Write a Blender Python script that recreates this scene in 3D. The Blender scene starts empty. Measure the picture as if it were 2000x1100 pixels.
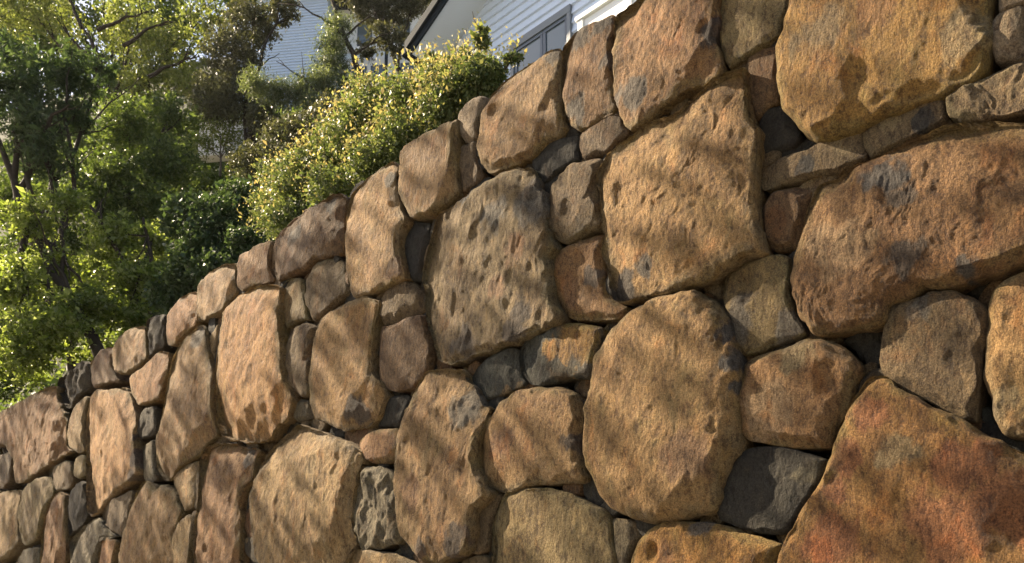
import bpy, math, random
import numpy as np
from mathutils import Vector, Matrix

# ------------------------------------------------------------------ camera, sky, sun, exposure
scene = bpy.context.scene
cam_data = bpy.data.cameras.new("camera"); cam = bpy.data.objects.new("camera", cam_data)
scene.collection.objects.link(cam); scene.camera = cam
cam.location = (0, 0, 1.6); cam.rotation_euler = (math.radians(100), 0, 0)
cam_data.sensor_width = 36; cam_data.lens = 27; cam_data.shift_y = .178
cam_data.clip_start = .05; cam_data.clip_end = 600
cam_data.dof.use_dof = True; cam_data.dof.focus_distance = 2.8; cam_data.dof.aperture_fstop = 9.0

SUN_AZ, SUN_EL = 65.0, 39.0          # degrees: left of the view direction, above the horizon
az, el = math.radians(SUN_AZ), math.radians(SUN_EL)
SUN_DIR = Vector((-math.sin(az) * math.cos(el), math.cos(az) * math.cos(el), math.sin(el)))
world = bpy.data.worlds.new("World"); scene.world = world; world.use_nodes = True
wn = world.node_tree
sky = wn.nodes.new("ShaderNodeTexSky"); sky.sky_type = 'NISHITA'; sky.sun_disc = False
sky.sun_elevation = el; sky.sun_rotation = -az; sky.air_density = 1.0; sky.dust_density = 2.0; sky.ozone_density = 1.0
bg = wn.nodes["Background"]; bg.inputs[1].default_value = .052
wn.links.new(sky.outputs[0], bg.inputs[0])
sun_data = bpy.data.lights.new("sun", 'SUN'); sun_data.energy = 5.0; sun_data.angle = math.radians(.5); sun_data.color = (1, .83, .60)
sun = bpy.data.objects.new("sun", sun_data); scene.collection.objects.link(sun)
sun.rotation_euler = SUN_DIR.to_track_quat('Z', 'Y').to_euler()
vs = scene.view_settings; vs.view_transform = 'Standard'; vs.look = 'None'; vs.gamma = 1; vs.exposure = 2.06; vs.use_curve_mapping = False
scene.cycles.max_bounces = 8; scene.cycles.transmission_bounces = 4; scene.cycles.use_denoising = True

# ------------------------------------------------------------------ helpers
COL = scene.collection
ANG = math.radians(46.4 - 90)        # the wall's own frame: x along it, y into the bank, z up
WALL_AT = (.54, 2.7, 0)
WMAT = Matrix.Translation(WALL_AT) @ Matrix.Rotation(ANG, 4, 'Z')
def tag(o, label=None, cat=None, group=None, kind=None):
    if label: o["label"] = label
    if cat: o["category"] = cat
    if group: o["group"] = group
    if kind: o["kind"] = kind
    return o
def empty(name, loc=(0, 0, 0), rz=0):
    o = bpy.data.objects.new(name, None); o.location = loc; o.rotation_euler = (0, 0, rz); o.empty_display_size = .2
    COL.objects.link(o); return o
def mesh_np(name, v, faces, mat=None, parent=None, smooth=True, loc=None):
    """v (N,3) array, faces (M,4) or (M,3) array -> one linked mesh object"""
    me = bpy.data.meshes.new(name); v = np.asarray(v, np.float32); faces = np.asarray(faces, np.int32)
    k = faces.shape[1]
    me.vertices.add(len(v)); me.vertices.foreach_set("co", v.ravel())
    me.loops.add(faces.size); me.loops.foreach_set("vertex_index", faces.ravel())
    me.polygons.add(len(faces)); me.polygons.foreach_set("loop_start", np.arange(0, faces.size, k, dtype=np.int32))
    me.polygons.foreach_set("loop_total", np.full(len(faces), k, np.int32))
    if smooth: me.polygons.foreach_set("use_smooth", np.ones(len(faces), bool))
    me.update(calc_edges=True); me.validate()
    if mat: me.materials.append(mat)
    o = bpy.data.objects.new(name, me); COL.objects.link(o)
    if parent: o.parent = parent
    if loc is not None: o.location = loc
    return o
def obj_py(name, verts, faces, mat, parent=None, smooth=False):
    me = bpy.data.meshes.new(name); me.from_pydata([tuple(p) for p in verts], [], faces); me.update()
    if smooth:
        for p in me.polygons: p.use_smooth = True
    me.materials.append(mat); o = bpy.data.objects.new(name, me); COL.objects.link(o)
    if parent: o.parent = parent
    return o
BOXF = [(0, 1, 3, 2), (4, 6, 7, 5), (0, 4, 5, 1), (2, 3, 7, 6), (0, 2, 6, 4), (1, 5, 7, 3)]
def box(name, a, b, mat, parent=None, bevel=.0):
    x0, y0, z0 = a; x1, y1, z1 = b
    v = [(x, y, z) for x in (x0, x1) for y in (y0, y1) for z in (z0, z1)]
    o = obj_py(name, v, BOXF, mat, parent)
    if bevel:
        m = o.modifiers.new("bevel", 'BEVEL'); m.width = bevel; m.segments = 2
    return o
def prism(name, poly, y0, y1, mat, parent=None):
    """polygon in (x, z), extruded along y"""
    n = len(poly); v = [(x, y0, z) for x, z in poly] + [(x, y1, z) for x, z in poly]
    f = [tuple(range(n)), tuple(range(2 * n - 1, n - 1, -1))] + [(i, i + n, (i + 1) % n + n, (i + 1) % n) for i in range(n)]
    return obj_py(name, v, f, mat, parent)
def tube(pts, rad, sides=8):
    """tapered tube through pts; returns verts, quads"""
    pts = [Vector(p) for p in pts]; V = []; Fq = []
    for i, p in enumerate(pts):
        t = (pts[min(i + 1, len(pts) - 1)] - pts[max(i - 1, 0)]).normalized()
        a = t.cross(Vector((.3, .9, .2))).normalized(); b = t.cross(a)
        for k in range(sides):
            q = 2 * math.pi * k / sides; V.append(p + (a * math.cos(q) + b * math.sin(q)) * rad[i])
    for i in range(len(pts) - 1):
        for k in range(sides):
            k2 = (k + 1) % sides; Fq.append((i * sides + k, i * sides + k2, (i + 1) * sides + k2, (i + 1) * sides + k))
    return [tuple(p) for p in V], Fq
def wobble(a, b, n, amp, rnd, sag=0):
    a, b = Vector(a), Vector(b); L = (b - a).length; out = []
    for i in range(n + 1):
        t = i / n; w = math.sin(math.pi * t) * amp * L
        out.append(a.lerp(b, t) + Vector((rnd.uniform(-1, 1), rnd.uniform(-1, 1), rnd.uniform(-1, 1))) * w * .6 + Vector((0, 0, math.sin(math.pi * t) * sag * L)))
    return out

# vectorised gradient noise
_r = np.random.RandomState(11); _perm = np.concatenate([_r.permutation(512)] * 3).astype(np.int32)
_g = _r.randn(512, 3); _g /= np.linalg.norm(_g, axis=1)[:, None]
def noise(p):
    i = np.floor(p).astype(np.int32); f = p - i; i &= 511; u = f * f * f * (f * (f * 6 - 15) + 10); out = 0
    for dx in (0, 1):
        wx = u[:, 0] if dx else 1 - u[:, 0]; hx = _perm[i[:, 0] + dx]
        for dy in (0, 1):
            wy = u[:, 1] if dy else 1 - u[:, 1]; hy = _perm[hx + i[:, 1] + dy]
            for dz in (0, 1):
                wz = u[:, 2] if dz else 1 - u[:, 2]; g = _g[_perm[hy + i[:, 2] + dz] & 511]
                out = out + wx * wy * wz * (g[:, 0] * (f[:, 0] - dx) + g[:, 1] * (f[:, 1] - dy) + g[:, 2] * (f[:, 2] - dz))
    return out * 1.6
def fbm(p, octv=4, gain=.5):
    a, s = 1., 0.
    for _ in range(octv): s = s + a * noise(p); p = p * 2.03 + 7.7; a *= gain
    return s
def smooth01(x): x = np.clip(x, 0, 1); return x * x * (3 - 2 * x)

# ------------------------------------------------------------------ materials
def new_mat(name):
    m = bpy.data.materials.new(name); m.use_nodes = True; nt = m.node_tree
    return m, nt, nt.nodes["Principled BSDF"], lambda t: nt.nodes.new("ShaderNode" + t), nt.links.new
def mix_rgb(nt, mode, fac, a, b):
    n = nt.nodes.new("ShaderNodeMix"); n.data_type = 'RGBA'; n.blend_type = mode
    for sock, val in ((n.inputs[0], fac), (n.inputs[6], a), (n.inputs[7], b)):
        if hasattr(val, "links") or hasattr(val, "is_output"): nt.links.new(val, sock)
        elif isinstance(val, (int, float)): sock.default_value = val
        else: sock.default_value = tuple(val) + (1,)
    return n.outputs[2]
def map_range(nt, v, a, b, c=0., d=1., smooth=True):
    n = nt.nodes.new("ShaderNodeMapRange"); n.interpolation_type = 'SMOOTHSTEP' if smooth else 'LINEAR'
    nt.links.new(v, n.inputs[0])
    for k, x in enumerate((a, b, c, d)): n.inputs[k + 1].default_value = x
    return n.outputs[0]
def math_n(nt, op, a, b):
    n = nt.nodes.new("ShaderNodeMath"); n.operation = op
    for s, v in ((n.inputs[0], a), (n.inputs[1], b)):
        if isinstance(v, (int, float)): s.default_value = v
        else: nt.links.new(v, s)
    return n.outputs[0]
def noise_n(nt, vec, scale, detail=4, rough=.55, dist=0.):
    n = nt.nodes.new("ShaderNodeTexNoise"); n.inputs["Scale"].default_value = scale; n.inputs["Detail"].default_value = detail
    n.inputs["Roughness"].default_value = rough; n.inputs["Distortion"].default_value = dist
    if vec is not None: nt.links.new(vec, n.inputs["Vector"])
    return n.outputs["Fac"]

def stone_material():
    m, nt, bsdf, N, L = new_mat("sandstone")
    tc = N("TexCoord"); oi = N("ObjectInfo")
    off = N("VectorMath"); off.operation = 'SCALE'; off.inputs[0].default_value = (37, 53, 71); L(oi.outputs["Random"], off.inputs["Scale"])
    add = N("VectorMath"); add.operation = 'ADD'; L(tc.outputs["Object"], add.inputs[0]); L(off.outputs[0], add.inputs[1]); vec = add.outputs[0]
    st = N("Mapping"); st.inputs["Scale"].default_value = (1.5, 1.5, .8); L(vec, st.inputs[0]); svec = st.outputs[0]
    big = noise_n(nt, vec, 3.2, 3, .6, .4); mid = noise_n(nt, svec, 15, 4, .65, .5); cl = noise_n(nt, svec, 6.0, 4, .65, .7)
    fine = noise_n(nt, svec, 42, 6, .72); grain = noise_n(nt, vec, 230, 2, .6)
    att = N("Attribute"); att.attribute_name = "patch"; ed = N("Attribute"); ed.attribute_name = "rim"
    # patches of another skin (slate, rust) with ragged, feathered edges
    edge = math_n(nt, 'ADD', att.outputs["Alpha"], math_n(nt, 'ADD', math_n(nt, 'MULTIPLY', math_n(nt, 'SUBTRACT', mid, .5), 1.1), math_n(nt, 'MULTIPLY', math_n(nt, 'SUBTRACT', cl, .5), 1.0)))
    c = mix_rgb(nt, 'MIX', map_range(nt, edge, .22, .85, 0, .88), oi.outputs["Color"], att.outputs["Color"])
    # weathering: brown clouds, rust veins, grey skin along the broken rim, pale bruised ridges
    c = mix_rgb(nt, 'MIX', map_range(nt, big, .42, .64, 0, .8), c, mix_rgb(nt, 'MULTIPLY', 1.0, c, (.66, .60, .54)))
    c = mix_rgb(nt, 'MIX', map_range(nt, cl, .53, .70, 0, .7), c, mix_rgb(nt, 'MULTIPLY', 1.0, c, (1.22, .90, .60)))
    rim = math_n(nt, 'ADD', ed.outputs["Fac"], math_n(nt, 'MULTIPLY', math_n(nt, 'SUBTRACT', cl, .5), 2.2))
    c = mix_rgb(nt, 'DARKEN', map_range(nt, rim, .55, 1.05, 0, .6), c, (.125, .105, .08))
    c = mix_rgb(nt, 'MIX', map_range(nt, cl, .46, .30, 0, .6), c, mix_rgb(nt, 'DARKEN', .6, c, (.17, .145, .108)))
    c = mix_rgb(nt, 'MIX', map_range(nt, mid, .53, .68, 0, .7), c, mix_rgb(nt, 'MULTIPLY', 1.0, c, (1.45, 1.40, 1.32)))
    c = mix_rgb(nt, 'MULTIPLY', map_range(nt, mid, .46, .33, 0, .6), c, (.52, .45, .39))
    c = mix_rgb(nt, 'MULTIPLY', map_range(nt, fine, .50, .38, 0, .85), c, (.42, .36, .31))
    c = mix_rgb(nt, 'MULTIPLY', 1.0, c, mix_rgb(nt, 'MIX', map_range(nt, grain, .33, .67, 0, 1, False), (.60, .59, .58), (1.40, 1.40, 1.40)))
    vein = map_range(nt, math_n(nt, 'ABSOLUTE', math_n(nt, 'SUBTRACT', cl, .5), 0), .012, .0, 0, .45)
    c = mix_rgb(nt, 'MIX', math_n(nt, 'MULTIPLY', vein, map_range(nt, big, .40, .55)), c, mix_rgb(nt, 'MULTIPLY', 1.0, c, (1.7, 1.62, 1.5)))
    L(c, bsdf.inputs["Base Color"])
    bsdf.inputs["Roughness"].default_value = .85; bsdf.inputs["Specular IOR Level"].default_value = .3
    hsum = fine
    bp = N("Bump"); bp.inputs["Strength"].default_value = .9; bp.inputs["Distance"].default_value = .05; L(hsum, bp.inputs["Height"]); L(bp.outputs[0], bsdf.inputs["Normal"])
    return m
def plain(name, col, rough=.6, spec=.3, var=.12, scale=6, bump=0., metal=0.):
    m, nt, bsdf, N, L = new_mat(name); tc = N("TexCoord")
    n = noise_n(nt, tc.outputs["Object"], scale, 6, .6)
    lo = tuple(x * (1 - var) for x in col); hi = tuple(min(1, x * (1 + var)) for x in col)
    L(mix_rgb(nt, 'MIX', n, lo, hi), bsdf.inputs["Base Color"])
    bsdf.inputs["Roughness"].default_value = rough; bsdf.inputs["Specular IOR Level"].default_value = spec; bsdf.inputs["Metallic"].default_value = metal
    if bump:
        b = N("Bump"); b.inputs["Strength"].default_value = .6; b.inputs["Distance"].default_value = bump
        L(noise_n(nt, tc.outputs["Object"], scale * 5, 6, .65), b.inputs["Height"]); L(b.outputs[0], bsdf.inputs["Normal"])
    return m
def leaf_mat(name, cols, trans=.4, rough=.42, spec=.5, tint=(1.2, 1.25, .6)):
    m, nt, bsdf, N, L = new_mat(name); geo = N("NewGeometry")
    rp = N("ValToRGB"); L(geo.outputs["Random Per Island"], rp.inputs[0]); e = rp.color_ramp.elements
    while len(e) < len(cols): e.new(.5)
    for k, cc in enumerate(cols): e[k].position = k / (len(cols) - 1); e[k].color = tuple(cc) + (1,)
    big = noise_n(nt, geo.outputs["Position"], 1.3, 3)
    c = mix_rgb(nt, 'MULTIPLY', 1.0, rp.outputs[0], mix_rgb(nt, 'MIX', big, (.55, .6, .6), (1.45, 1.4, 1.3)))
    L(c, bsdf.inputs["Base Color"]); bsdf.inputs["Roughness"].default_value = rough; bsdf.inputs["Specular IOR Level"].default_value = spec
    tr = N("BsdfTranslucent"); L(mix_rgb(nt, 'MULTIPLY', 1.0, c, tint), tr.inputs[0])
    mx = N("MixShader"); mx.inputs[0].default_value = trans; out = nt.nodes["Material Output"]
    L(bsdf.outputs[0], mx.inputs[1]); L(tr.outputs[0], mx.inputs[2]); L(mx.outputs[0], out.inputs[0])
    return m

M_STONE = stone_material()
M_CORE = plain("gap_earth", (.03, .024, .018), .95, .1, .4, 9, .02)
M_SOIL = plain("hill_soil", (.035, .038, .018), .95, .1, .5, 1.5, .05)
M_DRIVE = plain("drive_concrete", (.24, .23, .21), .9, .2, .2, 3, .004)
M_SIDING = plain("pale_blue_paint", (.62, .70, .83), .5, .35, .05, 2)
M_SIDING2 = plain("faded_blue_paint", (.60, .69, .83), .55, .3, .06, 1)
M_WHITE = plain("white_paint", (.80, .80, .79), .5, .3, .03, 3)
M_SOFFIT = plain("soffit_paint", (.56, .61, .67), .7, .2, .04, 3)
M_GUTTER = plain("charcoal_steel", (.016, .022, .028), .8, .1, .15, 5)
M_FRAME = plain("grey_aluminium", (.13, .15, .17), .4, .5, .06, 8)
M_FRAMED = plain("slate_aluminium", (.06, .08, .11), .4, .5, .08, 8)
M_GLASS = plain("window_glass", (.10, .13, .15), .05, .8, .2, 1.2)
M_BARK = plain("bark", (.045, .035, .026), .9, .15, .4, 14, .01)
M_BARK2 = plain("grey_bark", (.12, .10, .08), .9, .15, .35, 14, .01)
M_RENDER = plain("pale_render", (.72, .69, .64), .85, .2, .08, 4, .004)

# ------------------------------------------------------------------ ground and hillside
def hill_z(x, y):
    return 3.35 + .85 * np.maximum(0, y - .9) + .5 * np.maximum(0, -x - 9) * smooth01((y - 1.2) / 5)
gx, gy = np.meshgrid(np.linspace(-70, 40, 150), np.concatenate([np.linspace(.24, 8, 40), np.linspace(8.6, 70, 70)]), indexing='ij')
gz = hill_z(gx, gy) + .25 * fbm(np.stack([gx.ravel() * .5, gy.ravel() * .5, gx.ravel() * 0], 1), 4).reshape(gx.shape) * smooth01((gy - .6) / 2)
gv = np.stack([gx.ravel(), gy.ravel(), gz.ravel()], 1); nyy = gx.shape[1]
ii, jj = np.meshgrid(np.arange(gx.shape[0] - 1), np.arange(nyy - 1), indexing='ij'); b0 = (ii * nyy + jj).ravel()
hill = mesh_np("hillside", gv, np.stack([b0, b0 + nyy, b0 + nyy + 1, b0 + 1], 1), M_SOIL)
hill.location = WALL_AT; hill.rotation_euler = (0, 0, ANG); tag(hill, "steep planted hillside rising behind the stone wall", kind="structure")
drive = obj_py("driveway", [(-120, -120, 0), (120, -120, 0), (120, 120, 0), (-120, 120, 0)], [(0, 1, 2, 3)], M_DRIVE)
tag(drive, "concrete driveway at the foot of the stone wall", kind="structure")

# ------------------------------------------------------------------ the stone wall
ALB = .66
SKIN = {  # stone colours (linear albedo)
 'tan': (.40, .255, .125), 'tan2': (.35, .225, .115), 'tan3': (.37, .26, .145), 'ochre': (.39, .235, .08), 'ochre2': (.42, .235, .08),
 'orange': (0.46, 0.262, 0.11), 'orange2': (.38, .21, .10), 'orange3': (.46, .275, .135), 'brown': (.30, .175, .088), 'brownd': (.215, .135, .078),
 'olive': (.27, .205, .11), 'greytan': (.265, .195, .115), 'greybrown': (.21, .155, .098), 'grey': (0.2, 0.172, 0.13), 'greydark': (0.082, 0.067, 0.048),
 'greypink': (0.19, 0.14, 0.095), 'pinkgrey': (.33, .255, .19), 'dark': (0.056, 0.052, 0.048), 'slate': (.085, .09, .088), 'slate2': (.085, .088, .085),
 'redtan': (0.36, 0.2, 0.078), 'redtan2': (.36, .20, .10), 'red2': (0.295, 0.172, 0.088)}
PATCH = {'slate': (.085, .085, .08), 'dark': (.05, .048, .044), 'dark2': (.11, .085, .062), 'grey': (.155, .135, .105), 'greyp': (.19, .165, .125), 'rust': (.34, .175, .065),
 'rustp': (.30, .165, .075), 'red': (.31, .125, .048), 'olive': (.30, .22, .11), 'olived': (.13, .11, .065), 'tanp': (.36, .235, .12), 'ochrep': (.44, .25, .06), 'brownp': (.25, .145, .072), 'pit': (.09, .065, .042)}
STONES = [
('ochre',0.6,0.064,0.056,0.06,(0.814,3.213),205,[(-0.209,0.271),(-0.243,0.187),(-0.259,0.13),(-0.266,0.038),(-0.259,-0.057),(-0.23,-0.11),(-0.192,-0.169),(-0.155,-0.219),(-0.121,-0.23),(-0.039,-0.226),(0.098,-0.233),(0.216,-0.233),(0.273,-0.233),(0.303,-0.219),(0.324,-0.154),(0.336,-0.052),(0.341,0.058),(0.272,0.209),(0.082,0.394),(-0.087,0.473),(-0.187,0.375)],[(-0.104,0.108,0.09,'olive'),(0.27,-0.104,0.075,'olive'),(0.045,0.075,0.075,'rust')]),
('olive',0.6,0.016,0.019,0.0,(0.463,3.574),92,[(-0.11,0.103),(-0.125,0.035),(-0.117,-0.067),(-0.092,-0.159),(-0.063,-0.153),(0.042,-0.15),(0.093,-0.141),(0.102,-0.104),(0.127,-0.037),(0.158,0.078),(0.055,0.27),(-0.072,0.325)],[]),
('brown',1.2,0.016,0.019,0.03,(0.138,3.57),126,[(-0.23,0.097),(-0.226,-0.087),(-0.191,-0.173),(-0.168,-0.223),(-0.129,-0.229),(-0.077,-0.225),(-0.018,-0.207),(0.071,-0.179),(0.155,-0.18),(0.194,-0.177),(0.22,-0.161),(0.212,-0.027),(0.222,0.081),(0.228,0.159),(0.221,0.295),(0.027,0.34),(-0.127,0.305),(-0.164,0.289),(-0.221,0.304)],[(-0.147,-0.084,0.084,'grey'),(0.018,0.084,0.112,'rust'),(0.2,-0.019,0.056,'dark')]),
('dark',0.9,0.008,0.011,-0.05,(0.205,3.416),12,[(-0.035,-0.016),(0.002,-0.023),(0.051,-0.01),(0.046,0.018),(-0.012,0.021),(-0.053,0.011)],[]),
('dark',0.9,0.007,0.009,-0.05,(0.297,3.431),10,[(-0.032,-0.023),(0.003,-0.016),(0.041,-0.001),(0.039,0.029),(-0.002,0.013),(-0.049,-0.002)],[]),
('tan',1.0,0.021,0.023,0.05,(0.18,3.0),182,[(0.205,0.372),(0.147,0.357),(0.084,0.343),(0.038,0.321),(-0.073,0.318),(-0.15,0.318),(-0.206,0.307),(-0.291,0.278),(-0.323,0.25),(-0.358,0.183),(-0.341,0.101),(-0.336,0.009),(-0.326,-0.047),(-0.34,-0.123),(-0.314,-0.203),(-0.293,-0.3),(-0.258,-0.326),(-0.188,-0.34),(-0.103,-0.346),(-0.009,-0.35),(0.067,-0.351),(0.114,-0.349),(0.17,-0.33),(0.231,-0.319),(0.304,-0.325),(0.304,-0.303),(0.285,-0.213),(0.281,-0.111),(0.287,-0.005),(0.299,0.115),(0.279,0.149),(0.268,0.259),(0.27,0.297),(0.276,0.364)],[(-0.248,-0.27,0.071,'dark'),(-0.153,-0.231,0.044,'grey')]),
('brownd',0.4,0.012,0.016,-0.02,(0.486,3.296),45,[(-0.058,-0.044),(-0.038,-0.106),(-0.018,-0.11),(0.013,-0.088),(0.048,-0.084),(0.05,0.041),(0.057,0.119),(0.003,0.143),(-0.056,0.128)],[]),
('dark',0.9,0.016,0.019,-0.03,(0.505,3.105),42,[(-0.015,0.113),(-0.048,0.082),(-0.062,0.039),(-0.065,-0.025),(-0.049,-0.081),(-0.037,-0.065),(0.015,-0.064),(0.072,-0.073),(0.088,-0.043),(0.07,0.015),(0.031,0.104)],[]),
('dark',0.9,0.008,0.01,-0.06,(0.626,3.033),14,[(-0.035,-0.008),(-0.002,-0.021),(0.05,-0.019),(0.02,0.011),(-0.033,0.038)],[]),
('greybrown',0.7,0.012,0.016,0.0,(0.638,2.945),60,[(-0.095,-0.037),(-0.046,-0.046),(0.019,-0.052),(0.07,-0.068),(0.113,-0.054),(0.158,-0.051),(0.148,-0.002),(0.146,0.054),(0.091,0.062),(0.029,0.056),(-0.017,0.049),(-0.107,0.059),(-0.161,0.05),(-0.179,0.014),(-0.168,-0.034)],[(-0.019,-0.006,0.035,'dark'),(0.085,0.002,0.048,'olive')]),
('greybrown',0.8,0.012,0.016,0.0,(0.906,2.944),52,[(-0.117,-0.021),(-0.099,-0.057),(0.0,-0.049),(0.058,-0.043),(0.103,-0.037),(0.108,-0.014),(0.107,0.033),(0.068,0.053),(-0.012,0.052),(-0.094,0.044),(-0.123,0.04)],[(0.045,-0.008,0.044,'dark'),(-0.035,0.021,0.037,'olive')]),
('greybrown',1.6,0.012,0.016,0.02,(1.129,2.932),74,[(-0.119,0.04),(-0.111,-0.017),(-0.088,-0.04),(-0.027,-0.074),(0.061,-0.097),(0.119,-0.095),(0.144,0.012),(0.09,0.053),(0.058,0.059),(0.006,0.055),(-0.045,0.052),(-0.089,0.051)],[]),
('pinkgrey',1.4,0.012,0.016,0.02,(1.172,3.081),40,[(-0.039,-0.017),(-0.029,-0.063),(0.031,-0.085),(0.038,-0.018),(0.049,0.062),(-0.012,0.071),(-0.038,0.051)],[]),
('pinkgrey',1.2,0.012,0.016,0.02,(1.204,3.172),28,[(0.005,-0.031),(0.029,-0.033),(0.041,0.03),(-0.034,0.058),(-0.041,-0.024)],[]),
('brown',0.9,0.031,0.032,0.05,(0.862,2.592),223,[(-0.251,0.195),(-0.271,0.108),(-0.3,0.032),(-0.307,-0.019),(-0.309,-0.076),(-0.291,-0.152),(-0.249,-0.217),(-0.23,-0.224),(-0.118,-0.223),(-0.057,-0.228),(-0.046,-0.211),(-0.032,-0.179),(0.034,-0.168),(0.052,-0.145),(0.111,-0.166),(0.152,-0.169),(0.204,-0.163),(0.255,-0.156),(0.294,-0.14),(0.374,-0.142),(0.426,-0.036),(0.426,0.16),(0.335,0.214),(0.2,0.275),(0.144,0.282),(0.058,0.289),(0.024,0.271),(-0.086,0.264),(-0.111,0.257),(-0.203,0.252),(-0.228,0.218)],[(-0.015,0.191,0.068,'slate'),(-0.145,0.024,0.099,'tanp'),(0.172,-0.139,0.031,'slate'),(0.029,-0.064,0.057,'dark2'),(0.031,0.118,0.042,'dark2'),(0.113,-0.12,0.042,'rust')]),
('brownd',0.3,0.026,0.028,0.0,(0.539,2.789),50,[(-0.082,0.073),(-0.085,-0.002),(-0.074,-0.06),(-0.047,-0.094),(0.001,-0.097),(0.026,-0.097),(0.039,-0.057),(0.062,0.009),(0.078,0.041),(0.088,0.065),(0.041,0.101),(-0.048,0.119)],[]),
('olive',0.7,0.016,0.019,0.01,(0.446,2.524),83,[(-0.136,0.087),(-0.132,0.042),(-0.111,-0.048),(-0.101,-0.121),(-0.077,-0.145),(-0.021,-0.151),(0.05,-0.137),(0.136,-0.132),(0.113,-0.079),(0.098,-0.04),(0.089,0.028),(0.096,0.101),(0.096,0.133),(0.067,0.155),(-0.049,0.163),(-0.118,0.143)],[(-0.079,-0.025,0.081,'grey'),(0.087,-0.102,0.057,'grey')]),
('greybrown',0.6,0.011,0.015,-0.04,(0.258,2.64),18,[(-0.035,-0.002),(0.003,-0.037),(0.032,-0.041),(0.038,0.002),(0.02,0.039),(-0.057,0.039)],[]),
('tan',0.8,0.089,0.073,0.07,(0.099,2.236),187,[(0.013,0.41),(-0.105,0.403),(-0.213,0.358),(-0.263,0.301),(-0.308,0.233),(-0.333,0.164),(-0.357,0.042),(-0.373,-0.062),(-0.356,-0.167),(-0.298,-0.266),(-0.239,-0.326),(-0.15,-0.367),(-0.06,-0.391),(0.007,-0.378),(0.089,-0.369),(0.166,-0.354),(0.171,-0.333),(0.185,-0.278),(0.216,-0.223),(0.26,-0.165),(0.259,-0.088),(0.266,-0.011),(0.27,0.072),(0.263,0.144),(0.251,0.228),(0.235,0.288),(0.191,0.335),(0.129,0.39),(0.084,0.408)],[(0.25,0.216,0.041,'slate'),(0.263,0.112,0.044,'slate'),(0.272,0.026,0.034,'slate'),(0.094,-0.195,0.102,'brownp')]),
('brown',0.5,0.037,0.037,0.03,(0.53,2.218),112,[(-0.181,0.069),(-0.192,0.026),(-0.194,-0.028),(-0.189,-0.081),(-0.159,-0.124),(-0.075,-0.151),(0.014,-0.173),(0.101,-0.183),(0.109,-0.158),(0.153,-0.084),(0.179,-0.003),(0.201,0.025),(0.201,0.049),(0.164,0.106),(0.112,0.142),(0.045,0.161),(-0.018,0.146),(-0.115,0.14),(-0.155,0.122)],[(-0.069,-0.045,0.092,'tanp'),(0.038,0.11,0.061,'olive')]),
('redtan',0.7,0.021,0.023,0.06,(0.823,1.884),311,[(-0.101,0.29),(-0.127,0.231),(-0.18,0.134),(-0.214,0.05),(-0.274,-0.03),(-0.332,-0.112),(-0.361,-0.172),(-0.399,-0.403),(-0.255,-0.578),(0.065,-0.568),(0.334,-0.428),(0.404,-0.204),(0.381,-0.004),(0.29,0.067),(0.245,0.097),(0.212,0.112),(0.185,0.141),(0.123,0.197),(0.059,0.245),(0.01,0.287),(-0.011,0.321),(-0.052,0.328)],[(-0.069,0.218,0.061,'red'),(-0.119,0.109,0.067,'red'),(-0.168,0.013,0.04,'red'),(-0.193,-0.128,0.081,'red'),(0.141,0.023,0.094,'red'),(0.105,-0.117,0.108,'red'),(0.232,-0.075,0.121,'red'),(0.2,0.055,0.067,'red'),(-0.005,0.109,0.061,'olive')]),
('dark',1.0,0.016,0.019,0.01,(0.426,1.936),92,[(-0.133,0.088),(-0.167,0.04),(-0.184,-0.032),(-0.171,-0.089),(-0.097,-0.115),(-0.025,-0.14),(0.047,-0.144),(0.068,-0.127),(0.108,-0.063),(0.149,-0.007),(0.178,0.042),(0.192,0.069),(0.114,0.1),(0.058,0.121),(-0.048,0.136),(-0.088,0.122)],[(0.147,0.028,0.05,'olived')]),
('dark',0.9,0.012,0.016,-0.05,(0.727,2.341),28,[(-0.028,-0.011),(-0.017,-0.046),(0.012,-0.045),(0.045,-0.011),(0.054,0.035),(-0.003,0.052),(-0.065,0.026)],[]),
('greybrown',0.4,0.006,0.007,-0.05,(0.743,2.265),11,[(-0.008,-0.028),(0.016,-0.012),(0.024,0.013),(-0.003,0.019),(-0.029,0.008)],[]),
('greybrown',0.6,0.021,0.023,0.02,(0.936,2.252),112,[(-0.133,0.115),(-0.154,0.019),(-0.153,-0.022),(-0.126,-0.063),(-0.047,-0.12),(-0.002,-0.158),(0.04,-0.193),(0.071,-0.202),(0.08,-0.154),(0.092,-0.108),(0.099,-0.041),(0.117,0.034),(0.123,0.093),(0.098,0.129),(0.049,0.163),(-0.008,0.177),(-0.032,0.167),(-0.113,0.166)],[(-0.027,0.131,0.048,'grey')]),
('tan',0.7,0.043,0.041,0.04,(1.111,2.223),127,[(0.039,0.199),(-0.003,0.189),(-0.028,0.173),(-0.048,0.133),(-0.057,0.076),(-0.067,0.013),(-0.079,-0.056),(-0.068,-0.116),(-0.067,-0.169),(-0.05,-0.216),(-0.0,-0.236),(0.079,-0.237),(0.138,-0.065),(0.121,0.121),(0.089,0.19)],[(-0.034,-0.132,0.051,'olive')]),
('slate',0.9,0.007,0.009,-0.04,(1.026,2.053),17,[(-0.019,-0.01),(-0.001,-0.04),(0.018,-0.038),(0.012,0.001),(0.006,0.043),(-0.017,0.044)],[]),
('dark',0.9,0.01,0.013,-0.06,(1.041,2.424),22,[(-0.027,-0.015),(0.002,-0.039),(0.017,-0.022),(0.048,0.006),(0.038,0.02),(-0.022,0.03),(-0.057,0.019)],[]),
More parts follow.
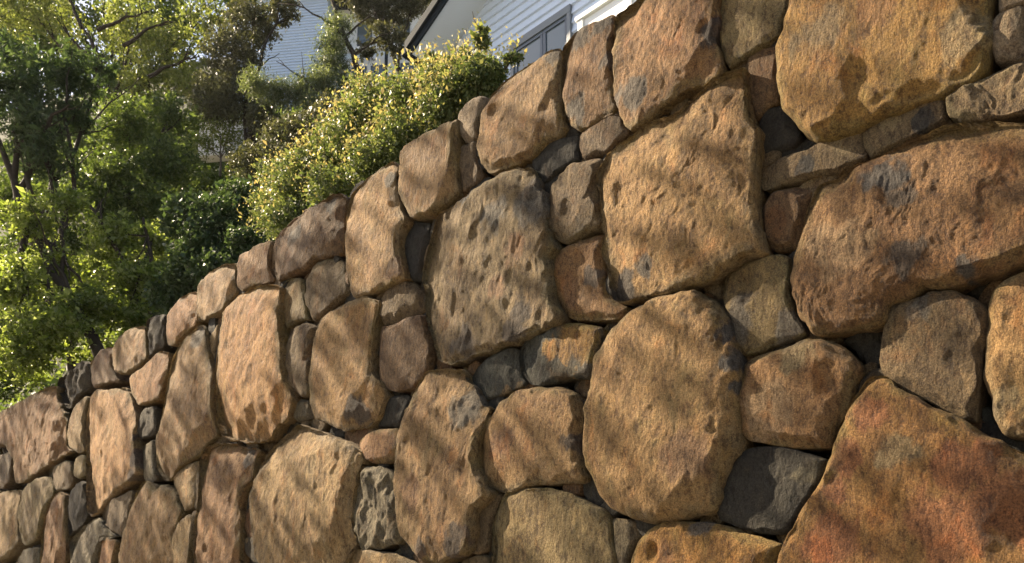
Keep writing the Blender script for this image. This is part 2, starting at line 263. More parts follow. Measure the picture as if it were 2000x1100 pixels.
('ochre2',0.6,0.037,0.037,0.04,(0.193,1.731),130,[(-0.29,-0.1),(-0.204,-0.226),(0.029,-0.273),(0.212,-0.169),(0.251,-0.018),(0.278,0.031),(0.226,0.053),(0.178,0.067),(0.106,0.095),(0.036,0.112),(-0.022,0.117),(-0.118,0.129),(-0.18,0.11),(-0.233,0.07),(-0.269,0.002)],[(0.01,0.096,0.049,'grey'),(-0.107,0.019,0.049,'rust')]),
('olive',0.6,0.026,0.028,0.02,(-0.471,1.831),141,[(-0.27,0.138),(-0.301,0.059),(-0.307,-0.015),(-0.323,-0.193),(-0.224,-0.36),(0.048,-0.379),(0.274,-0.307),(0.319,-0.139),(0.311,-0.037),(0.3,0.046),(0.283,0.083),(0.173,0.135),(0.103,0.168),(0.037,0.191),(-0.047,0.201),(-0.148,0.213),(-0.228,0.195)],[]),
('grey',1.3,0.012,0.016,-0.01,(-0.122,1.786),35,[(-0.05,0.048),(-0.043,-0.024),(-0.041,-0.12),(-0.01,-0.122),(0.022,-0.052),(0.054,0.018),(0.087,0.058),(0.034,0.087),(-0.053,0.107)],[]),
('greybrown',0.5,0.012,0.016,-0.01,(-0.825,1.901),33,[(-0.068,0.075),(-0.075,-0.004),(-0.09,-0.08),(-0.066,-0.12),(0.014,-0.104),(0.025,-0.082),(0.037,-0.011),(0.063,0.066),(0.096,0.122),(0.064,0.137)],[]),
('greybrown',0.4,0.012,0.016,-0.02,(-0.894,1.718),35,[(-0.117,-0.103),(0.092,-0.073),(0.085,0.057),(0.035,0.072),(-0.094,0.048)],[]),
('tan2',0.5,0.037,0.037,0.03,(-0.53,2.214),105,[(-0.318,0.053),(-0.322,-0.008),(-0.297,-0.108),(-0.245,-0.157),(-0.187,-0.182),(-0.117,-0.186),(0.007,-0.171),(0.229,-0.191),(0.259,-0.175),(0.246,-0.132),(0.237,-0.052),(0.241,0.004),(0.25,0.071),(0.236,0.109),(0.216,0.165),(0.122,0.21),(0.007,0.231),(-0.078,0.23),(-0.212,0.195),(-0.275,0.096)],[(0.226,-0.028,0.06,'dark2'),(-0.179,0.03,0.08,'rustp')]),
('dark',0.9,0.011,0.014,-0.06,(-0.332,2.387),14,[(-0.027,-0.011),(0.002,-0.05),(0.028,-0.026),(0.034,0.036),(-0.037,0.05)],[]),
('tan2',1.1,0.021,0.023,0.05,(-1.051,2.196),131,[(-0.2,0.344),(-0.26,0.265),(-0.304,0.165),(-0.324,0.083),(-0.337,-0.002),(-0.309,-0.172),(-0.276,-0.286),(-0.23,-0.344),(-0.167,-0.414),(-0.12,-0.438),(0.022,-0.435),(0.13,-0.422),(0.183,-0.391),(0.194,-0.34),(0.214,-0.224),(0.3,-0.166),(0.274,-0.14),(0.22,-0.057),(0.214,0.044),(0.253,0.115),(0.3,0.191),(0.245,0.229),(0.186,0.312),(0.13,0.383),(0.04,0.429),(-0.074,0.437),(-0.126,0.432),(-0.177,0.399)],[(0.12,-0.319,0.071,'dark2'),(0.09,-0.382,0.056,'dark2'),(-0.113,-0.373,0.049,'dark2'),(0.159,0.228,0.089,'greyp'),(-0.193,-0.115,0.078,'rustp')]),
('slate2',1.0,0.012,0.016,0.0,(-0.739,2.539),47,[(-0.162,-0.04),(-0.103,-0.093),(-0.028,-0.095),(0.105,-0.087),(0.152,-0.068),(0.132,-0.025),(0.115,0.048),(0.116,0.085),(0.056,0.107),(-0.07,0.091),(-0.142,0.06),(-0.172,0.016)],[(0.044,-0.092,0.039,'tanp'),(0.118,-0.078,0.022,'tanp')]),
('slate2',0.9,0.016,0.019,0.01,(-0.392,2.552),67,[(-0.215,-0.026),(-0.169,-0.088),(-0.102,-0.109),(0.004,-0.109),(0.133,-0.121),(0.147,-0.093),(0.17,-0.028),(0.202,0.019),(0.21,0.058),(0.104,0.101),(0.007,0.121),(-0.088,0.105),(-0.176,0.107),(-0.226,0.063)],[(0.078,0.042,0.124,'ochrep'),(-0.039,0.028,0.048,'ochrep'),(0.025,-0.09,0.068,'olived'),(0.126,-0.101,0.04,'greyp')]),
('greybrown',0.5,0.008,0.011,-0.05,(-0.223,2.597),11,[(-0.024,-0.044),(0.011,-0.018),(0.042,0.028),(0.031,0.049),(-0.017,0.01),(-0.043,-0.026)],[]),
('olive',0.4,0.011,0.014,-0.05,(-0.954,2.627),11,[(-0.027,-0.026),(0.016,-0.022),(0.056,-0.003),(0.036,0.022),(-0.082,0.029)],[]),
('greytan',1.1,0.026,0.028,0.05,(-0.729,3.018),155,[(-0.092,0.408),(-0.167,0.392),(-0.273,0.389),(-0.38,0.382),(-0.42,0.322),(-0.448,0.225),(-0.482,0.114),(-0.469,-0.039),(-0.458,-0.117),(-0.412,-0.237),(-0.363,-0.339),(-0.305,-0.383),(-0.224,-0.389),(-0.071,-0.383),(0.06,-0.367),(0.191,-0.356),(0.316,-0.355),(0.361,-0.34),(0.367,-0.332),(0.356,-0.308),(0.328,-0.245),(0.307,-0.165),(0.304,-0.06),(0.34,-0.029),(0.303,0.053),(0.283,0.123),(0.295,0.224),(0.252,0.273),(0.234,0.33),(0.198,0.378),(0.104,0.41),(-0.035,0.419)],[(-0.179,0.389,0.057,'slate'),(0.243,0.203,0.109,'grey'),(0.003,0.223,0.087,'grey'),(0.126,-0.32,0.061,'dark2'),(-0.184,-0.313,0.098,'dark2'),(0.155,-0.261,0.054,'dark2'),(0.126,0.039,0.076,'rustp'),(0.036,-0.116,0.065,'rustp')]),
('greybrown',0.9,0.037,0.037,0.02,(-0.288,3.174),63,[(-0.177,0.043),(-0.171,-0.049),(-0.125,-0.135),(-0.077,-0.167),(0.025,-0.164),(0.112,-0.153),(0.106,-0.112),(0.1,-0.037),(0.092,0.036),(0.104,0.082),(0.119,0.103),(0.104,0.139),(0.033,0.156),(-0.088,0.153),(-0.157,0.106)],[]),
('brown',0.9,0.021,0.023,0.0,(-0.25,2.807),71,[(-0.029,0.197),(-0.139,0.197),(-0.197,0.177),(-0.199,0.072),(-0.176,-0.017),(-0.138,-0.086),(-0.088,-0.125),(0.001,-0.155),(0.134,-0.179),(0.171,-0.159),(0.173,-0.147),(0.126,-0.114),(0.095,-0.079),(0.075,0.004),(0.058,0.094),(0.063,0.134),(0.068,0.186)],[(0.021,0.017,0.055,'dark2'),(-0.094,-0.034,0.079,'rustp')]),
('dark',1.375,0.016,0.019,-0.01,(-0.414,3.405),40,[(-0.131,0.005),(-0.091,-0.071),(-0.051,-0.089),(0.004,-0.062),(0.114,-0.051),(0.118,-0.045),(0.116,0.002),(0.12,0.059),(0.026,0.088),(-0.078,0.098),(-0.148,0.065)],[]),
('greypink',1.4,0.016,0.019,0.0,(-0.156,3.402),39,[(-0.133,-0.008),(-0.114,-0.06),(0.013,-0.091),(0.061,-0.063),(0.115,-0.043),(0.091,-0.016),(0.073,0.066),(0.04,0.083),(-0.02,0.073),(-0.127,0.058)],[]),
('brown',1.2,0.016,0.019,0.02,(-0.231,3.669),76,[(-0.122,0.077),(-0.134,-0.019),(-0.119,-0.1),(-0.085,-0.172),(-0.03,-0.203),(0.071,-0.207),(0.135,-0.193),(0.129,-0.148),(0.131,0.074),(0.149,0.208),(0.057,0.238),(-0.055,0.248),(-0.126,0.2)],[(-0.024,0.201,0.062,'grey'),(0.08,0.188,0.062,'grey'),(0.125,0.004,0.045,'dark2'),(-0.057,-0.108,0.062,'grey')]),
('tan2',0.8,0.031,0.032,0.03,(-0.567,3.678),92,[(-0.3,-0.01),(-0.288,-0.11),(-0.237,-0.188),(-0.193,-0.206),(-0.053,-0.218),(0.045,-0.224),(0.093,-0.192),(0.188,-0.188),(0.219,-0.165),(0.2,-0.109),(0.196,-0.011),(0.205,0.076),(0.211,0.165),(0.206,0.206),(0.134,0.239),(0.072,0.223),(-0.037,0.226),(-0.128,0.222),(-0.235,0.196),(-0.298,0.067)],[(0.154,0.177,0.048,'greyp')]),
('pinkgrey',1.5,0.016,0.019,0.0,(-0.919,3.826),30,[(-0.091,-0.042),(-0.047,-0.112),(0.031,-0.114),(0.036,-0.061),(0.063,0.003),(0.099,0.058),(0.058,0.091),(-0.039,0.109),(-0.109,0.068)],[]),
('greypink',1.4,0.012,0.016,-0.01,(-0.949,3.593),32,[(-0.079,0.031),(-0.087,-0.058),(-0.045,-0.114),(0.031,-0.11),(0.099,-0.09),(0.057,0.012),(0.053,0.076),(0.042,0.116),(-0.069,0.136)],[]),
('tan2',0.7,0.026,0.028,0.03,(-1.175,3.667),71,[(-0.27,0.152),(-0.277,0.03),(-0.233,-0.111),(-0.16,-0.202),(0.004,-0.241),(0.033,-0.225),(0.144,-0.208),(0.178,-0.184),(0.164,-0.108),(0.173,0.026),(0.171,0.102),(0.167,0.155),(0.173,0.192),(0.058,0.195),(-0.074,0.222),(-0.252,0.204)],[]),
('tan',0.8,0.021,0.023,0.04,(-1.598,3.488),86,[(-0.283,0.055),(-0.278,-0.097),(-0.242,-0.244),(-0.193,-0.319),(-0.035,-0.333),(0.094,-0.34),(0.25,-0.344),(0.219,-0.279),(0.182,-0.172),(0.191,-0.056),(0.22,-0.013),(0.173,0.069),(0.14,0.231),(0.161,0.299),(0.114,0.345),(-0.021,0.344),(-0.15,0.331),(-0.254,0.308),(-0.289,0.216)],[(0.094,0.254,0.042,'greyp'),(0.159,-0.257,0.066,'brownp')]),
('dark',0.9,0.016,0.019,-0.02,(-1.34,3.305),38,[(-0.131,0.055),(-0.091,-0.056),(-0.027,-0.155),(0.054,-0.167),(0.05,-0.123),(0.075,-0.037),(0.099,0.045),(0.106,0.114),(-0.025,0.177),(-0.11,0.147)],[]),
('greybrown',0.4,0.043,0.041,0.0,(-1.427,3.06),40,[(-0.175,-0.076),(-0.106,-0.099),(0.062,-0.095),(0.178,-0.098),(0.173,-0.024),(0.139,0.025),(0.071,0.089),(-0.026,0.12),(-0.13,0.114),(-0.187,0.045)],[]),
('brownd',0.5,0.021,0.023,0.01,(-1.366,2.766),62,[(-0.225,0.051),(-0.211,-0.092),(-0.144,-0.146),(-0.064,-0.17),(0.062,-0.175),(0.088,-0.15),(0.177,-0.109),(0.194,-0.051),(0.193,-0.005),(0.154,0.095),(0.125,0.175),(0.013,0.192),(-0.152,0.185),(-0.211,0.2)],[]),
('tan',0.9,0.021,0.023,0.03,(-1.804,2.806),96,[(-0.378,0.139),(-0.372,-0.066),(-0.329,-0.242),(-0.233,-0.264),(-0.141,-0.317),(-0.005,-0.346),(0.182,-0.356),(0.233,-0.32),(0.264,-0.26),(0.302,-0.221),(0.267,-0.162),(0.179,-0.071),(0.179,0.074),(0.196,0.176),(0.217,0.25),(0.228,0.297),(0.076,0.357),(-0.066,0.368),(-0.174,0.355),(-0.278,0.334),(-0.345,0.277)],[(0.065,-0.255,0.09,'dark2')]),
('dark',1.0,0.016,0.019,-0.02,(-1.476,2.512),29,[(-0.134,-0.015),(-0.153,-0.066),(0.046,-0.085),(0.064,-0.072),(0.103,-0.001),(0.113,0.048),(0.094,0.068),(-0.036,0.08),(-0.096,0.043)],[]),
('redtan2',0.8,0.021,0.023,0.01,(-1.559,2.348),35,[(-0.146,-0.028),(-0.09,-0.074),(-0.019,-0.093),(0.129,-0.093),(0.148,-0.019),(0.161,0.049),(0.15,0.063),(-0.027,0.084),(-0.125,0.072),(-0.181,0.039)],[]),
('grey',1.8,0.016,0.019,0.02,(-1.539,2.001),62,[(-0.202,0.113),(-0.208,-0.013),(-0.162,-0.093),(-0.122,-0.163),(-0.031,-0.165),(0.105,-0.159),(0.164,-0.144),(0.187,-0.119),(0.16,-0.026),(0.128,0.085),(0.111,0.192),(0.002,0.24),(-0.132,0.251)],[]),
('tan3',0.8,0.031,0.032,0.05,(-2.081,2.142),133,[(-0.616,-0.217),(-0.534,-0.348),(-0.475,-0.445),(-0.18,-0.518),(0.24,-0.469),(0.313,-0.339),(0.373,-0.291),(0.406,-0.276),(0.398,-0.275),(0.341,-0.161),(0.351,-0.033),(0.376,0.075),(0.42,0.118),(0.429,0.137),(0.397,0.183),(0.334,0.226),(0.195,0.284),(0.083,0.328),(-0.112,0.387),(-0.2,0.421),(-0.295,0.387),(-0.397,0.348),(-0.524,0.295),(-0.648,0.183),(-0.674,0.001)],[]),
('tan3',0.8,0.021,0.023,0.02,(-1.497,1.733),65,[(-0.252,-0.144),(0.049,-0.179),(0.327,-0.083),(0.273,0.011),(0.222,0.04),(0.056,0.083),(-0.165,0.108),(-0.217,0.109),(-0.292,0.055)],[]),
('grey',0.6,0.011,0.015,-0.05,(-1.408,1.815),11,[(-0.004,-0.019),(0.06,-0.025),(0.048,-0.001),(-0.008,0.043),(-0.095,0.001)],[]),
('orange',1.1,0.021,0.023,0.05,(-2.806,3.036),109,[(-0.516,-0.042),(-0.472,-0.287),(-0.398,-0.401),(-0.25,-0.45),(-0.011,-0.509),(0.228,-0.518),(0.305,-0.446),(0.413,-0.421),(0.433,-0.384),(0.453,-0.306),(0.385,-0.197),(0.334,-0.042),(0.315,0.087),(0.263,0.261),(0.261,0.34),(0.254,0.41),(0.158,0.471),(-0.035,0.505),(-0.246,0.517),(-0.396,0.48),(-0.442,0.439),(-0.494,0.326),(-0.539,0.168)],[]),
('olive',0.6,0.016,0.019,0.0,(-2.432,3.314),36,[(-0.174,0.024),(-0.145,-0.062),(-0.082,-0.127),(-0.019,-0.119),(0.059,-0.114),(0.162,-0.131),(0.13,-0.09),(0.132,-0.049),(0.091,0.039),(0.081,0.1),(0.061,0.156),(-0.11,0.205),(-0.186,0.168)],[]),
('greybrown',1.0,0.021,0.023,0.0,(-2.114,3.315),47,[(-0.22,0.032),(-0.182,-0.066),(-0.122,-0.152),(-0.03,-0.15),(0.05,-0.12),(0.085,-0.098),(0.205,-0.089),(0.221,-0.066),(0.176,0.043),(0.157,0.132),(0.024,0.19),(-0.137,0.203),(-0.228,0.142)],[]),
('greybrown',0.9,0.043,0.041,0.02,(-2.324,2.951),43,[(-0.193,0.024),(-0.129,-0.101),(-0.036,-0.207),(0.047,-0.229),(0.122,-0.232),(0.119,-0.132),(0.113,0.004),(0.119,0.126),(0.127,0.172),(0.011,0.227),(-0.099,0.233),(-0.201,0.114)],[]),
('grey',1.0,0.021,0.023,-0.01,(-2.308,2.654),20,[(-0.081,-0.053),(0.033,-0.062),(0.104,-0.061),(0.082,0.008),(0.064,0.052),(-0.064,0.081),(-0.138,0.034)],[]),
('brownd',1.1,0.016,0.019,0.02,(-2.29,3.676),68,[(-0.421,0.072),(-0.42,-0.05),(-0.348,-0.158),(-0.219,-0.161),(-0.043,-0.179),(0.047,-0.154),(0.241,-0.171),(0.358,-0.2),(0.347,-0.105),(0.352,0.053),(0.364,0.131),(0.286,0.187),(0.139,0.195),(-0.037,0.203),(-0.246,0.186),(-0.398,0.151)],[(-0.17,0.078,0.089,'grey'),(0.21,0.134,0.075,'grey')]),
('brown',0.8,0.016,0.019,0.01,(-2.945,3.715),39,[(-0.228,-0.069),(-0.174,-0.127),(-0.037,-0.119),(0.118,-0.15),(0.253,-0.172),(0.195,-0.07),(0.201,0.047),(0.203,0.114),(0.037,0.149),(-0.083,0.142),(-0.226,0.157),(-0.258,0.097)],[]),
('tan2',1.4,0.012,0.016,0.02,(-3.422,3.67),44,[(-0.337,-0.025),(-0.281,-0.134),(-0.157,-0.139),(0.037,-0.172),(0.108,-0.14),(0.148,-0.115),(0.255,-0.069),(0.229,-0.0),(0.219,0.076),(0.213,0.15),(0.062,0.196),(-0.132,0.201),(-0.365,0.171)],[]),
('orange2',0.7,0.016,0.019,0.02,(-3.993,3.607),36,[(-0.28,-0.035),(-0.231,-0.12),(-0.113,-0.144),(-0.077,-0.118),(0.121,-0.095),(0.234,-0.071),(0.258,-0.005),(0.243,0.036),(0.189,0.193),(-0.053,0.213),(-0.291,0.147)],[]),
('tan3',0.7,0.012,0.016,-0.02,(-3.532,3.335),17,[(-0.055,-0.109),(0.036,-0.173),(0.029,-0.036),(0.067,0.065),(0.079,0.144),(-0.041,0.094),(-0.115,0.015)],[]),
('greydark',1.5,0.012,0.016,0.0,(-4.533,3.627),28,[(-0.177,-0.009),(-0.117,-0.162),(-0.015,-0.129),(0.195,-0.113),(0.179,0.048),(0.151,0.162),(-0.215,0.204)],[]),
('tan2',0.8,0.016,0.019,0.02,(-5.026,3.616),38,[(-0.325,-0.033),(-0.237,-0.131),(-0.039,-0.188),(0.197,-0.176),(0.39,-0.141),(0.337,0.036),(0.296,0.158),(-0.005,0.202),(-0.26,0.192),(-0.352,0.081)],[]),
('brownd',0.8,0.016,0.019,0.0,(-5.608,3.593),30,[(-0.35,0.028),(-0.263,-0.125),(0.022,-0.14),(0.337,-0.188),(0.343,-0.169),(0.185,-0.041),(0.137,0.103),(0.18,0.172),(-0.158,0.217),(-0.433,0.144)],[]),
('greydark',1.75,0.012,0.016,0.0,(-6.394,3.606),33,[(-0.482,0.013),(-0.3,-0.115),(-0.098,-0.229),(0.019,-0.156),(0.264,-0.111),(0.472,-0.106),(0.41,0.005),(0.308,0.147),(0.113,0.224),(-0.144,0.157),(-0.562,0.173)],[]),
('red2',1.2,0.016,0.019,0.03,(-7.551,3.29),77,[(-2.291,0.465),(-1.884,0.129),(-1.162,0.067),(-0.936,0.01),(-0.598,-0.192),(-0.427,-0.464),(-0.041,-0.489),(0.532,-0.404),(1.051,-0.37),(1.316,-0.355),(1.17,-0.28),(1.142,-0.197),(1.092,-0.018),(0.933,0.095),(0.721,0.254),(0.68,0.393),(0.423,0.44),(-0.395,0.443),(-1.327,0.47)],[]),
('tan3',0.7,0.016,0.019,0.01,(-6.141,3.166),28,[(-0.259,-0.064),(-0.142,-0.197),(0.073,-0.271),(0.22,-0.257),(0.133,-0.108),(0.143,0.1),(0.174,0.226),(0.117,0.262),(-0.172,0.222),(-0.288,0.086)],[]),
('orange3',1.4,0.016,0.019,0.03,(-5.204,2.841),81,[(-0.55,-0.143),(-0.418,-0.516),(-0.303,-0.561),(-0.02,-0.465),(0.167,-0.405),(0.384,-0.357),(0.672,-0.305),(0.614,-0.183),(0.527,-0.01),(0.462,0.2),(0.328,0.388),(0.16,0.47),(-0.208,0.516),(-0.5,0.591),(-0.641,0.487),(-0.672,0.294)],[(0.584,-0.196,0.092,'dark2'),(0.538,-0.31,0.084,'dark2'),(0.538,0.012,0.042,'dark2')]),
('orange2',0.8,0.016,0.019,0.01,(-4.517,3.281),39,[(-0.314,-0.079),(-0.195,-0.171),(-0.058,-0.195),(0.176,-0.191),(0.245,-0.067),(0.306,0.083),(0.269,0.159),(0.115,0.202),(-0.101,0.151),(-0.442,0.109)],[]),
('greydark',1.5,0.012,0.016,-0.01,(-4.538,2.928),23,[(-0.16,-0.096),(-0.024,-0.106),(0.118,-0.097),(0.147,-0.087),(0.133,0.024),(0.096,0.126),(-0.088,0.146),(-0.221,0.09)],[]),
('grey',1.0,0.012,0.016,-0.01,(-4.444,2.598),23,[(-0.151,0.015),(-0.092,-0.108),(0.062,-0.146),(0.145,-0.127),(0.115,-0.077),(0.065,0.081),(0.026,0.196),(-0.169,0.166)],[]),
('tan2',0.8,0.021,0.023,0.03,(-3.771,2.903),87,[(-0.526,-0.103),(-0.455,-0.362),(-0.295,-0.476),(-0.165,-0.452),(-0.147,-0.413),(0.012,-0.368),(0.22,-0.344),(0.344,-0.279),(0.467,-0.256),(0.474,-0.243),(0.417,-0.147),(0.379,0.058),(0.345,0.2),(0.237,0.365),(0.176,0.54),(0.106,0.606),(-0.076,0.58),(-0.258,0.518),(-0.353,0.449),(-0.417,0.189),(-0.484,-0.061)],[(0.071,0.504,0.089,'greyp')]),
('tan3',1.2,0.021,0.023,0.0,(-3.769,2.379),31,[(-0.201,0.001),(-0.141,-0.087),(-0.04,-0.185),(0.146,-0.171),(0.172,-0.08),(0.168,0.037),(0.169,0.145),(0.051,0.144),(-0.105,0.132),(-0.22,0.064)],[]),
('red2',1.3,0.016,0.019,0.03,(-3.111,2.213),92,[(-0.398,0.086),(-0.414,-0.047),(-0.407,-0.183),(-0.405,-0.38),(-0.316,-0.559),(0.216,-0.526),(0.228,-0.395),(0.215,-0.199),(0.204,-0.053),(0.225,0.056),(0.321,0.096),(0.345,0.213),(0.384,0.246),(0.371,0.276),(0.179,0.307),(-0.023,0.365),(-0.311,0.396),(-0.414,0.3)],[(0.263,0.243,0.07,'grey')]),
('dark',1.0,0.012,0.016,-0.05,(-2.918,1.994),33,[(-0.093,0.01),(-0.052,-0.281),(0.126,-0.268),(0.112,-0.17),(0.03,0.001),(-0.008,0.162),(-0.013,0.278),(-0.102,0.269)],[]),
('tan2',0.9,0.026,0.028,0.03,(-4.19,2.147),77,[(-0.444,-0.488),(0.359,-0.452),(0.356,-0.302),(0.341,-0.221),(0.314,-0.108),(0.384,-0.007),(0.409,0.038),(0.345,0.101),(0.28,0.198),(0.108,0.268),(-0.035,0.242),(-0.112,0.285),(-0.286,0.33),(-0.397,0.277),(-0.466,0.151),(-0.548,-0.075),(-0.607,-0.236)],[]),
('tan3',0.9,0.016,0.019,0.01,(-3.71,1.964),36,[(-0.151,-0.046),(-0.096,-0.273),(0.135,-0.255),(0.124,-0.124),(0.116,0.062),(0.113,0.193),(0.042,0.201),(-0.103,0.166),(-0.18,0.076)],[]),
('greypink',1.0,0.012,0.016,0.0,(-4.973,2.254),31,[(-0.35,-0.031),(-0.078,-0.133),(0.09,-0.177),(0.141,-0.153),(0.199,-0.02),(0.242,0.101),(0.245,0.188),(-0.138,0.142),(-0.351,0.084)],[]),
('grey',1.1,0.016,0.019,0.02,(-5.474,2.037),44,[(-0.501,-0.088),(-0.4,-0.32),(0.118,-0.296),(0.101,-0.133),(0.163,-0.042),(0.225,0.071),(0.561,0.047),(0.535,0.044),(0.259,0.13),(0.132,0.223),(-0.174,0.196),(-0.435,0.111),(-0.582,0.055)],[]),
('redtan2',0.8,0.016,0.019,0.01,(-5.095,1.949),27,[(-0.191,-0.198),(0.148,-0.183),(0.136,-0.064),(0.148,0.021),(0.172,0.099),(-0.012,0.14),(-0.167,0.146),(-0.233,0.038)],[]),
('red2',1.1,0.016,0.019,0.02,(-6.469,2.196),49,[(-0.319,-0.465),(0.353,-0.438),(0.353,-0.273),(0.352,-0.185),(0.289,0.018),(0.209,0.234),(0.169,0.338),(-0.038,0.397),(-0.229,0.354),(-0.362,0.211),(-0.412,0.019),(-0.365,-0.21)],[]),
('greydark',1.25,0.016,0.019,0.0,(-5.966,2.38),30,[(-0.17,-0.235),(-0.097,-0.199),(0.15,-0.148),(0.272,-0.086),(0.204,-0.025),(0.121,0.234),(0.024,0.259),(-0.211,0.193),(-0.292,0.008)],[]),
('olive',1.0,0.016,0.019,0.0,(-6.021,2.772),16,[(0.002,-0.11),(0.178,-0.086),(0.12,0.068),(0.038,0.108),(-0.172,0.078),(-0.166,-0.059)],[]),
('greybrown',1.0,0.016,0.019,-0.01,(-6.539,2.743),25,[(-0.312,-0.037),(-0.102,-0.139),(0.23,-0.141),(0.336,-0.074),(0.28,0.016),(0.207,0.13),(-0.166,0.14),(-0.474,0.106)],[]),
('olive',0.8,0.026,0.028,0.01,(-7.196,2.486),42,[(-0.41,-0.311),(-0.213,-0.355),(0.126,-0.307),(0.214,-0.185),(0.279,-0.038),(0.47,0.113),(0.444,0.181),(0.286,0.295),(-0.073,0.326),(-0.525,0.262),(-0.598,0.018)],[]),
('tan3',0.9,0.021,0.023,0.02,(-8.238,2.379),51,[(-0.924,0.361),(-0.997,-0.021),(-0.355,-0.403),(0.156,-0.35),(0.41,-0.275),(0.576,-0.185),(0.488,-0.076),(0.424,0.194),(0.491,0.349),(-0.267,0.405)],[]),
('grey',0.8,0.016,0.019,0.0,(-7.284,1.964),27,[(-0.388,-0.17),(0.355,-0.156),(0.345,0.025),(0.282,0.125),(-0.146,0.14),(-0.448,0.037)],[]),
('greypink',0.9,0.016,0.019,0.0,(-8.709,3.072),30,[(-0.688,0.232),(-0.511,-0.173),(0.101,-0.247),(0.394,-0.199),(0.396,0.055),(0.316,0.173),(-0.009,0.161)],[]),
('tan2',0.7,0.058,0.045,-0.021,(-9.732,3.239),-40,[(0.332,-0.006),(0.332,0.097),(0.277,0.183),(0.192,0.235),(0.122,0.297),(0.027,0.294),(-0.051,0.235),(-0.111,0.202),(-0.195,0.201),(-0.258,0.15),(-0.379,0.101),(-0.319,-0.006),(-0.278,-0.083),(-0.258,-0.161),(-0.214,-0.235),(-0.123,-0.24),(-0.049,-0.231),(0.016,-0.231),(0.091,-0.24),(0.182,-0.235),(0.302,-0.21),(0.361,-0.116)],[]),
('brown',1.1,0.071,0.055,0.016,(-8.566,0.716),-40,[(0.348,-0.019),(0.406,0.096),(0.409,0.234),(0.292,0.301),(0.191,0.366),(0.064,0.326),(-0.03,0.296),(-0.117,0.27),(-0.213,0.244),(-0.341,0.21),(-0.434,0.113),(-0.453,-0.019),(-0.463,-0.159),(-0.316,-0.231),(-0.193,-0.259),(-0.105,-0.281),(-0.024,-0.289),(0.058,-0.319),(0.166,-0.349),(0.223,-0.259),(0.257,-0.175),(0.277,-0.096)],[]),
('brownd',1.14,0.054,0.041,0.012,(-11.999,2.777),-40,[(0.324,-0.036),(0.325,0.063),(0.296,0.161),(0.298,0.318),(0.179,0.377),(0.062,0.457),(-0.071,0.398),(-0.178,0.336),(-0.266,0.261),(-0.352,0.185),(-0.386,0.075),(-0.327,-0.036),(-0.3,-0.121),(-0.239,-0.183),(-0.207,-0.265),(-0.147,-0.338),(-0.054,-0.35),(0.03,-0.306),(0.117,-0.311),(0.209,-0.287),(0.334,-0.256),(0.354,-0.142)],[]),
('dark',0.61,0.051,0.039,-0.004,(-6.231,0.594),-40,[(0.37,-0.006),(0.441,0.126),(0.284,0.182),(0.18,0.211),(0.105,0.242),(0.033,0.279),(-0.049,0.279),(-0.147,0.297),(-0.226,0.245),(-0.301,0.182),(-0.299,0.079),(-0.311,-0.006),(-0.299,-0.092),(-0.301,-0.194),(-0.246,-0.281),(-0.122,-0.255),(-0.045,-0.262),(0.028,-0.262),(0.093,-0.227),(0.19,-0.235),(0.284,-0.194),(0.34,-0.108)],[]),
('greybrown',1.12,0.076,0.058,0.004,(0.788,1.004),-40,[(0.324,0.013),(0.282,0.099),(0.258,0.185),(0.248,0.311),(0.11,0.275),(0.03,0.284),(-0.048,0.284),(-0.129,0.275),(-0.217,0.254),(-0.277,0.185),(-0.314,0.103),(-0.387,0.013),(-0.357,-0.089),(-0.277,-0.158),(-0.188,-0.193),(-0.129,-0.248),(-0.052,-0.286),(0.042,-0.346),(0.167,-0.371),(0.258,-0.295),(0.347,-0.215),(0.31,-0.08)],[]),
('tan2',0.96,0.068,0.052,0.029,(-6.686,1.11),-40,[(0.316,-0.011),(0.347,0.087),(0.357,0.21),(0.251,0.264),(0.139,0.265),(0.052,0.26),(-0.026,0.26),(-0.113,0.265),(-0.254,0.298),(-0.33,0.21),(-0.421,0.117),(-0.425,-0.011),(-0.364,-0.121),(-0.292,-0.207),(-0.185,-0.24),(-0.094,-0.245),(-0.023,-0.266),(0.05,-0.266),(0.145,-0.3),(0.231,-0.262),(0.319,-0.207),(0.318,-0.1)],[]),
('tan2',0.94,0.069,0.053,-0.004,(-3.715,0.994),-40,[(0.437,-0.007),(0.478,0.129),(0.345,0.206),(0.232,0.245),(0.153,0.296),(0.062,0.323),(-0.037,0.352),(-0.124,0.296),(-0.214,0.256),(-0.316,0.206),(-0.449,0.129),(-0.454,-0.007),(-0.392,-0.126),(-0.304,-0.211),(-0.214,-0.27),(-0.149,-0.364),(-0.042,-0.396),(0.057,-0.307),(0.134,-0.269),(0.193,-0.213),(0.256,-0.163),(0.348,-0.105)],[]),
('tan',1.0,0.065,0.05,-0.06,(-10.661,3.591),-40,[(0.344,-0.012),(0.302,0.073),(0.278,0.16),(0.239,0.251),(0.131,0.25),(0.048,0.243),(-0.026,0.243),(-0.109,0.25),(-0.217,0.251),(-0.395,0.249),(-0.409,0.111),(-0.367,-0.012),(-0.337,-0.114),(-0.231,-0.168),(-0.148,-0.196),(-0.09,-0.233),(-0.024,-0.253),(0.05,-0.282),(0.131,-0.274),(0.199,-0.23),(0.304,-0.2),(0.33,-0.106)],[]),
('tan2',0.89,0.057,0.044,-0.02,(2.054,0.724),-40,[(0.343,-0.025),(0.286,0.056),(0.252,0.131),(0.189,0.181),(0.142,0.264),(0.068,0.379),(-0.057,0.438),(-0.16,0.346),(-0.238,0.261),(-0.308,0.18),(-0.367,0.086),(-0.338,-0.025),(-0.31,-0.119),(-0.245,-0.189),(-0.179,-0.243),(-0.104,-0.273),(-0.025,-0.265),(0.044,-0.265),(0.136,-0.3),(0.248,-0.299),(0.277,-0.197),(0.344,-0.123)],[]),
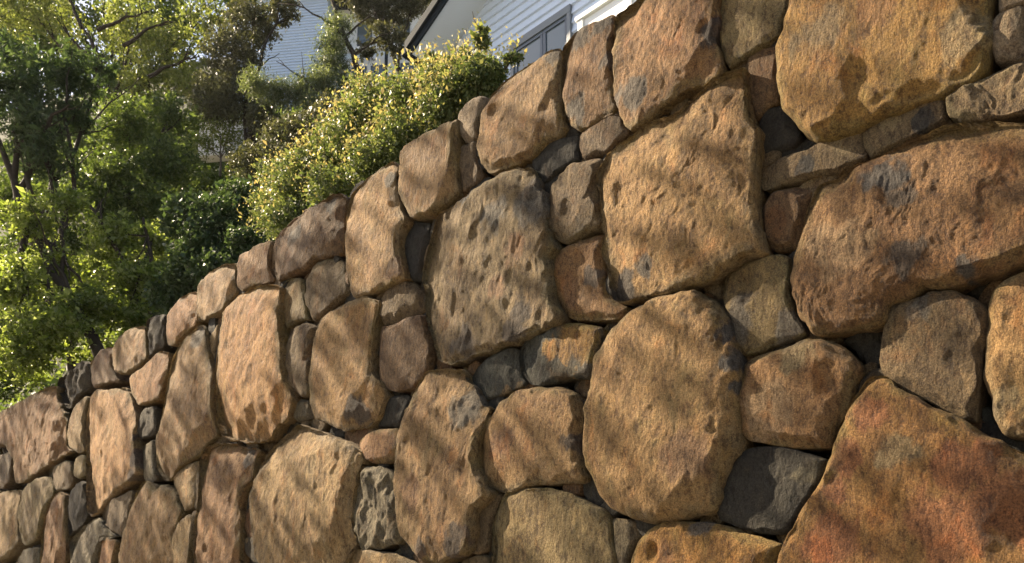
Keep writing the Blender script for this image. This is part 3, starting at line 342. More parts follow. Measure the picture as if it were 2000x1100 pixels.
('tan',0.71,0.077,0.059,0.019,(-12.939,0.763),-40,[(0.361,-0.003),(0.333,0.087),(0.308,0.177),(0.276,0.283),(0.16,0.286),(0.069,0.282),(-0.013,0.282),(-0.104,0.286),(-0.219,0.283),(-0.466,0.315),(-0.594,0.18),(-0.59,-0.003),(-0.406,-0.131),(-0.252,-0.183),(-0.16,-0.221),(-0.085,-0.251),(-0.011,-0.273),(0.076,-0.333),(0.198,-0.374),(0.305,-0.323),(0.422,-0.256),(0.391,-0.11)],[]),
('tan3',1.16,0.073,0.056,0.031,(-12.916,2.131),-40,[(0.495,0.014),(0.331,0.116),(0.237,0.177),(0.161,0.22),(0.096,0.262),(0.023,0.299),(-0.054,0.269),(-0.119,0.235),(-0.187,0.209),(-0.247,0.161),(-0.366,0.116),(-0.516,0.014),(-0.366,-0.089),(-0.272,-0.15),(-0.187,-0.181),(-0.119,-0.207),(-0.054,-0.242),(0.028,-0.301),(0.139,-0.33),(0.23,-0.272),(0.313,-0.199),(0.431,-0.118)],[]),
('ochre',0.75,0.062,0.047,0.006,(-13.268,1.734),-40,[(0.456,0.009),(0.337,0.107),(0.246,0.165),(0.182,0.215),(0.111,0.244),(0.04,0.264),(-0.044,0.339),(-0.172,0.394),(-0.264,0.317),(-0.264,0.181),(-0.258,0.086),(-0.255,0.009),(-0.258,-0.068),(-0.264,-0.163),(-0.264,-0.299),(-0.216,-0.471),(-0.048,-0.35),(0.047,-0.291),(0.123,-0.253),(0.182,-0.197),(0.246,-0.147),(0.337,-0.089)],[]),
('brown',1.03,0.053,0.041,-0.01,(2.394,1.476),-40,[(0.477,0.005),(0.487,0.146),(0.365,0.234),(0.247,0.28),(0.142,0.295),(0.055,0.32),(-0.04,0.35),(-0.135,0.322),(-0.209,0.257),(-0.296,0.202),(-0.382,0.12),(-0.534,0.005),(-0.526,-0.152),(-0.435,-0.28),(-0.287,-0.337),(-0.148,-0.339),(-0.034,-0.295),(0.048,-0.265),(0.135,-0.27),(0.228,-0.246),(0.353,-0.215),(0.487,-0.135)],[]),
('tan',0.89,0.072,0.055,0.014,(-11.514,0.936),-40,[(0.465,-0.004),(0.503,0.145),(0.378,0.241),(0.274,0.316),(0.129,0.286),(0.033,0.252),(-0.04,0.252),(-0.11,0.231),(-0.182,0.203),(-0.309,0.193),(-0.395,0.111),(-0.396,-0.004),(-0.395,-0.119),(-0.334,-0.216),(-0.241,-0.278),(-0.154,-0.334),(-0.051,-0.333),(0.036,-0.274),(0.104,-0.238),(0.156,-0.187),(0.226,-0.151),(0.302,-0.093)],[]),
('brown',0.96,0.057,0.044,0.021,(2.148,2.375),-40,[(0.339,-0.03),(0.454,0.106),(0.347,0.199),(0.238,0.256),(0.135,0.287),(0.04,0.315),(-0.059,0.315),(-0.154,0.287),(-0.257,0.256),(-0.34,0.183),(-0.343,0.068),(-0.342,-0.03),(-0.343,-0.128),(-0.252,-0.185),(-0.168,-0.213),(-0.104,-0.237),(-0.044,-0.27),(0.03,-0.3),(0.129,-0.333),(0.179,-0.247),(0.233,-0.185),(0.281,-0.115)],[]),
('tan3',0.71,0.047,0.036,-0.005,(1.522,3.416),-40,[(0.308,-0.027),(0.31,0.063),(0.272,0.145),(0.272,0.281),(0.211,0.426),(0.069,0.421),(-0.06,0.421),(-0.14,0.289),(-0.204,0.213),(-0.225,0.121),(-0.257,0.05),(-0.313,-0.027),(-0.344,-0.129),(-0.276,-0.207),(-0.263,-0.335),(-0.159,-0.385),(-0.039,-0.327),(0.039,-0.268),(0.099,-0.234),(0.154,-0.199),(0.234,-0.175),(0.31,-0.117)],[]),
('brown',0.74,0.048,0.037,-0.028,(-0.079,0.303),-40,[(0.309,0.047),(0.253,0.128),(0.193,0.187),(0.165,0.265),(0.09,0.296),(0.011,0.288),(-0.058,0.288),(-0.124,0.268),(-0.212,0.265),(-0.342,0.252),(-0.458,0.175),(-0.372,0.047),(-0.285,-0.03),(-0.241,-0.092),(-0.192,-0.148),(-0.156,-0.242),(-0.073,-0.297),(0.052,-0.475),(0.214,-0.474),(0.381,-0.42),(0.433,-0.246),(0.411,-0.08)],[]),
('ochre',1.05,0.061,0.047,-0.026,(-7.509,0.133),-40,[(0.334,-0.001),(0.334,0.101),(0.329,0.22),(0.243,0.296),(0.155,0.37),(0.039,0.373),(-0.064,0.343),(-0.14,0.275),(-0.213,0.228),(-0.269,0.163),(-0.348,0.097),(-0.347,-0.001),(-0.32,-0.091),(-0.307,-0.189),(-0.282,-0.309),(-0.153,-0.304),(-0.06,-0.316),(0.031,-0.316),(0.124,-0.304),(0.253,-0.309),(0.329,-0.222),(0.334,-0.103)],[]),
('greybrown',0.73,0.067,0.052,-0.009,(-7.452,0.907),-40,[(0.422,0.0),(0.377,0.111),(0.343,0.221),(0.276,0.32),(0.144,0.317),(0.045,0.315),(-0.05,0.345),(-0.145,0.317),(-0.228,0.263),(-0.281,0.18),(-0.378,0.111),(-0.499,0.0),(-0.378,-0.11),(-0.293,-0.188),(-0.209,-0.24),(-0.139,-0.302),(-0.056,-0.389),(0.055,-0.389),(0.163,-0.357),(0.218,-0.251),(0.28,-0.18),(0.333,-0.098)],[]),
('tan2',0.86,0.054,0.042,-0.005,(-0.598,1.256),-40,[(0.412,0.052),(0.411,0.167),(0.224,0.183),(0.12,0.167),(0.077,0.177),(0.037,0.174),(0.002,0.174),(-0.038,0.177),(-0.14,0.235),(-0.324,0.272),(-0.358,0.163),(-0.389,0.052),(-0.415,-0.076),(-0.362,-0.193),(-0.228,-0.234),(-0.138,-0.292),(-0.034,-0.322),(0.065,-0.263),(0.152,-0.237),(0.218,-0.177),(0.325,-0.144),(0.382,-0.055)],[]),
('ochre',0.79,0.07,0.054,-0.033,(0.186,1.256),-40,[(0.374,0.029),(0.287,0.11),(0.253,0.185),(0.199,0.247),(0.093,0.209),(0.033,0.181),(-0.011,0.181),(-0.059,0.182),(-0.148,0.213),(-0.358,0.266),(-0.366,0.14),(-0.367,0.029),(-0.381,-0.086),(-0.257,-0.143),(-0.188,-0.2),(-0.109,-0.233),(-0.034,-0.285),(0.06,-0.315),(0.155,-0.287),(0.229,-0.222),(0.278,-0.143),(0.316,-0.06)],[]),
('greytan',1.13,0.068,0.052,0.033,(-11.701,1.423),-40,[(0.452,0.0),(0.334,0.094),(0.231,0.14),(0.183,0.195),(0.121,0.235),(0.055,0.285),(-0.035,0.345),(-0.155,0.371),(-0.233,0.286),(-0.266,0.18),(-0.32,0.098),(-0.379,0.0),(-0.449,-0.136),(-0.329,-0.22),(-0.233,-0.285),(-0.112,-0.275),(-0.027,-0.285),(0.051,-0.255),(0.121,-0.234),(0.203,-0.217),(0.307,-0.188),(0.478,-0.136)],[]),
('tan2',1.02,0.073,0.056,0.002,(-5.039,1.589),-40,[(0.353,0.069),(0.294,0.163),(0.192,0.209),(0.045,0.151),(0.007,0.14),(-0.014,0.147),(-0.036,0.147),(-0.058,0.14),(-0.096,0.151),(-0.141,0.144),(-0.201,0.121),(-0.478,0.069),(-0.359,-0.029),(-0.268,-0.086),(-0.204,-0.137),(-0.139,-0.179),(-0.064,-0.201),(0.022,-0.26),(0.138,-0.288),(0.242,-0.239),(0.356,-0.175),(0.409,-0.058)],[]),
('dark',0.6,0.077,0.059,-0.034,(-4.148,1.463),-40,[(0.388,0.065),(0.387,0.176),(0.202,0.188),(0.11,0.18),(0.061,0.177),(0.027,0.187),(-0.008,0.187),(-0.041,0.177),(-0.09,0.18),(-0.182,0.188),(-0.353,0.171),(-0.473,0.065),(-0.468,-0.075),(-0.321,-0.148),(-0.218,-0.198),(-0.141,-0.265),(-0.046,-0.324),(0.061,-0.294),(0.154,-0.252),(0.238,-0.198),(0.328,-0.14),(0.387,-0.046)],[]),
('tan',0.77,0.074,0.057,-0.002,(2.496,2.95),-40,[(0.374,0.025),(0.386,0.149),(0.385,0.295),(0.213,0.311),(0.11,0.342),(0.011,0.34),(-0.075,0.31),(-0.154,0.287),(-0.213,0.232),(-0.302,0.197),(-0.368,0.123),(-0.367,0.025),(-0.368,-0.073),(-0.365,-0.187),(-0.272,-0.249),(-0.185,-0.305),(-0.086,-0.334),(0.022,-0.364),(0.16,-0.4),(0.321,-0.385),(0.385,-0.244),(0.386,-0.098)],[]),
('tan3',0.95,0.075,0.058,0.021,(-8.007,1.316),-40,[(0.382,0.021),(0.353,0.119),(0.287,0.193),(0.238,0.272),(0.158,0.324),(0.065,0.336),(-0.022,0.306),(-0.094,0.269),(-0.199,0.272),(-0.324,0.241),(-0.415,0.148),(-0.419,0.021),(-0.386,-0.098),(-0.374,-0.232),(-0.248,-0.288),(-0.15,-0.35),(-0.039,-0.383),(0.078,-0.383),(0.164,-0.296),(0.238,-0.231),(0.325,-0.175),(0.382,-0.086)],[]),
('brownd',0.94,0.061,0.047,-0.022,(1.058,3.647),-40,[(0.262,-0.063),(0.321,0.052),(0.323,0.19),(0.147,0.189),(0.043,0.185),(-0.034,0.192),(-0.107,0.192),(-0.184,0.185),(-0.289,0.189),(-0.124,-0.029),(-0.099,-0.054),(-0.101,-0.063),(-0.099,-0.071),(-0.096,-0.079),(-0.09,-0.086),(-0.083,-0.09),(-0.075,-0.093),(-0.066,-0.093),(-0.051,-0.107),(0.039,-0.19),(0.172,-0.219),(0.191,-0.14)],[]),
('brownd',0.71,0.076,0.059,0.004,(-9.442,0.838),-40,[(0.445,-0.015),(0.411,0.112),(0.32,0.205),(0.224,0.27),(0.14,0.342),(0.039,0.418),(-0.081,0.389),(-0.187,0.342),(-0.241,0.236),(-0.278,0.148),(-0.328,0.074),(-0.356,-0.015),(-0.4,-0.126),(-0.316,-0.203),(-0.261,-0.29),(-0.162,-0.318),(-0.064,-0.3),(0.018,-0.3),(0.103,-0.291),(0.195,-0.267),(0.37,-0.268),(0.411,-0.143)],[]),
('tan2',1.17,0.075,0.058,0.003,(-12.333,1.68),-40,[(0.388,-0.01),(0.43,0.118),(0.325,0.203),(0.233,0.265),(0.146,0.32),(0.051,0.379),(-0.065,0.409),(-0.156,0.32),(-0.243,0.265),(-0.323,0.195),(-0.44,0.118),(-0.413,-0.01),(-0.325,-0.104),(-0.26,-0.174),(-0.204,-0.239),(-0.143,-0.313),(-0.059,-0.384),(0.049,-0.384),(0.164,-0.381),(0.242,-0.295),(0.275,-0.19),(0.329,-0.108)],[]),
('greybrown',0.95,0.074,0.057,-0.01,(-12.278,0.912),-40,[(0.37,-0.013),(0.369,0.097),(0.335,0.207),(0.249,0.284),(0.155,0.344),(0.048,0.376),(-0.064,0.376),(-0.159,0.317),(-0.236,0.25),(-0.313,0.183),(-0.385,0.097),(-0.341,-0.013),(-0.313,-0.103),(-0.288,-0.193),(-0.256,-0.299),(-0.171,-0.371),(-0.055,-0.343),(0.035,-0.313),(0.112,-0.275),(0.2,-0.254),(0.31,-0.218),(0.398,-0.133)],[]),
('greybrown',1.09,0.058,0.044,0.028,(-10.594,0.757),-40,[(0.366,-0.032),(0.309,0.053),(0.273,0.132),(0.207,0.186),(0.15,0.257),(0.068,0.312),(-0.04,0.372),(-0.158,0.353),(-0.288,0.322),(-0.388,0.229),(-0.345,0.074),(-0.285,-0.032),(-0.258,-0.113),(-0.237,-0.196),(-0.19,-0.272),(-0.089,-0.267),(-0.017,-0.273),(0.053,-0.273),(0.144,-0.308),(0.197,-0.238),(0.235,-0.172),(0.294,-0.113)],[]),
('tan',1.03,0.064,0.049,-0.027,(-12.305,3.571),-40,[(0.445,0.012),(0.483,0.165),(0.356,0.265),(0.18,0.263),(0.075,0.26),(-0.001,0.267),(-0.075,0.267),(-0.151,0.26),(-0.256,0.263),(-0.381,0.232),(-0.401,0.118),(-0.416,0.012),(-0.386,-0.091),(-0.293,-0.152),(-0.207,-0.183),(-0.145,-0.223),(-0.079,-0.273),(0.012,-0.333),(0.144,-0.387),(0.278,-0.353),(0.394,-0.266),(0.425,-0.124)],[]),
('tan',0.71,0.055,0.043,-0.011,(-2.873,0.908),-40,[(0.342,-0.01),(0.415,0.11),(0.289,0.17),(0.188,0.197),(0.116,0.225),(0.048,0.261),(-0.034,0.29),(-0.142,0.321),(-0.248,0.287),(-0.36,0.227),(-0.397,0.11),(-0.369,-0.01),(-0.282,-0.095),(-0.208,-0.149),(-0.15,-0.193),(-0.098,-0.244),(-0.036,-0.324),(0.065,-0.399),(0.141,-0.299),(0.198,-0.227),(0.239,-0.157),(0.285,-0.091)],[]),
('olive',0.95,0.071,0.055,0.007,(-5.961,1.548),-40,[(0.404,0.006),(0.431,0.13),(0.203,0.13),(0.121,0.133),(0.081,0.159),(0.041,0.217),(-0.028,0.277),(-0.128,0.309),(-0.158,0.201),(-0.231,0.162),(-0.338,0.109),(-0.367,0.006),(-0.366,-0.104),(-0.307,-0.198),(-0.168,-0.2),(-0.096,-0.228),(-0.022,-0.219),(0.043,-0.219),(0.118,-0.228),(0.199,-0.211),(0.253,-0.149),(0.316,-0.083)],[]),
('tan',1.19,0.071,0.054,0.007,(-5.334,0.775),-40,[(0.374,0.009),(0.344,0.116),(0.286,0.205),(0.209,0.272),(0.088,0.244),(0.013,0.235),(-0.051,0.235),(-0.114,0.216),(-0.198,0.215),(-0.337,0.213),(-0.396,0.12),(-0.457,0.009),(-0.439,-0.114),(-0.249,-0.139),(-0.178,-0.175),(-0.114,-0.198),(-0.054,-0.231),(0.016,-0.231),(0.107,-0.267),(0.268,-0.322),(0.438,-0.285),(0.444,-0.127)],[]),
('greybrown',1.01,0.057,0.044,-0.008,(-9.772,1.572),-40,[(0.436,0.009),(0.374,0.128),(0.324,0.237),(0.255,0.34),(0.15,0.407),(0.02,0.368),(-0.075,0.309),(-0.146,0.257),(-0.191,0.192),(-0.249,0.148),(-0.337,0.098),(-0.425,0.009),(-0.51,-0.132),(-0.363,-0.204),(-0.25,-0.243),(-0.158,-0.267),(-0.073,-0.276),(0.013,-0.306),(0.137,-0.362),(0.265,-0.334),(0.374,-0.252),(0.431,-0.127)],[]),
('tan3',0.81,0.053,0.041,-0.026,(-4.632,1.002),-40,[(0.458,-0.018),(0.454,0.114),(0.336,0.195),(0.243,0.257),(0.156,0.313),(0.061,0.371),(-0.051,0.371),(-0.158,0.34),(-0.252,0.279),(-0.351,0.211),(-0.401,0.102),(-0.403,-0.018),(-0.343,-0.12),(-0.313,-0.222),(-0.252,-0.315),(-0.17,-0.402),(-0.04,-0.332),(0.046,-0.303),(0.125,-0.28),(0.184,-0.224),(0.273,-0.189),(0.397,-0.132)],[]),
('tan',0.6,0.052,0.04,-0.012,(2.639,2.09),-40,[(0.229,-0.007),(0.235,0.057),(0.233,0.132),(0.234,0.244),(0.242,0.487),(0.083,0.456),(-0.038,0.367),(-0.116,0.282),(-0.172,0.21),(-0.239,0.157),(-0.26,0.074),(-0.332,-0.007),(-0.361,-0.118),(-0.327,-0.228),(-0.221,-0.282),(-0.116,-0.296),(-0.029,-0.322),(0.066,-0.352),(0.186,-0.378),(0.234,-0.259),(0.233,-0.147),(0.235,-0.071)],[]),
('brown',1.04,0.052,0.04,0.011,(-9.362,0.255),-40,[(0.296,0.01),(0.326,0.108),(0.361,0.247),(0.25,0.307),(0.131,0.313),(0.036,0.31),(-0.046,0.28),(-0.133,0.285),(-0.216,0.25),(-0.325,0.214),(-0.356,0.112),(-0.325,0.01),(-0.298,-0.076),(-0.237,-0.138),(-0.206,-0.219),(-0.146,-0.293),(-0.07,-0.424),(0.055,-0.424),(0.181,-0.402),(0.22,-0.253),(0.235,-0.146),(0.269,-0.071)],[]),
('brown',1.16,0.063,0.048,0.024,(-10.658,0.179),-40,[(0.356,0.045),(0.299,0.131),(0.263,0.209),(0.196,0.263),(0.121,0.294),(0.045,0.301),(-0.029,0.301),(-0.106,0.294),(-0.181,0.263),(-0.247,0.209),(-0.312,0.139),(-0.415,0.045),(-0.384,-0.07),(-0.348,-0.183),(-0.289,-0.297),(-0.174,-0.353),(-0.05,-0.358),(0.066,-0.358),(0.19,-0.353),(0.304,-0.297),(0.338,-0.167),(0.356,-0.057)],[]),
('tan',1.12,0.064,0.049,-0.021,(-8.853,1.284),-40,[(0.411,0.009),(0.423,0.132),(0.384,0.254),(0.28,0.329),(0.135,0.298),(0.044,0.294),(-0.034,0.264),(-0.116,0.271),(-0.205,0.249),(-0.365,0.246),(-0.475,0.149),(-0.54,0.009),(-0.417,-0.114),(-0.327,-0.204),(-0.235,-0.265),(-0.16,-0.349),(-0.048,-0.35),(0.051,-0.321),(0.141,-0.294),(0.241,-0.265),(0.359,-0.22),(0.452,-0.123)],[]),
('tan2',1.17,0.059,0.045,-0.024,(-3.313,0.58),-40,[(0.402,0.013),(0.314,0.102),(0.252,0.168),(0.168,0.196),(0.123,0.261),(0.052,0.313),(-0.034,0.313),(-0.104,0.261),(-0.179,0.23),(-0.233,0.168),(-0.31,0.107),(-0.489,0.013),(-0.469,-0.128),(-0.347,-0.216),(-0.219,-0.25),(-0.11,-0.249),(-0.027,-0.243),(0.046,-0.243),(0.129,-0.249),(0.237,-0.25),(0.34,-0.2),(0.458,-0.119)],[]),
('tan3',1.07,0.074,0.057,0.003,(-0.987,0.687),-40,[(0.405,-0.013),(0.389,0.098),(0.356,0.208),(0.26,0.273),(0.169,0.331),(0.066,0.361),(-0.05,0.421),(-0.17,0.385),(-0.304,0.352),(-0.394,0.248),(-0.451,0.123),(-0.426,-0.013),(-0.394,-0.132),(-0.331,-0.234),(-0.235,-0.299),(-0.145,-0.357),(-0.042,-0.387),(0.062,-0.357),(0.157,-0.33),(0.26,-0.299),(0.356,-0.234),(0.461,-0.145)],[]),
('greytan',1.15,0.058,0.045,0.004,(-11.429,3.476),-40,[(0.409,-0.021),(0.38,0.077),(0.364,0.183),(0.323,0.298),(0.221,0.363),(0.099,0.353),(-0.008,0.353),(-0.13,0.363),(-0.29,0.366),(-0.386,0.256),(-0.418,0.115),(-0.452,-0.021),(-0.475,-0.174),(-0.386,-0.299),(-0.241,-0.352),(-0.105,-0.352),(-0.002,-0.351),(0.093,-0.351),(0.172,-0.297),(0.224,-0.228),(0.288,-0.177),(0.322,-0.103)],[]),
('greybrown',0.67,0.059,0.045,-0.031,(-10.812,1.465),-40,[(0.456,0.047),(0.351,0.153),(0.281,0.235),(0.206,0.299),(0.102,0.295),(0.025,0.302),(-0.048,0.302),(-0.125,0.295),(-0.19,0.253),(-0.254,0.203),(-0.317,0.137),(-0.375,0.047),(-0.432,-0.076),(-0.405,-0.206),(-0.308,-0.295),(-0.194,-0.351),(-0.074,-0.387),(0.046,-0.357),(0.158,-0.324),(0.275,-0.284),(0.369,-0.198),(0.452,-0.089)],[]),
('greytan',0.69,0.067,0.052,0.068,(-13.281,3.132),-40,[(0.29,0.008),(0.292,0.097),(0.254,0.18),(0.195,0.248),(0.1,0.256),(0.026,0.278),(-0.056,0.308),(-0.152,0.311),(-0.251,0.282),(-0.243,0.155),(-0.246,0.076),(-0.241,0.008),(-0.246,-0.061),(-0.243,-0.14),(-0.251,-0.267),(-0.158,-0.309),(-0.059,-0.307),(0.028,-0.277),(0.119,-0.282),(0.234,-0.278),(0.317,-0.205),(0.292,-0.082)],[]),
('ochre',0.78,0.074,0.057,-0.012,(-10.726,2.715),-40,[(0.427,0.03),(0.309,0.119),(0.221,0.169),(0.173,0.225),(0.105,0.251),(0.04,0.285),(-0.029,0.256),(-0.097,0.251),(-0.165,0.225),(-0.251,0.194),(-0.287,0.115),(-0.284,0.03),(-0.316,-0.064),(-0.339,-0.191),(-0.293,-0.312),(-0.153,-0.314),(-0.046,-0.315),(0.053,-0.315),(0.13,-0.246),(0.192,-0.188),(0.259,-0.134),(0.352,-0.072)],[]),
('ochre',1.15,0.076,0.059,-0.002,(-1.861,1.007),-40,[(0.512,-0.022),(0.405,0.101),(0.302,0.182),(0.222,0.252),(0.135,0.308),(0.032,0.307),(-0.059,0.277),(-0.154,0.28),(-0.253,0.252),(-0.359,0.198),(-0.436,0.101),(-0.409,-0.022),(-0.321,-0.112),(-0.271,-0.186),(-0.204,-0.24),(-0.135,-0.284),(-0.048,-0.248),(0.017,-0.248),(0.091,-0.257),(0.183,-0.251),(0.302,-0.227),(0.448,-0.159)],[]),
('brownd',0.68,0.056,0.043,-0.024,(-10.239,2.368),-40,[(0.427,-0.013),(0.337,0.089),(0.269,0.167),(0.188,0.216),(0.115,0.262),(0.039,0.331),(-0.06,0.331),(-0.137,0.262),(-0.199,0.204),(-0.266,0.15),(-0.359,0.089),(-0.434,-0.013),(-0.345,-0.112),(-0.266,-0.177),(-0.199,-0.231),(-0.112,-0.235),(-0.043,-0.239),(0.022,-0.239),(0.09,-0.235),(0.178,-0.231),(0.332,-0.234),(0.424,-0.141)],[]),
('tan2',0.65,0.064,0.049,-0.02,(-2.606,1.381),-40,[(0.357,-0.002),(0.285,0.079),(0.238,0.146),(0.207,0.227),(0.128,0.26),(0.052,0.298),(-0.043,0.358),(-0.155,0.356),(-0.249,0.295),(-0.334,0.219),(-0.354,0.105),(-0.384,-0.002),(-0.426,-0.129),(-0.271,-0.182),(-0.18,-0.219),(-0.098,-0.236),(-0.03,-0.272),(0.052,-0.302),(0.172,-0.359),(0.266,-0.299),(0.352,-0.222),(0.415,-0.121)],[]),
('ochre',0.78,0.058,0.045,-0.034,(-6.135,0.083),-40,[(0.37,0.019),(0.312,0.113),(0.247,0.183),(0.21,0.27),(0.105,0.267),(0.029,0.274),(-0.045,0.274),(-0.109,0.24),(-0.206,0.248),(-0.313,0.215),(-0.342,0.117),(-0.341,0.019),(-0.371,-0.088),(-0.376,-0.218),(-0.246,-0.256),(-0.134,-0.257),(-0.049,-0.266),(0.033,-0.266),(0.118,-0.257),(0.23,-0.256),(0.424,-0.259),(0.455,-0.117)],[]),
('brownd',0.64,0.077,0.059,0.021,(1.395,1.605),-40,[(0.339,0.004),(0.25,0.102),(0.196,0.184),(0.134,0.256),(0.055,0.307),(-0.032,0.363),(-0.135,0.363),(-0.135,0.116),(-0.135,0.063),(-0.149,0.046),(-0.159,0.026),(-0.162,0.004),(-0.159,-0.018),(-0.187,-0.062),(-0.194,-0.123),(-0.216,-0.285),(-0.12,-0.251),(-0.047,-0.251),(0.03,-0.244),(0.115,-0.225),(0.272,-0.225),(0.437,-0.149)],[]),
('tan3',0.95,0.053,0.041,0.012,(-12.676,3.167),-40,[(0.487,0.023),(0.337,0.126),(0.219,0.171),(0.158,0.218),(0.09,0.244),(0.026,0.279),(-0.056,0.338),(-0.143,0.312),(-0.209,0.252),(-0.316,0.219),(-0.345,0.121),(-0.314,0.023),(-0.316,-0.066),(-0.278,-0.149),(-0.278,-0.285),(-0.18,-0.348),(-0.058,-0.306),(0.037,-0.306),(0.127,-0.28),(0.256,-0.285),(0.332,-0.197),(0.424,-0.104)],[]),
('greytan',1.13,0.071,0.054,-0.015,(-4.636,0.08),-40,[(0.408,-0.008),(0.408,0.099),(0.3,0.156),(0.224,0.199),(0.159,0.241),(0.082,0.248),(-0.0,0.307),(-0.112,0.336),(-0.281,0.369),(-0.374,0.262),(-0.433,0.133),(-0.483,-0.008),(-0.577,-0.19),(-0.348,-0.261),(-0.173,-0.259),(-0.068,-0.256),(0.008,-0.263),(0.082,-0.263),(0.159,-0.256),(0.263,-0.259),(0.376,-0.22),(0.379,-0.106)],[]),
('greytan',1.15,0.053,0.041,-0.007,(-1.765,0.504),-40,[(0.414,0.005),(0.382,0.124),(0.319,0.225),(0.204,0.268),(0.095,0.267),(0.01,0.245),(-0.059,0.245),(-0.131,0.239),(-0.203,0.211),(-0.267,0.16),(-0.301,0.086),(-0.327,0.005),(-0.358,-0.093),(-0.304,-0.175),(-0.213,-0.213),(-0.131,-0.23),(-0.063,-0.266),(0.019,-0.295),(0.108,-0.285),(0.184,-0.236),(0.256,-0.175),(0.367,-0.11)],[]),
('tan3',1.18,0.057,0.044,0.002,(-5.52,0.311),-40,[(0.502,0.051),(0.38,0.17),(0.242,0.223),(0.123,0.223),(0.069,0.258),(0.009,0.291),(-0.065,0.321),(-0.145,0.313),(-0.283,0.348),(-0.331,0.247),(-0.389,0.157),(-0.419,0.051),(-0.331,-0.039),(-0.293,-0.121),(-0.234,-0.189),(-0.177,-0.279),(-0.09,-0.397),(0.051,-0.487),(0.218,-0.484),(0.33,-0.359),(0.38,-0.21),(0.452,-0.089)],[]),
('brown',0.79,0.058,0.044,-0.006,(-9.785,2.768),-40,[(0.327,0.013),(0.329,0.107),(0.302,0.201),(0.198,0.23),(0.11,0.234),(0.04,0.224),(-0.021,0.224),(-0.092,0.234),(-0.199,0.253),(-0.233,0.169),(-0.325,0.111),(-0.414,0.013),(-0.368,-0.098),(-0.258,-0.159),(-0.189,-0.216),(-0.123,-0.276),(-0.04,-0.332),(0.05,-0.272),(0.123,-0.236),(0.178,-0.182),(0.277,-0.159),(0.329,-0.081)],[]),
('ochre',0.78,0.054,0.041,0.003,(-8.176,1.781),-40,[(0.435,0.092),(0.073,0.11),(0.04,0.11),(0.044,0.128),(0.032,0.136),(0.019,0.139),(0.005,0.139),(-0.008,0.136),(-0.029,0.139),(-0.053,0.134),(-0.149,0.139),(-0.396,0.092),(-0.394,-0.027),(-0.369,-0.153),(-0.284,-0.251),(-0.126,-0.211),(-0.029,-0.193),(0.053,-0.193),(0.126,-0.156),(0.221,-0.148),(0.356,-0.129),(0.433,-0.032)],[]),
('ochre',0.76,0.057,0.044,-0.025,(-11.334,2.786),-40,[(0.325,0.024),(0.312,0.11),(0.264,0.18),(0.2,0.231),(0.135,0.273),(0.065,0.324),(-0.021,0.324),(-0.117,0.327),(-0.245,0.333),(-0.359,0.269),(-0.327,0.127),(-0.326,0.024),(-0.298,-0.07),(-0.309,-0.188),(-0.245,-0.284),(-0.148,-0.347),(-0.036,-0.38),(0.088,-0.439),(0.21,-0.388),(0.259,-0.25),(0.289,-0.148),(0.284,-0.053)],[]),
('brown',1.14,0.047,0.036,-0.005,(0.892,0.17),-40,[(0.399,0.047),(0.34,0.145),(0.274,0.219),(0.205,0.276),(0.151,0.363),(0.064,0.451),(-0.048,0.421),(-0.126,0.336),(-0.192,0.276),(-0.261,0.219),(-0.342,0.149),(-0.462,0.047),(-0.529,-0.111),(-0.589,-0.336),(-0.34,-0.352),(-0.176,-0.352),(-0.05,-0.342),(0.062,-0.342),(0.188,-0.352),(0.352,-0.352),(0.539,-0.296),(0.542,-0.111)],[]),
('tan',0.79,0.047,0.036,-0.003,(-8.165,0.047),-40,[(0.338,0.005),(0.296,0.091),(0.298,0.193),(0.164,0.189),(0.1,0.213),(0.036,0.216),(-0.029,0.246),(-0.121,0.281),(-0.232,0.279),(-0.262,0.177),(-0.285,0.091),(-0.313,0.005),(-0.357,-0.101),(-0.351,-0.224),(-0.193,-0.224),(-0.102,-0.23),(-0.027,-0.221),(0.038,-0.221),(0.112,-0.23),(0.204,-0.224),(0.361,-0.224),(0.325,-0.089)],[]),
('tan2',1.01,0.05,0.038,-0.028,(-13.218,0.261),-40,[(0.41,0.029),(0.437,0.157),(0.282,0.209),(0.191,0.247),(0.116,0.277),(0.041,0.299),(-0.045,0.359),(-0.167,0.4),(-0.314,0.394),(-0.303,0.225),(-0.303,0.119),(-0.301,0.029),(-0.303,-0.06),(-0.303,-0.167),(-0.314,-0.336),(-0.211,-0.438),(-0.064,-0.434),(0.069,-0.434),(0.19,-0.383),(0.25,-0.257),(0.308,-0.167),(0.336,-0.069)],[]),
('brownd',0.72,0.061,0.047,0.023,(-13.255,2.544),-40,[(0.351,-0.01),(0.351,0.097),(0.357,0.227),(0.256,0.298),(0.133,0.307),(0.034,0.305),(-0.057,0.305),(-0.137,0.266),(-0.259,0.276),(-0.266,0.154),(-0.273,0.067),(-0.27,-0.01),(-0.273,-0.087),(-0.266,-0.174),(-0.269,-0.307),(-0.193,-0.408),(-0.057,-0.325),(0.025,-0.265),(0.089,-0.231),(0.157,-0.205),(0.231,-0.166),(0.337,-0.112)],[]),
('brown',0.64,0.058,0.044,-0.014,(-10.81,2.056),-40,[(0.309,-0.032),(0.341,0.061),(0.276,0.131),(0.22,0.197),(0.16,0.27),(0.071,0.312),(-0.032,0.342),(-0.148,0.339),(-0.305,0.344),(-0.435,0.261),(-0.37,0.082),(-0.312,-0.032),(-0.255,-0.114),(-0.221,-0.188),(-0.167,-0.25),(-0.092,-0.281),(-0.015,-0.288),(0.058,-0.288),(0.135,-0.281),(0.239,-0.284),(0.276,-0.196),(0.269,-0.105)],[]),
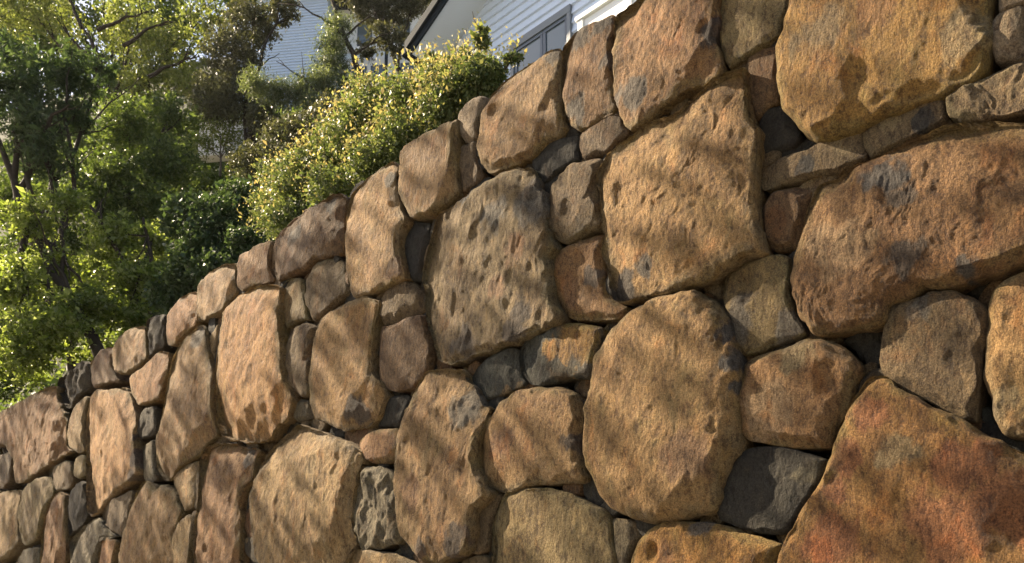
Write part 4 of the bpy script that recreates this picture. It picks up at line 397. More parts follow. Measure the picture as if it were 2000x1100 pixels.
('greytan',0.66,0.072,0.055,-0.029,(-12.017,0.368),-40,[(0.43,-0.002),(0.398,0.117),(0.348,0.226),(0.24,0.283),(0.149,0.341),(0.037,0.312),(-0.049,0.283),(-0.128,0.26),(-0.206,0.227),(-0.326,0.202),(-0.486,0.138),(-0.431,-0.002),(-0.328,-0.096),(-0.25,-0.158),(-0.197,-0.22),(-0.134,-0.278),(-0.064,-0.391),(0.048,-0.391),(0.137,-0.319),(0.2,-0.243),(0.272,-0.182),(0.34,-0.105)],[]),
('ochre',0.89,0.068,0.053,-0.014,(1.491,2.341),-40,[(0.305,-0.017),(0.306,0.081),(0.303,0.196),(0.239,0.292),(0.129,0.327),(0.026,0.358),(-0.09,0.417),(-0.166,0.286),(-0.197,0.178),(-0.232,0.115),(-0.261,0.052),(-0.226,-0.017),(-0.232,-0.077),(-0.194,-0.124),(-0.226,-0.246),(-0.185,-0.36),(-0.079,-0.376),(0.013,-0.302),(0.086,-0.265),(0.161,-0.234),(0.214,-0.172),(0.306,-0.115)],[]),
('greybrown',0.89,0.047,0.036,0.024,(1.938,0.169),-40,[(0.37,0.042),(0.399,0.153),(0.34,0.246),(0.221,0.271),(0.13,0.277),(0.057,0.283),(-0.016,0.312),(-0.097,0.304),(-0.166,0.26),(-0.22,0.198),(-0.283,0.132),(-0.371,0.042),(-0.499,-0.111),(-0.497,-0.292),(-0.314,-0.346),(-0.153,-0.343),(-0.034,-0.347),(0.078,-0.347),(0.198,-0.343),(0.25,-0.221),(0.277,-0.122),(0.328,-0.048)],[]),
('brown',0.7,0.046,0.035,-0.015,(-12.882,1.325),-40,[(0.429,0.01),(0.34,0.104),(0.276,0.174),(0.219,0.239),(0.159,0.313),(0.075,0.384),(-0.024,0.325),(-0.093,0.258),(-0.168,0.228),(-0.234,0.174),(-0.327,0.112),(-0.492,0.01),(-0.644,-0.185),(-0.373,-0.243),(-0.227,-0.276),(-0.105,-0.265),(-0.02,-0.275),(0.062,-0.275),(0.147,-0.265),(0.249,-0.253),(0.326,-0.186),(0.427,-0.109)],[]),
('greybrown',1.01,0.075,0.058,-0.003,(-9.904,0.04),-40,[(0.327,0.006),(0.271,0.083),(0.239,0.154),(0.197,0.224),(0.135,0.282),(0.046,0.262),(-0.024,0.232),(-0.092,0.227),(-0.16,0.201),(-0.246,0.17),(-0.354,0.113),(-0.384,0.006),(-0.44,-0.126),(-0.334,-0.214),(-0.18,-0.211),(-0.092,-0.215),(-0.024,-0.22),(0.041,-0.22),(0.11,-0.215),(0.197,-0.211),(0.352,-0.214),(0.415,-0.113)],[]),
('tan',0.74,0.06,0.046,-0.017,(-9.001,1.838),-40,[(0.424,0.006),(0.393,0.117),(0.271,0.17),(0.204,0.224),(0.129,0.254),(0.061,0.321),(-0.034,0.351),(-0.116,0.295),(-0.202,0.258),(-0.29,0.202),(-0.448,0.142),(-0.437,0.006),(-0.39,-0.113),(-0.328,-0.214),(-0.281,-0.336),(-0.129,-0.31),(-0.025,-0.279),(0.057,-0.279),(0.129,-0.242),(0.234,-0.246),(0.359,-0.214),(0.422,-0.113)],[]),
('brownd',0.62,0.057,0.044,0.025,(-7.362,1.541),-40,[(0.37,0.035),(0.341,0.137),(0.285,0.223),(0.161,0.23),(0.081,0.228),(0.021,0.231),(-0.036,0.231),(-0.096,0.228),(-0.177,0.23),(-0.3,0.223),(-0.399,0.15),(-0.371,0.035),(-0.342,-0.063),(-0.288,-0.145),(-0.226,-0.217),(-0.152,-0.282),(-0.057,-0.31),(0.042,-0.31),(0.149,-0.309),(0.26,-0.274),(0.336,-0.186),(0.398,-0.084)],[]),
('brownd',0.83,0.063,0.049,0.007,(-0.198,0.834),-40,[(0.366,-0.011),(0.41,0.104),(0.286,0.161),(0.217,0.218),(0.138,0.251),(0.063,0.304),(-0.027,0.304),(-0.114,0.279),(-0.19,0.23),(-0.275,0.177),(-0.402,0.113),(-0.405,-0.011),(-0.373,-0.126),(-0.338,-0.239),(-0.2,-0.262),(-0.095,-0.259),(-0.019,-0.266),(0.051,-0.236),(0.119,-0.232),(0.207,-0.228),(0.273,-0.175),(0.309,-0.096)],[]),
('olive',0.75,0.058,0.044,0.024,(-6.838,0.114),-40,[(0.348,0.027),(0.349,0.129),(0.318,0.231),(0.189,0.245),(0.101,0.248),(0.031,0.238),(-0.03,0.238),(-0.1,0.248),(-0.188,0.245),(-0.33,0.239),(-0.333,0.125),(-0.333,0.027),(-0.333,-0.071),(-0.33,-0.185),(-0.277,-0.293),(-0.144,-0.29),(-0.045,-0.288),(0.046,-0.288),(0.145,-0.29),(0.277,-0.293),(0.318,-0.177),(0.32,-0.067)],[]),
('ochre',1.13,0.063,0.048,0.021,(1.792,2.957),-40,[(0.328,0.041),(0.359,0.139),(0.28,0.204),(0.203,0.247),(0.132,0.275),(0.063,0.311),(-0.01,0.281),(-0.07,0.248),(-0.135,0.224),(-0.205,0.188),(-0.295,0.134),(-0.533,0.041),(-0.525,-0.121),(-0.382,-0.221),(-0.233,-0.256),(-0.139,-0.317),(-0.031,-0.348),(0.076,-0.319),(0.175,-0.29),(0.282,-0.256),(0.33,-0.156),(0.33,-0.049)],[]),
('tan2',1.19,0.047,0.036,0.036,(-3.371,1.475),-40,[(0.428,0.073),(0.353,0.175),(0.108,0.139),(0.065,0.143),(0.037,0.144),(0.013,0.135),(-0.004,0.135),(-0.028,0.144),(-0.164,0.268),(-0.2,0.204),(-0.373,0.183),(-0.373,0.073),(-0.373,-0.038),(-0.313,-0.132),(-0.214,-0.179),(-0.128,-0.217),(-0.041,-0.242),(0.058,-0.301),(0.174,-0.298),(0.272,-0.236),(0.335,-0.14),(0.367,-0.034)],[]),
('dark',0.97,0.071,0.055,0.029,(-10.082,1.048),-40,[(0.357,-0.022),(0.415,0.097),(0.327,0.182),(0.237,0.241),(0.141,0.267),(0.05,0.263),(-0.036,0.293),(-0.167,0.363),(-0.268,0.298),(-0.359,0.215),(-0.469,0.118),(-0.384,-0.022),(-0.296,-0.111),(-0.233,-0.178),(-0.18,-0.24),(-0.117,-0.298),(-0.03,-0.292),(0.048,-0.292),(0.135,-0.298),(0.237,-0.285),(0.264,-0.186),(0.329,-0.116)],[]),
('tan',1.09,0.074,0.057,-0.019,(-4.284,0.531),-40,[(0.468,-0.007),(0.406,0.116),(0.291,0.189),(0.233,0.278),(0.142,0.337),(0.035,0.337),(-0.056,0.278),(-0.128,0.241),(-0.203,0.21),(-0.27,0.157),(-0.392,0.103),(-0.573,-0.007),(-0.392,-0.118),(-0.27,-0.171),(-0.184,-0.202),(-0.122,-0.242),(-0.056,-0.292),(0.031,-0.322),(0.111,-0.283),(0.203,-0.259),(0.291,-0.204),(0.434,-0.139)],[]),
('tan3',0.92,0.075,0.058,-0.001,(-11.824,2.18),-40,[(0.451,-0.002),(0.548,0.16),(0.379,0.243),(0.265,0.307),(0.149,0.329),(0.041,0.298),(-0.041,0.269),(-0.128,0.274),(-0.22,0.25),(-0.345,0.219),(-0.408,0.118),(-0.5,-0.002),(-0.436,-0.129),(-0.32,-0.206),(-0.23,-0.265),(-0.146,-0.318),(-0.056,-0.376),(0.052,-0.376),(0.13,-0.291),(0.197,-0.231),(0.253,-0.165),(0.361,-0.108)],[]),
('greybrown',1.16,0.07,0.054,-0.02,(-10.082,0.479),-40,[(0.393,-0.008),(0.362,0.103),(0.278,0.18),(0.213,0.255),(0.111,0.268),(0.024,0.262),(-0.054,0.262),(-0.141,0.268),(-0.203,0.21),(-0.232,0.131),(-0.291,0.073),(-0.348,-0.008),(-0.291,-0.089),(-0.27,-0.172),(-0.213,-0.237),(-0.147,-0.297),(-0.052,-0.263),(0.018,-0.234),(0.074,-0.202),(0.154,-0.203),(0.253,-0.18),(0.362,-0.119)],[]),
('tan2',0.93,0.068,0.052,-0.009,(-1.311,1.388),-40,[(0.38,0.083),(0.378,0.202),(0.29,0.288),(0.072,0.199),(0.011,0.168),(-0.017,0.16),(-0.039,0.16),(-0.066,0.168),(-0.079,0.142),(-0.119,0.142),(-0.218,0.139),(-0.391,0.083),(-0.419,-0.032),(-0.358,-0.129),(-0.256,-0.18),(-0.179,-0.247),(-0.084,-0.306),(0.032,-0.335),(0.148,-0.302),(0.259,-0.248),(0.303,-0.129),(0.349,-0.027)],[]),
('ochre',0.7,0.066,0.051,-0.036,(-6.647,1.584),-40,[(0.348,0.094),(0.103,0.124),(0.053,0.128),(0.021,0.119),(0.013,0.124),(0.004,0.127),(-0.005,0.127),(-0.014,0.124),(-0.022,0.119),(-0.053,0.128),(-0.104,0.124),(-0.363,0.094),(-0.334,-0.004),(-0.318,-0.11),(-0.248,-0.192),(-0.133,-0.195),(-0.044,-0.206),(0.043,-0.206),(0.132,-0.195),(0.257,-0.203),(0.318,-0.11),(0.348,-0.008)],[]),
('greybrown',1.12,0.065,0.05,-0.03,(-11.165,0.559),-40,[(0.324,0.009),(0.297,0.094),(0.274,0.181),(0.215,0.249),(0.182,0.394),(0.054,0.338),(-0.032,0.279),(-0.101,0.243),(-0.153,0.192),(-0.223,0.156),(-0.299,0.098),(-0.447,0.009),(-0.414,-0.115),(-0.312,-0.196),(-0.202,-0.232),(-0.126,-0.281),(-0.041,-0.321),(0.058,-0.351),(0.139,-0.281),(0.205,-0.22),(0.274,-0.163),(0.326,-0.085)],[]),
('brownd',0.67,0.059,0.045,0.005,(-8.792,0.148),-40,[(0.323,0.016),(0.353,0.118),(0.31,0.212),(0.213,0.256),(0.118,0.264),(0.046,0.301),(-0.04,0.33),(-0.152,0.359),(-0.233,0.29),(-0.25,0.179),(-0.257,0.092),(-0.298,0.016),(-0.329,-0.082),(-0.351,-0.213),(-0.292,-0.327),(-0.152,-0.328),(-0.045,-0.329),(0.054,-0.329),(0.162,-0.328),(0.252,-0.27),(0.272,-0.156),(0.296,-0.07)],[]),
('tan3',0.6,0.047,0.036,-0.031,(-9.179,2.81),-40,[(0.238,0.028),(0.072,0.037),(0.066,0.044),(0.06,0.05),(0.053,0.055),(0.045,0.057),(0.036,0.057),(0.028,0.055),(0.021,0.05),(0.015,0.044),(-0.294,0.126),(-0.263,0.028),(-0.265,-0.062),(-0.215,-0.136),(-0.148,-0.19),(0.008,-0.043),(0.029,-0.05),(0.051,-0.05),(0.073,-0.043),(0.082,-0.02),(0.106,-0.015),(0.202,-0.02)],[]),
('tan3',0.82,0.054,0.041,0.03,(-12.55,2.544),-40,[(0.331,0.001),(0.274,0.082),(0.24,0.157),(0.186,0.219),(0.149,0.332),(0.045,0.331),(-0.049,0.331),(-0.14,0.304),(-0.259,0.298),(-0.345,0.222),(-0.35,0.104),(-0.35,0.001),(-0.35,-0.101),(-0.257,-0.163),(-0.181,-0.205),(-0.109,-0.233),(-0.043,-0.284),(0.047,-0.343),(0.186,-0.411),(0.275,-0.318),(0.341,-0.219),(0.361,-0.105)],[]),
('brown',0.98,0.073,0.056,-0.013,(2.667,0.483),-40,[(0.213,-0.0),(0.206,0.051),(0.21,0.115),(0.209,0.206),(0.138,0.234),(0.065,0.24),(-0.004,0.24),(-0.064,0.207),(-0.148,0.206),(-0.237,0.172),(-0.289,0.094),(-0.318,-0.0),(-0.347,-0.111),(-0.25,-0.18),(-0.148,-0.207),(-0.064,-0.208),(0.0,-0.211),(0.065,-0.241),(0.138,-0.235),(0.209,-0.207),(0.21,-0.115),(0.206,-0.052)],[]),
('brown',1.03,0.055,0.042,0.03,(-9.442,2.337),-40,[(0.174,0.035),(0.198,0.078),(0.193,0.126),(0.201,0.207),(0.158,0.27),(0.09,0.305),(0.008,0.335),(-0.068,0.297),(-0.128,0.241),(-0.216,0.207),(-0.297,0.137),(-0.357,0.035),(-0.369,-0.088),(-0.33,-0.21),(-0.255,-0.319),(-0.124,-0.35),(-0.005,-0.354),(0.099,-0.295),(0.19,-0.268),(0.259,-0.205),(0.382,-0.177),(0.198,-0.008)],[]),
('tan3',0.66,0.057,0.044,-0.025,(1.43,0.525),-40,[(0.362,0.005),(0.305,0.09),(0.282,0.177),(0.252,0.279),(0.14,0.281),(0.053,0.275),(-0.025,0.275),(-0.112,0.281),(-0.224,0.279),(-0.329,0.226),(-0.435,0.137),(-0.379,0.005),(-0.32,-0.093),(-0.241,-0.159),(-0.184,-0.224),(-0.13,-0.311),(-0.044,-0.399),(0.068,-0.369),(0.146,-0.284),(0.213,-0.224),(0.269,-0.159),(0.334,-0.089)],[]),
('olive',0.97,0.067,0.051,-0.039,(-3.894,0.043),-40,[(0.292,-0.039),(0.294,0.046),(0.284,0.141),(0.261,0.258),(0.173,0.332),(0.064,0.38),(-0.042,0.276),(-0.129,0.25),(-0.215,0.213),(-0.314,0.165),(-0.33,0.059),(-0.329,-0.039),(-0.359,-0.146),(-0.277,-0.219),(-0.156,-0.223),(-0.079,-0.219),(-0.023,-0.22),(0.03,-0.22),(0.086,-0.219),(0.163,-0.223),(0.284,-0.219),(0.323,-0.133)],[]),
('tan2',0.74,0.066,0.051,-0.011,(-2.684,0.116),-40,[(0.333,-0.01),(0.362,0.097),(0.305,0.187),(0.218,0.242),(0.126,0.266),(0.045,0.305),(-0.05,0.335),(-0.164,0.348),(-0.258,0.287),(-0.344,0.211),(-0.305,0.08),(-0.318,-0.01),(-0.277,-0.091),(-0.28,-0.19),(-0.248,-0.295),(-0.126,-0.285),(-0.041,-0.295),(0.041,-0.295),(0.126,-0.285),(0.247,-0.295),(0.305,-0.206),(0.305,-0.099)],[]),
('greybrown',0.69,0.07,0.054,-0.021,(-1.341,0.064),-40,[(0.377,-0.027),(0.346,0.079),(0.352,0.21),(0.231,0.259),(0.141,0.317),(0.038,0.347),(-0.066,0.317),(-0.148,0.262),(-0.215,0.202),(-0.309,0.161),(-0.336,0.067),(-0.334,-0.027),(-0.336,-0.121),(-0.334,-0.231),(-0.205,-0.245),(-0.111,-0.234),(-0.047,-0.238),(0.014,-0.238),(0.078,-0.234),(0.172,-0.245),(0.314,-0.239),(0.375,-0.142)],[]),
('tan2',0.91,0.075,0.058,-0.028,(1.871,1.914),-40,[(0.405,0.031),(0.316,0.125),(0.239,0.186),(0.156,0.214),(0.091,0.238),(0.031,0.271),(-0.042,0.301),(-0.111,0.265),(-0.182,0.237),(-0.246,0.186),(-0.323,0.125),(-0.426,0.031),(-0.337,-0.067),(-0.271,-0.141),(-0.222,-0.221),(-0.148,-0.286),(-0.062,-0.373),(0.05,-0.343),(0.141,-0.286),(0.224,-0.232),(0.315,-0.174),(0.402,-0.088)],[]),
('brown',0.94,0.068,0.052,0.006,(-6.023,1.079),-40,[(0.319,0.01),(0.292,0.096),(0.256,0.174),(0.2,0.239),(0.102,0.231),(0.034,0.236),(-0.031,0.236),(-0.118,0.272),(-0.227,0.273),(-0.304,0.207),(-0.304,0.1),(-0.332,0.01),(-0.333,-0.088),(-0.292,-0.178),(-0.187,-0.207),(-0.112,-0.238),(-0.038,-0.26),(0.04,-0.26),(0.152,-0.32),(0.239,-0.264),(0.294,-0.178),(0.35,-0.092)],[]),
('olive',0.77,0.062,0.047,0.019,(-11.331,1.811),-40,[(0.342,-0.014),(0.285,0.067),(0.239,0.134),(0.198,0.204),(0.147,0.289),(0.074,0.435),(-0.043,0.346),(-0.129,0.289),(-0.189,0.215),(-0.271,0.166),(-0.339,0.089),(-0.429,-0.014),(-0.31,-0.107),(-0.221,-0.161),(-0.16,-0.209),(-0.098,-0.248),(-0.034,-0.314),(0.061,-0.373),(0.141,-0.303),(0.198,-0.231),(0.239,-0.161),(0.3,-0.099)],[]),
('tan2',0.69,0.055,0.042,0.017,(2.121,3.452),-40,[(0.339,-0.032),(0.268,0.045),(0.236,0.116),(0.185,0.175),(0.138,0.258),(0.066,0.387),(-0.054,0.387),(-0.182,0.381),(-0.32,0.345),(-0.312,0.173),(-0.285,0.054),(-0.282,-0.032),(-0.285,-0.117),(-0.223,-0.179),(-0.173,-0.238),(-0.101,-0.266),(-0.033,-0.302),(0.045,-0.302),(0.113,-0.266),(0.185,-0.238),(0.274,-0.203),(0.398,-0.146)],[]),
('greytan',1.12,0.051,0.039,0.004,(-5.427,1.249),-40,[(0.441,-0.011),(0.351,0.095),(0.256,0.161),(0.177,0.206),(0.108,0.251),(0.029,0.274),(-0.061,0.333),(-0.144,0.278),(-0.21,0.218),(-0.267,0.153),(-0.331,0.083),(-0.33,-0.011),(-0.302,-0.097),(-0.267,-0.175),(-0.22,-0.252),(-0.125,-0.26),(-0.046,-0.252),(0.019,-0.222),(0.083,-0.219),(0.177,-0.229),(0.281,-0.199),(0.38,-0.126)],[]),
('olive',0.95,0.067,0.052,-0.015,(-0.596,0.091),-40,[(0.344,0.004),(0.287,0.086),(0.228,0.144),(0.19,0.211),(0.143,0.294),(0.061,0.349),(-0.038,0.349),(-0.121,0.294),(-0.217,0.267),(-0.332,0.225),(-0.395,0.124),(-0.397,0.004),(-0.366,-0.106),(-0.357,-0.232),(-0.227,-0.27),(-0.115,-0.271),(-0.028,-0.266),(0.05,-0.266),(0.137,-0.271),(0.249,-0.27),(0.43,-0.265),(0.474,-0.132)],[]),
('ochre',0.75,0.059,0.046,-0.026,(-12.549,0.064),-40,[(0.398,-0.019),(0.339,0.079),(0.26,0.145),(0.194,0.199),(0.131,0.257),(0.059,0.355),(-0.053,0.385),(-0.164,0.352),(-0.242,0.267),(-0.287,0.169),(-0.343,0.083),(-0.403,-0.019),(-0.473,-0.159),(-0.338,-0.239),(-0.183,-0.236),(-0.096,-0.24),(-0.027,-0.244),(0.038,-0.244),(0.106,-0.24),(0.194,-0.236),(0.349,-0.239),(0.541,-0.176)],[]),
('dark',0.72,0.069,0.053,-0.022,(-7.99,0.523),-40,[(0.426,-0.026),(0.365,0.085),(0.281,0.162),(0.206,0.226),(0.126,0.277),(0.046,0.378),(-0.074,0.408),(-0.169,0.318),(-0.201,0.192),(-0.254,0.13),(-0.288,0.055),(-0.345,-0.026),(-0.404,-0.141),(-0.267,-0.19),(-0.181,-0.221),(-0.113,-0.247),(-0.045,-0.252),(0.025,-0.281),(0.101,-0.274),(0.186,-0.255),(0.243,-0.19),(0.336,-0.128)],[]),
('tan',0.92,0.075,0.058,-0.044,(-11.461,0.036),-40,[(0.449,-0.022),(0.387,0.093),(0.327,0.191),(0.214,0.23),(0.122,0.254),(0.041,0.293),(-0.054,0.323),(-0.149,0.295),(-0.202,0.207),(-0.272,0.15),(-0.352,0.08),(-0.442,-0.022),(-0.539,-0.179),(-0.297,-0.21),(-0.173,-0.217),(-0.093,-0.216),(-0.032,-0.218),(0.024,-0.218),(0.084,-0.216),(0.165,-0.217),(0.289,-0.21),(0.503,-0.171)],[]),
('ochre',1.06,0.055,0.042,-0.008,(-2.039,1.508),-40,[(0.272,0.092),(0.044,0.11),(0.011,0.11),(0.003,0.115),(-0.004,0.119),(-0.012,0.122),(-0.021,0.122),(-0.029,0.119),(-0.036,0.115),(-0.044,0.11),(-0.077,0.11),(-0.109,0.092),(-0.293,0.011),(-0.259,-0.064),(-0.205,-0.125),(-0.155,-0.211),(-0.064,-0.237),(0.027,-0.208),(0.122,-0.211),(0.221,-0.182),(0.289,-0.104),(0.318,-0.006)],[]),
('greytan',0.84,0.07,0.054,0.017,(-13.1,3.639),-40,[(0.373,0.031),(0.402,0.146),(0.265,0.195),(0.15,0.192),(0.086,0.197),(0.034,0.197),(-0.014,0.197),(-0.066,0.197),(-0.129,0.192),(-0.245,0.195),(-0.424,0.159),(-0.428,0.031),(-0.424,-0.097),(-0.333,-0.19),(-0.208,-0.221),(-0.103,-0.217),(-0.029,-0.239),(0.053,-0.269),(0.136,-0.245),(0.228,-0.221),(0.303,-0.157),(0.373,-0.075)],[]),
('dark',1.0,0.064,0.049,-0.025,(1.426,1.097),-40,[(0.466,-0.002),(0.489,0.151),(0.412,0.284),(0.216,0.284),(0.094,0.274),(0.005,0.254),(-0.069,0.254),(-0.145,0.246),(-0.221,0.216),(-0.375,0.219),(-0.366,0.096),(-0.335,-0.002),(-0.308,-0.083),(-0.312,-0.182),(-0.279,-0.288),(-0.158,-0.277),(-0.073,-0.287),(0.009,-0.287),(0.094,-0.277),(0.196,-0.265),(0.286,-0.206),(0.374,-0.121)],[]),
('ochre',0.96,0.078,0.06,-0.024,(-6.86,0.604),-40,[(0.319,-0.002),(0.321,0.088),(0.322,0.194),(0.215,0.227),(0.124,0.233),(0.055,0.268),(-0.023,0.268),(-0.116,0.287),(-0.212,0.261),(-0.251,0.17),(-0.332,0.1),(-0.392,-0.002),(-0.433,-0.134),(-0.34,-0.23),(-0.192,-0.242),(-0.091,-0.236),(-0.018,-0.242),(0.051,-0.242),(0.124,-0.236),(0.225,-0.242),(0.322,-0.198),(0.321,-0.091)],[]),
('greybrown',1.06,0.073,0.056,0.004,(-10.219,1.883),-40,[(0.368,0.012),(0.482,0.156),(0.358,0.248),(0.188,0.241),(0.097,0.246),(0.022,0.237),(-0.043,0.237),(-0.117,0.246),(-0.209,0.241),(-0.252,0.167),(-0.272,0.089),(-0.313,0.012),(-0.33,-0.082),(-0.303,-0.176),(-0.248,-0.263),(-0.161,-0.319),(-0.066,-0.377),(0.033,-0.288),(0.097,-0.223),(0.169,-0.195),(0.219,-0.136),(0.281,-0.074)],[]),
('greybrown',0.83,0.066,0.051,0.002,(0.404,0.604),-40,[(0.458,0.005),(0.338,0.107),(0.257,0.177),(0.159,0.2),(0.103,0.253),(0.031,0.29),(-0.06,0.349),(-0.155,0.321),(-0.218,0.245),(-0.278,0.177),(-0.315,0.094),(-0.343,0.005),(-0.287,-0.076),(-0.252,-0.151),(-0.189,-0.201),(-0.136,-0.271),(-0.066,-0.384),(0.041,-0.354),(0.128,-0.298),(0.188,-0.224),(0.257,-0.167),(0.338,-0.097)],[]),
('greybrown',0.93,0.069,0.053,-0.011,(-2.364,0.637),-40,[(0.324,0.004),(0.325,0.098),(0.261,0.168),(0.204,0.233),(0.138,0.293),(0.055,0.348),(-0.048,0.378),(-0.126,0.293),(-0.183,0.221),(-0.211,0.143),(-0.271,0.085),(-0.327,0.004),(-0.458,-0.132),(-0.3,-0.193),(-0.212,-0.248),(-0.12,-0.272),(-0.037,-0.296),(0.053,-0.326),(0.144,-0.299),(0.234,-0.259),(0.261,-0.16),(0.296,-0.082)],[]),
('brown',0.77,0.068,0.052,0.005,(-10.037,3.64),-40,[(0.256,0.025),(0.203,0.081),(0.28,0.197),(0.162,0.198),(0.089,0.192),(0.037,0.192),(-0.011,0.192),(-0.063,0.192),(-0.137,0.198),(-0.255,0.197),(-0.335,0.128),(-0.305,0.025),(-0.278,-0.06),(-0.267,-0.155),(-0.225,-0.249),(-0.126,-0.278),(-0.03,-0.275),(0.047,-0.215),(0.108,-0.182),(0.192,-0.181),(0.255,-0.13),(0.404,-0.09)],[]),
('ochre',1.16,0.048,0.037,-0.012,(2.589,0.953),-40,[(0.289,-0.022),(0.291,0.063),(0.293,0.166),(0.287,0.309),(0.151,0.308),(0.044,0.278),(-0.038,0.248),(-0.119,0.24),(-0.208,0.218),(-0.317,0.182),(-0.391,0.093),(-0.332,-0.022),(-0.276,-0.103),(-0.229,-0.17),(-0.188,-0.24),(-0.107,-0.257),(-0.034,-0.263),(0.035,-0.263),(0.095,-0.229),(0.179,-0.228),(0.281,-0.202),(0.291,-0.107)],[]),
('dark',1.19,0.074,0.057,-0.019,(-3.293,0.068),-40,[(0.316,-0.01),(0.289,0.075),(0.291,0.178),(0.236,0.264),(0.118,0.252),(0.037,0.26),(-0.041,0.26),(-0.122,0.252),(-0.24,0.264),(-0.333,0.202),(-0.307,0.079),(-0.305,-0.01),(-0.293,-0.096),(-0.269,-0.182),(-0.2,-0.239),(-0.109,-0.245),(-0.036,-0.251),(0.033,-0.251),(0.105,-0.245),(0.197,-0.239),(0.316,-0.215),(0.318,-0.104)],[]),
('ochre',1.02,0.055,0.042,0.025,(2.557,0.038),-40,[(0.324,0.002),(0.311,0.091),(0.261,0.166),(0.175,0.197),(0.107,0.223),(0.039,0.228),(-0.026,0.228),(-0.113,0.264),(-0.212,0.254),(-0.249,0.166),(-0.27,0.083),(-0.327,0.002),(-0.356,-0.105),(-0.337,-0.219),(-0.182,-0.216),(-0.095,-0.219),(-0.024,-0.209),(0.037,-0.209),(0.107,-0.219),(0.195,-0.216),(0.324,-0.203),(0.311,-0.088)],[]),
('dark',0.91,0.046,0.036,0.002,(-2.017,0.033),-40,[(0.325,-0.02),(0.327,0.074),(0.313,0.176),(0.206,0.209),(0.121,0.228),(0.044,0.235),(-0.034,0.265),(-0.137,0.296),(-0.24,0.265),(-0.285,0.168),(-0.312,0.074),(-0.356,-0.02),(-0.355,-0.127),(-0.285,-0.208),(-0.162,-0.215),(-0.081,-0.214),(-0.021,-0.216),(0.035,-0.216),(0.096,-0.214),(0.176,-0.215),(0.3,-0.208),(0.327,-0.114)],[]),
('olive',0.75,0.06,0.046,-0.007,(-10.909,3.173),-40,[(0.309,-0.004),(0.311,0.085),(0.248,0.151),(0.165,0.179),(0.107,0.217),(0.041,0.236),(-0.033,0.266),(-0.12,0.271),(-0.183,0.213),(-0.224,0.143),(-0.27,0.077),(-0.372,-0.004),(-0.313,-0.098),(-0.224,-0.152),(-0.163,-0.199),(-0.101,-0.239),(-0.031,-0.26),(0.039,-0.23),(0.095,-0.198),(0.175,-0.199),(0.261,-0.168),(0.282,-0.086)],[]),
('brown',0.8,0.061,0.047,-0.022,(-10.312,3.092),-40,[(0.282,-0.0),(0.285,0.085),(0.224,0.148),(0.202,0.24),(0.126,0.289),(0.042,0.33),(-0.049,0.3),(-0.125,0.262),(-0.214,0.24),(-0.273,0.172),(-0.268,0.077),(-0.309,-0.0),(-0.297,-0.085),(-0.236,-0.148),(-0.185,-0.206),(-0.113,-0.235),(-0.049,-0.3),(0.046,-0.359),(0.132,-0.303),(0.202,-0.24),(0.262,-0.172),(0.314,-0.094)],[]),
('tan',0.7,0.074,0.057,-0.019,(2.626,3.621),-40,[(0.252,0.03),(0.256,0.102),(0.251,0.185),(0.168,0.213),(0.091,0.21),(0.035,0.211),(-0.017,0.211),(-0.073,0.21),(-0.15,0.213),(-0.284,0.218),(-0.397,0.149),(-0.309,0.03),(-0.268,-0.052),(-0.221,-0.118),(-0.16,-0.165),(-0.123,-0.26),(-0.041,-0.315),(0.058,-0.315),(0.178,-0.342),(0.247,-0.245),(0.251,-0.126),(0.256,-0.043)],[]),
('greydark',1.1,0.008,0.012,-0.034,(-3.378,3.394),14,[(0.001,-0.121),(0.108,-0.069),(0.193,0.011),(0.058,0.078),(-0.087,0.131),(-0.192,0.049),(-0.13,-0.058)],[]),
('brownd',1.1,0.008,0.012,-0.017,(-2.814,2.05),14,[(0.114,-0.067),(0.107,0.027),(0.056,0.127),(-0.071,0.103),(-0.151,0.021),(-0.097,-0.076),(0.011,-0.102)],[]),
('greybrown',1.1,0.008,0.012,-0.016,(-3.594,2.302),14,[(-0.057,-0.086),(0.073,-0.144),(0.153,-0.097),(0.114,0.027),(-0.011,0.16),(-0.129,0.139),(-0.141,0.037)],[]),
('greydark',1.1,0.008,0.012,-0.017,(-2.742,1.882),14,[(-0.037,0.086),(-0.182,0.083),(-0.128,-0.017),(-0.023,-0.077),(0.119,-0.105),(0.134,-0.023),(0.082,0.053)],[]),
('dark',1.1,0.008,0.012,-0.031,(-3.426,3.214),14,[(-0.093,-0.057),(-0.017,-0.112),(0.071,-0.091),(0.087,0.005),(0.063,0.1),(-0.033,0.128),(-0.112,0.053)],[]),
('greybrown',1.1,0.008,0.012,-0.018,(-3.582,2.11),14,[(0.01,-0.075),(0.115,-0.006),(0.144,0.076),(0.052,0.097),(-0.094,0.063),(-0.155,-0.04),(-0.115,-0.103)],[]),
('greybrown',1.1,0.008,0.012,-0.055,(-2.694,2.422),14,[(-0.065,0.114),(-0.071,-0.009),(-0.034,-0.112),(0.037,-0.154),(0.096,-0.067),(0.061,0.069),(0.002,0.12)],[]),
('brownd',1.1,0.008,0.012,-0.04,(-3.594,2.482),14,[(0.106,0.03),(0.089,0.107),(0.001,0.117),(-0.081,0.019),(-0.122,-0.085),(-0.046,-0.106),(0.058,-0.082)],[]),
('dark',1.1,0.008,0.012,-0.028,(-2.826,2.23),14,[(0.031,0.134),(-0.071,0.041),(-0.138,-0.094),(-0.095,-0.173),(0.024,-0.106),(0.143,0.031),(0.124,0.141)],[]),
('dark',1.1,0.008,0.012,-0.052,(-2.442,2.554),14,[(0.046,0.105),(-0.071,0.047),(-0.122,-0.03),(-0.091,-0.089),(0.022,-0.093),(0.092,-0.007),(0.102,0.055)],[]),
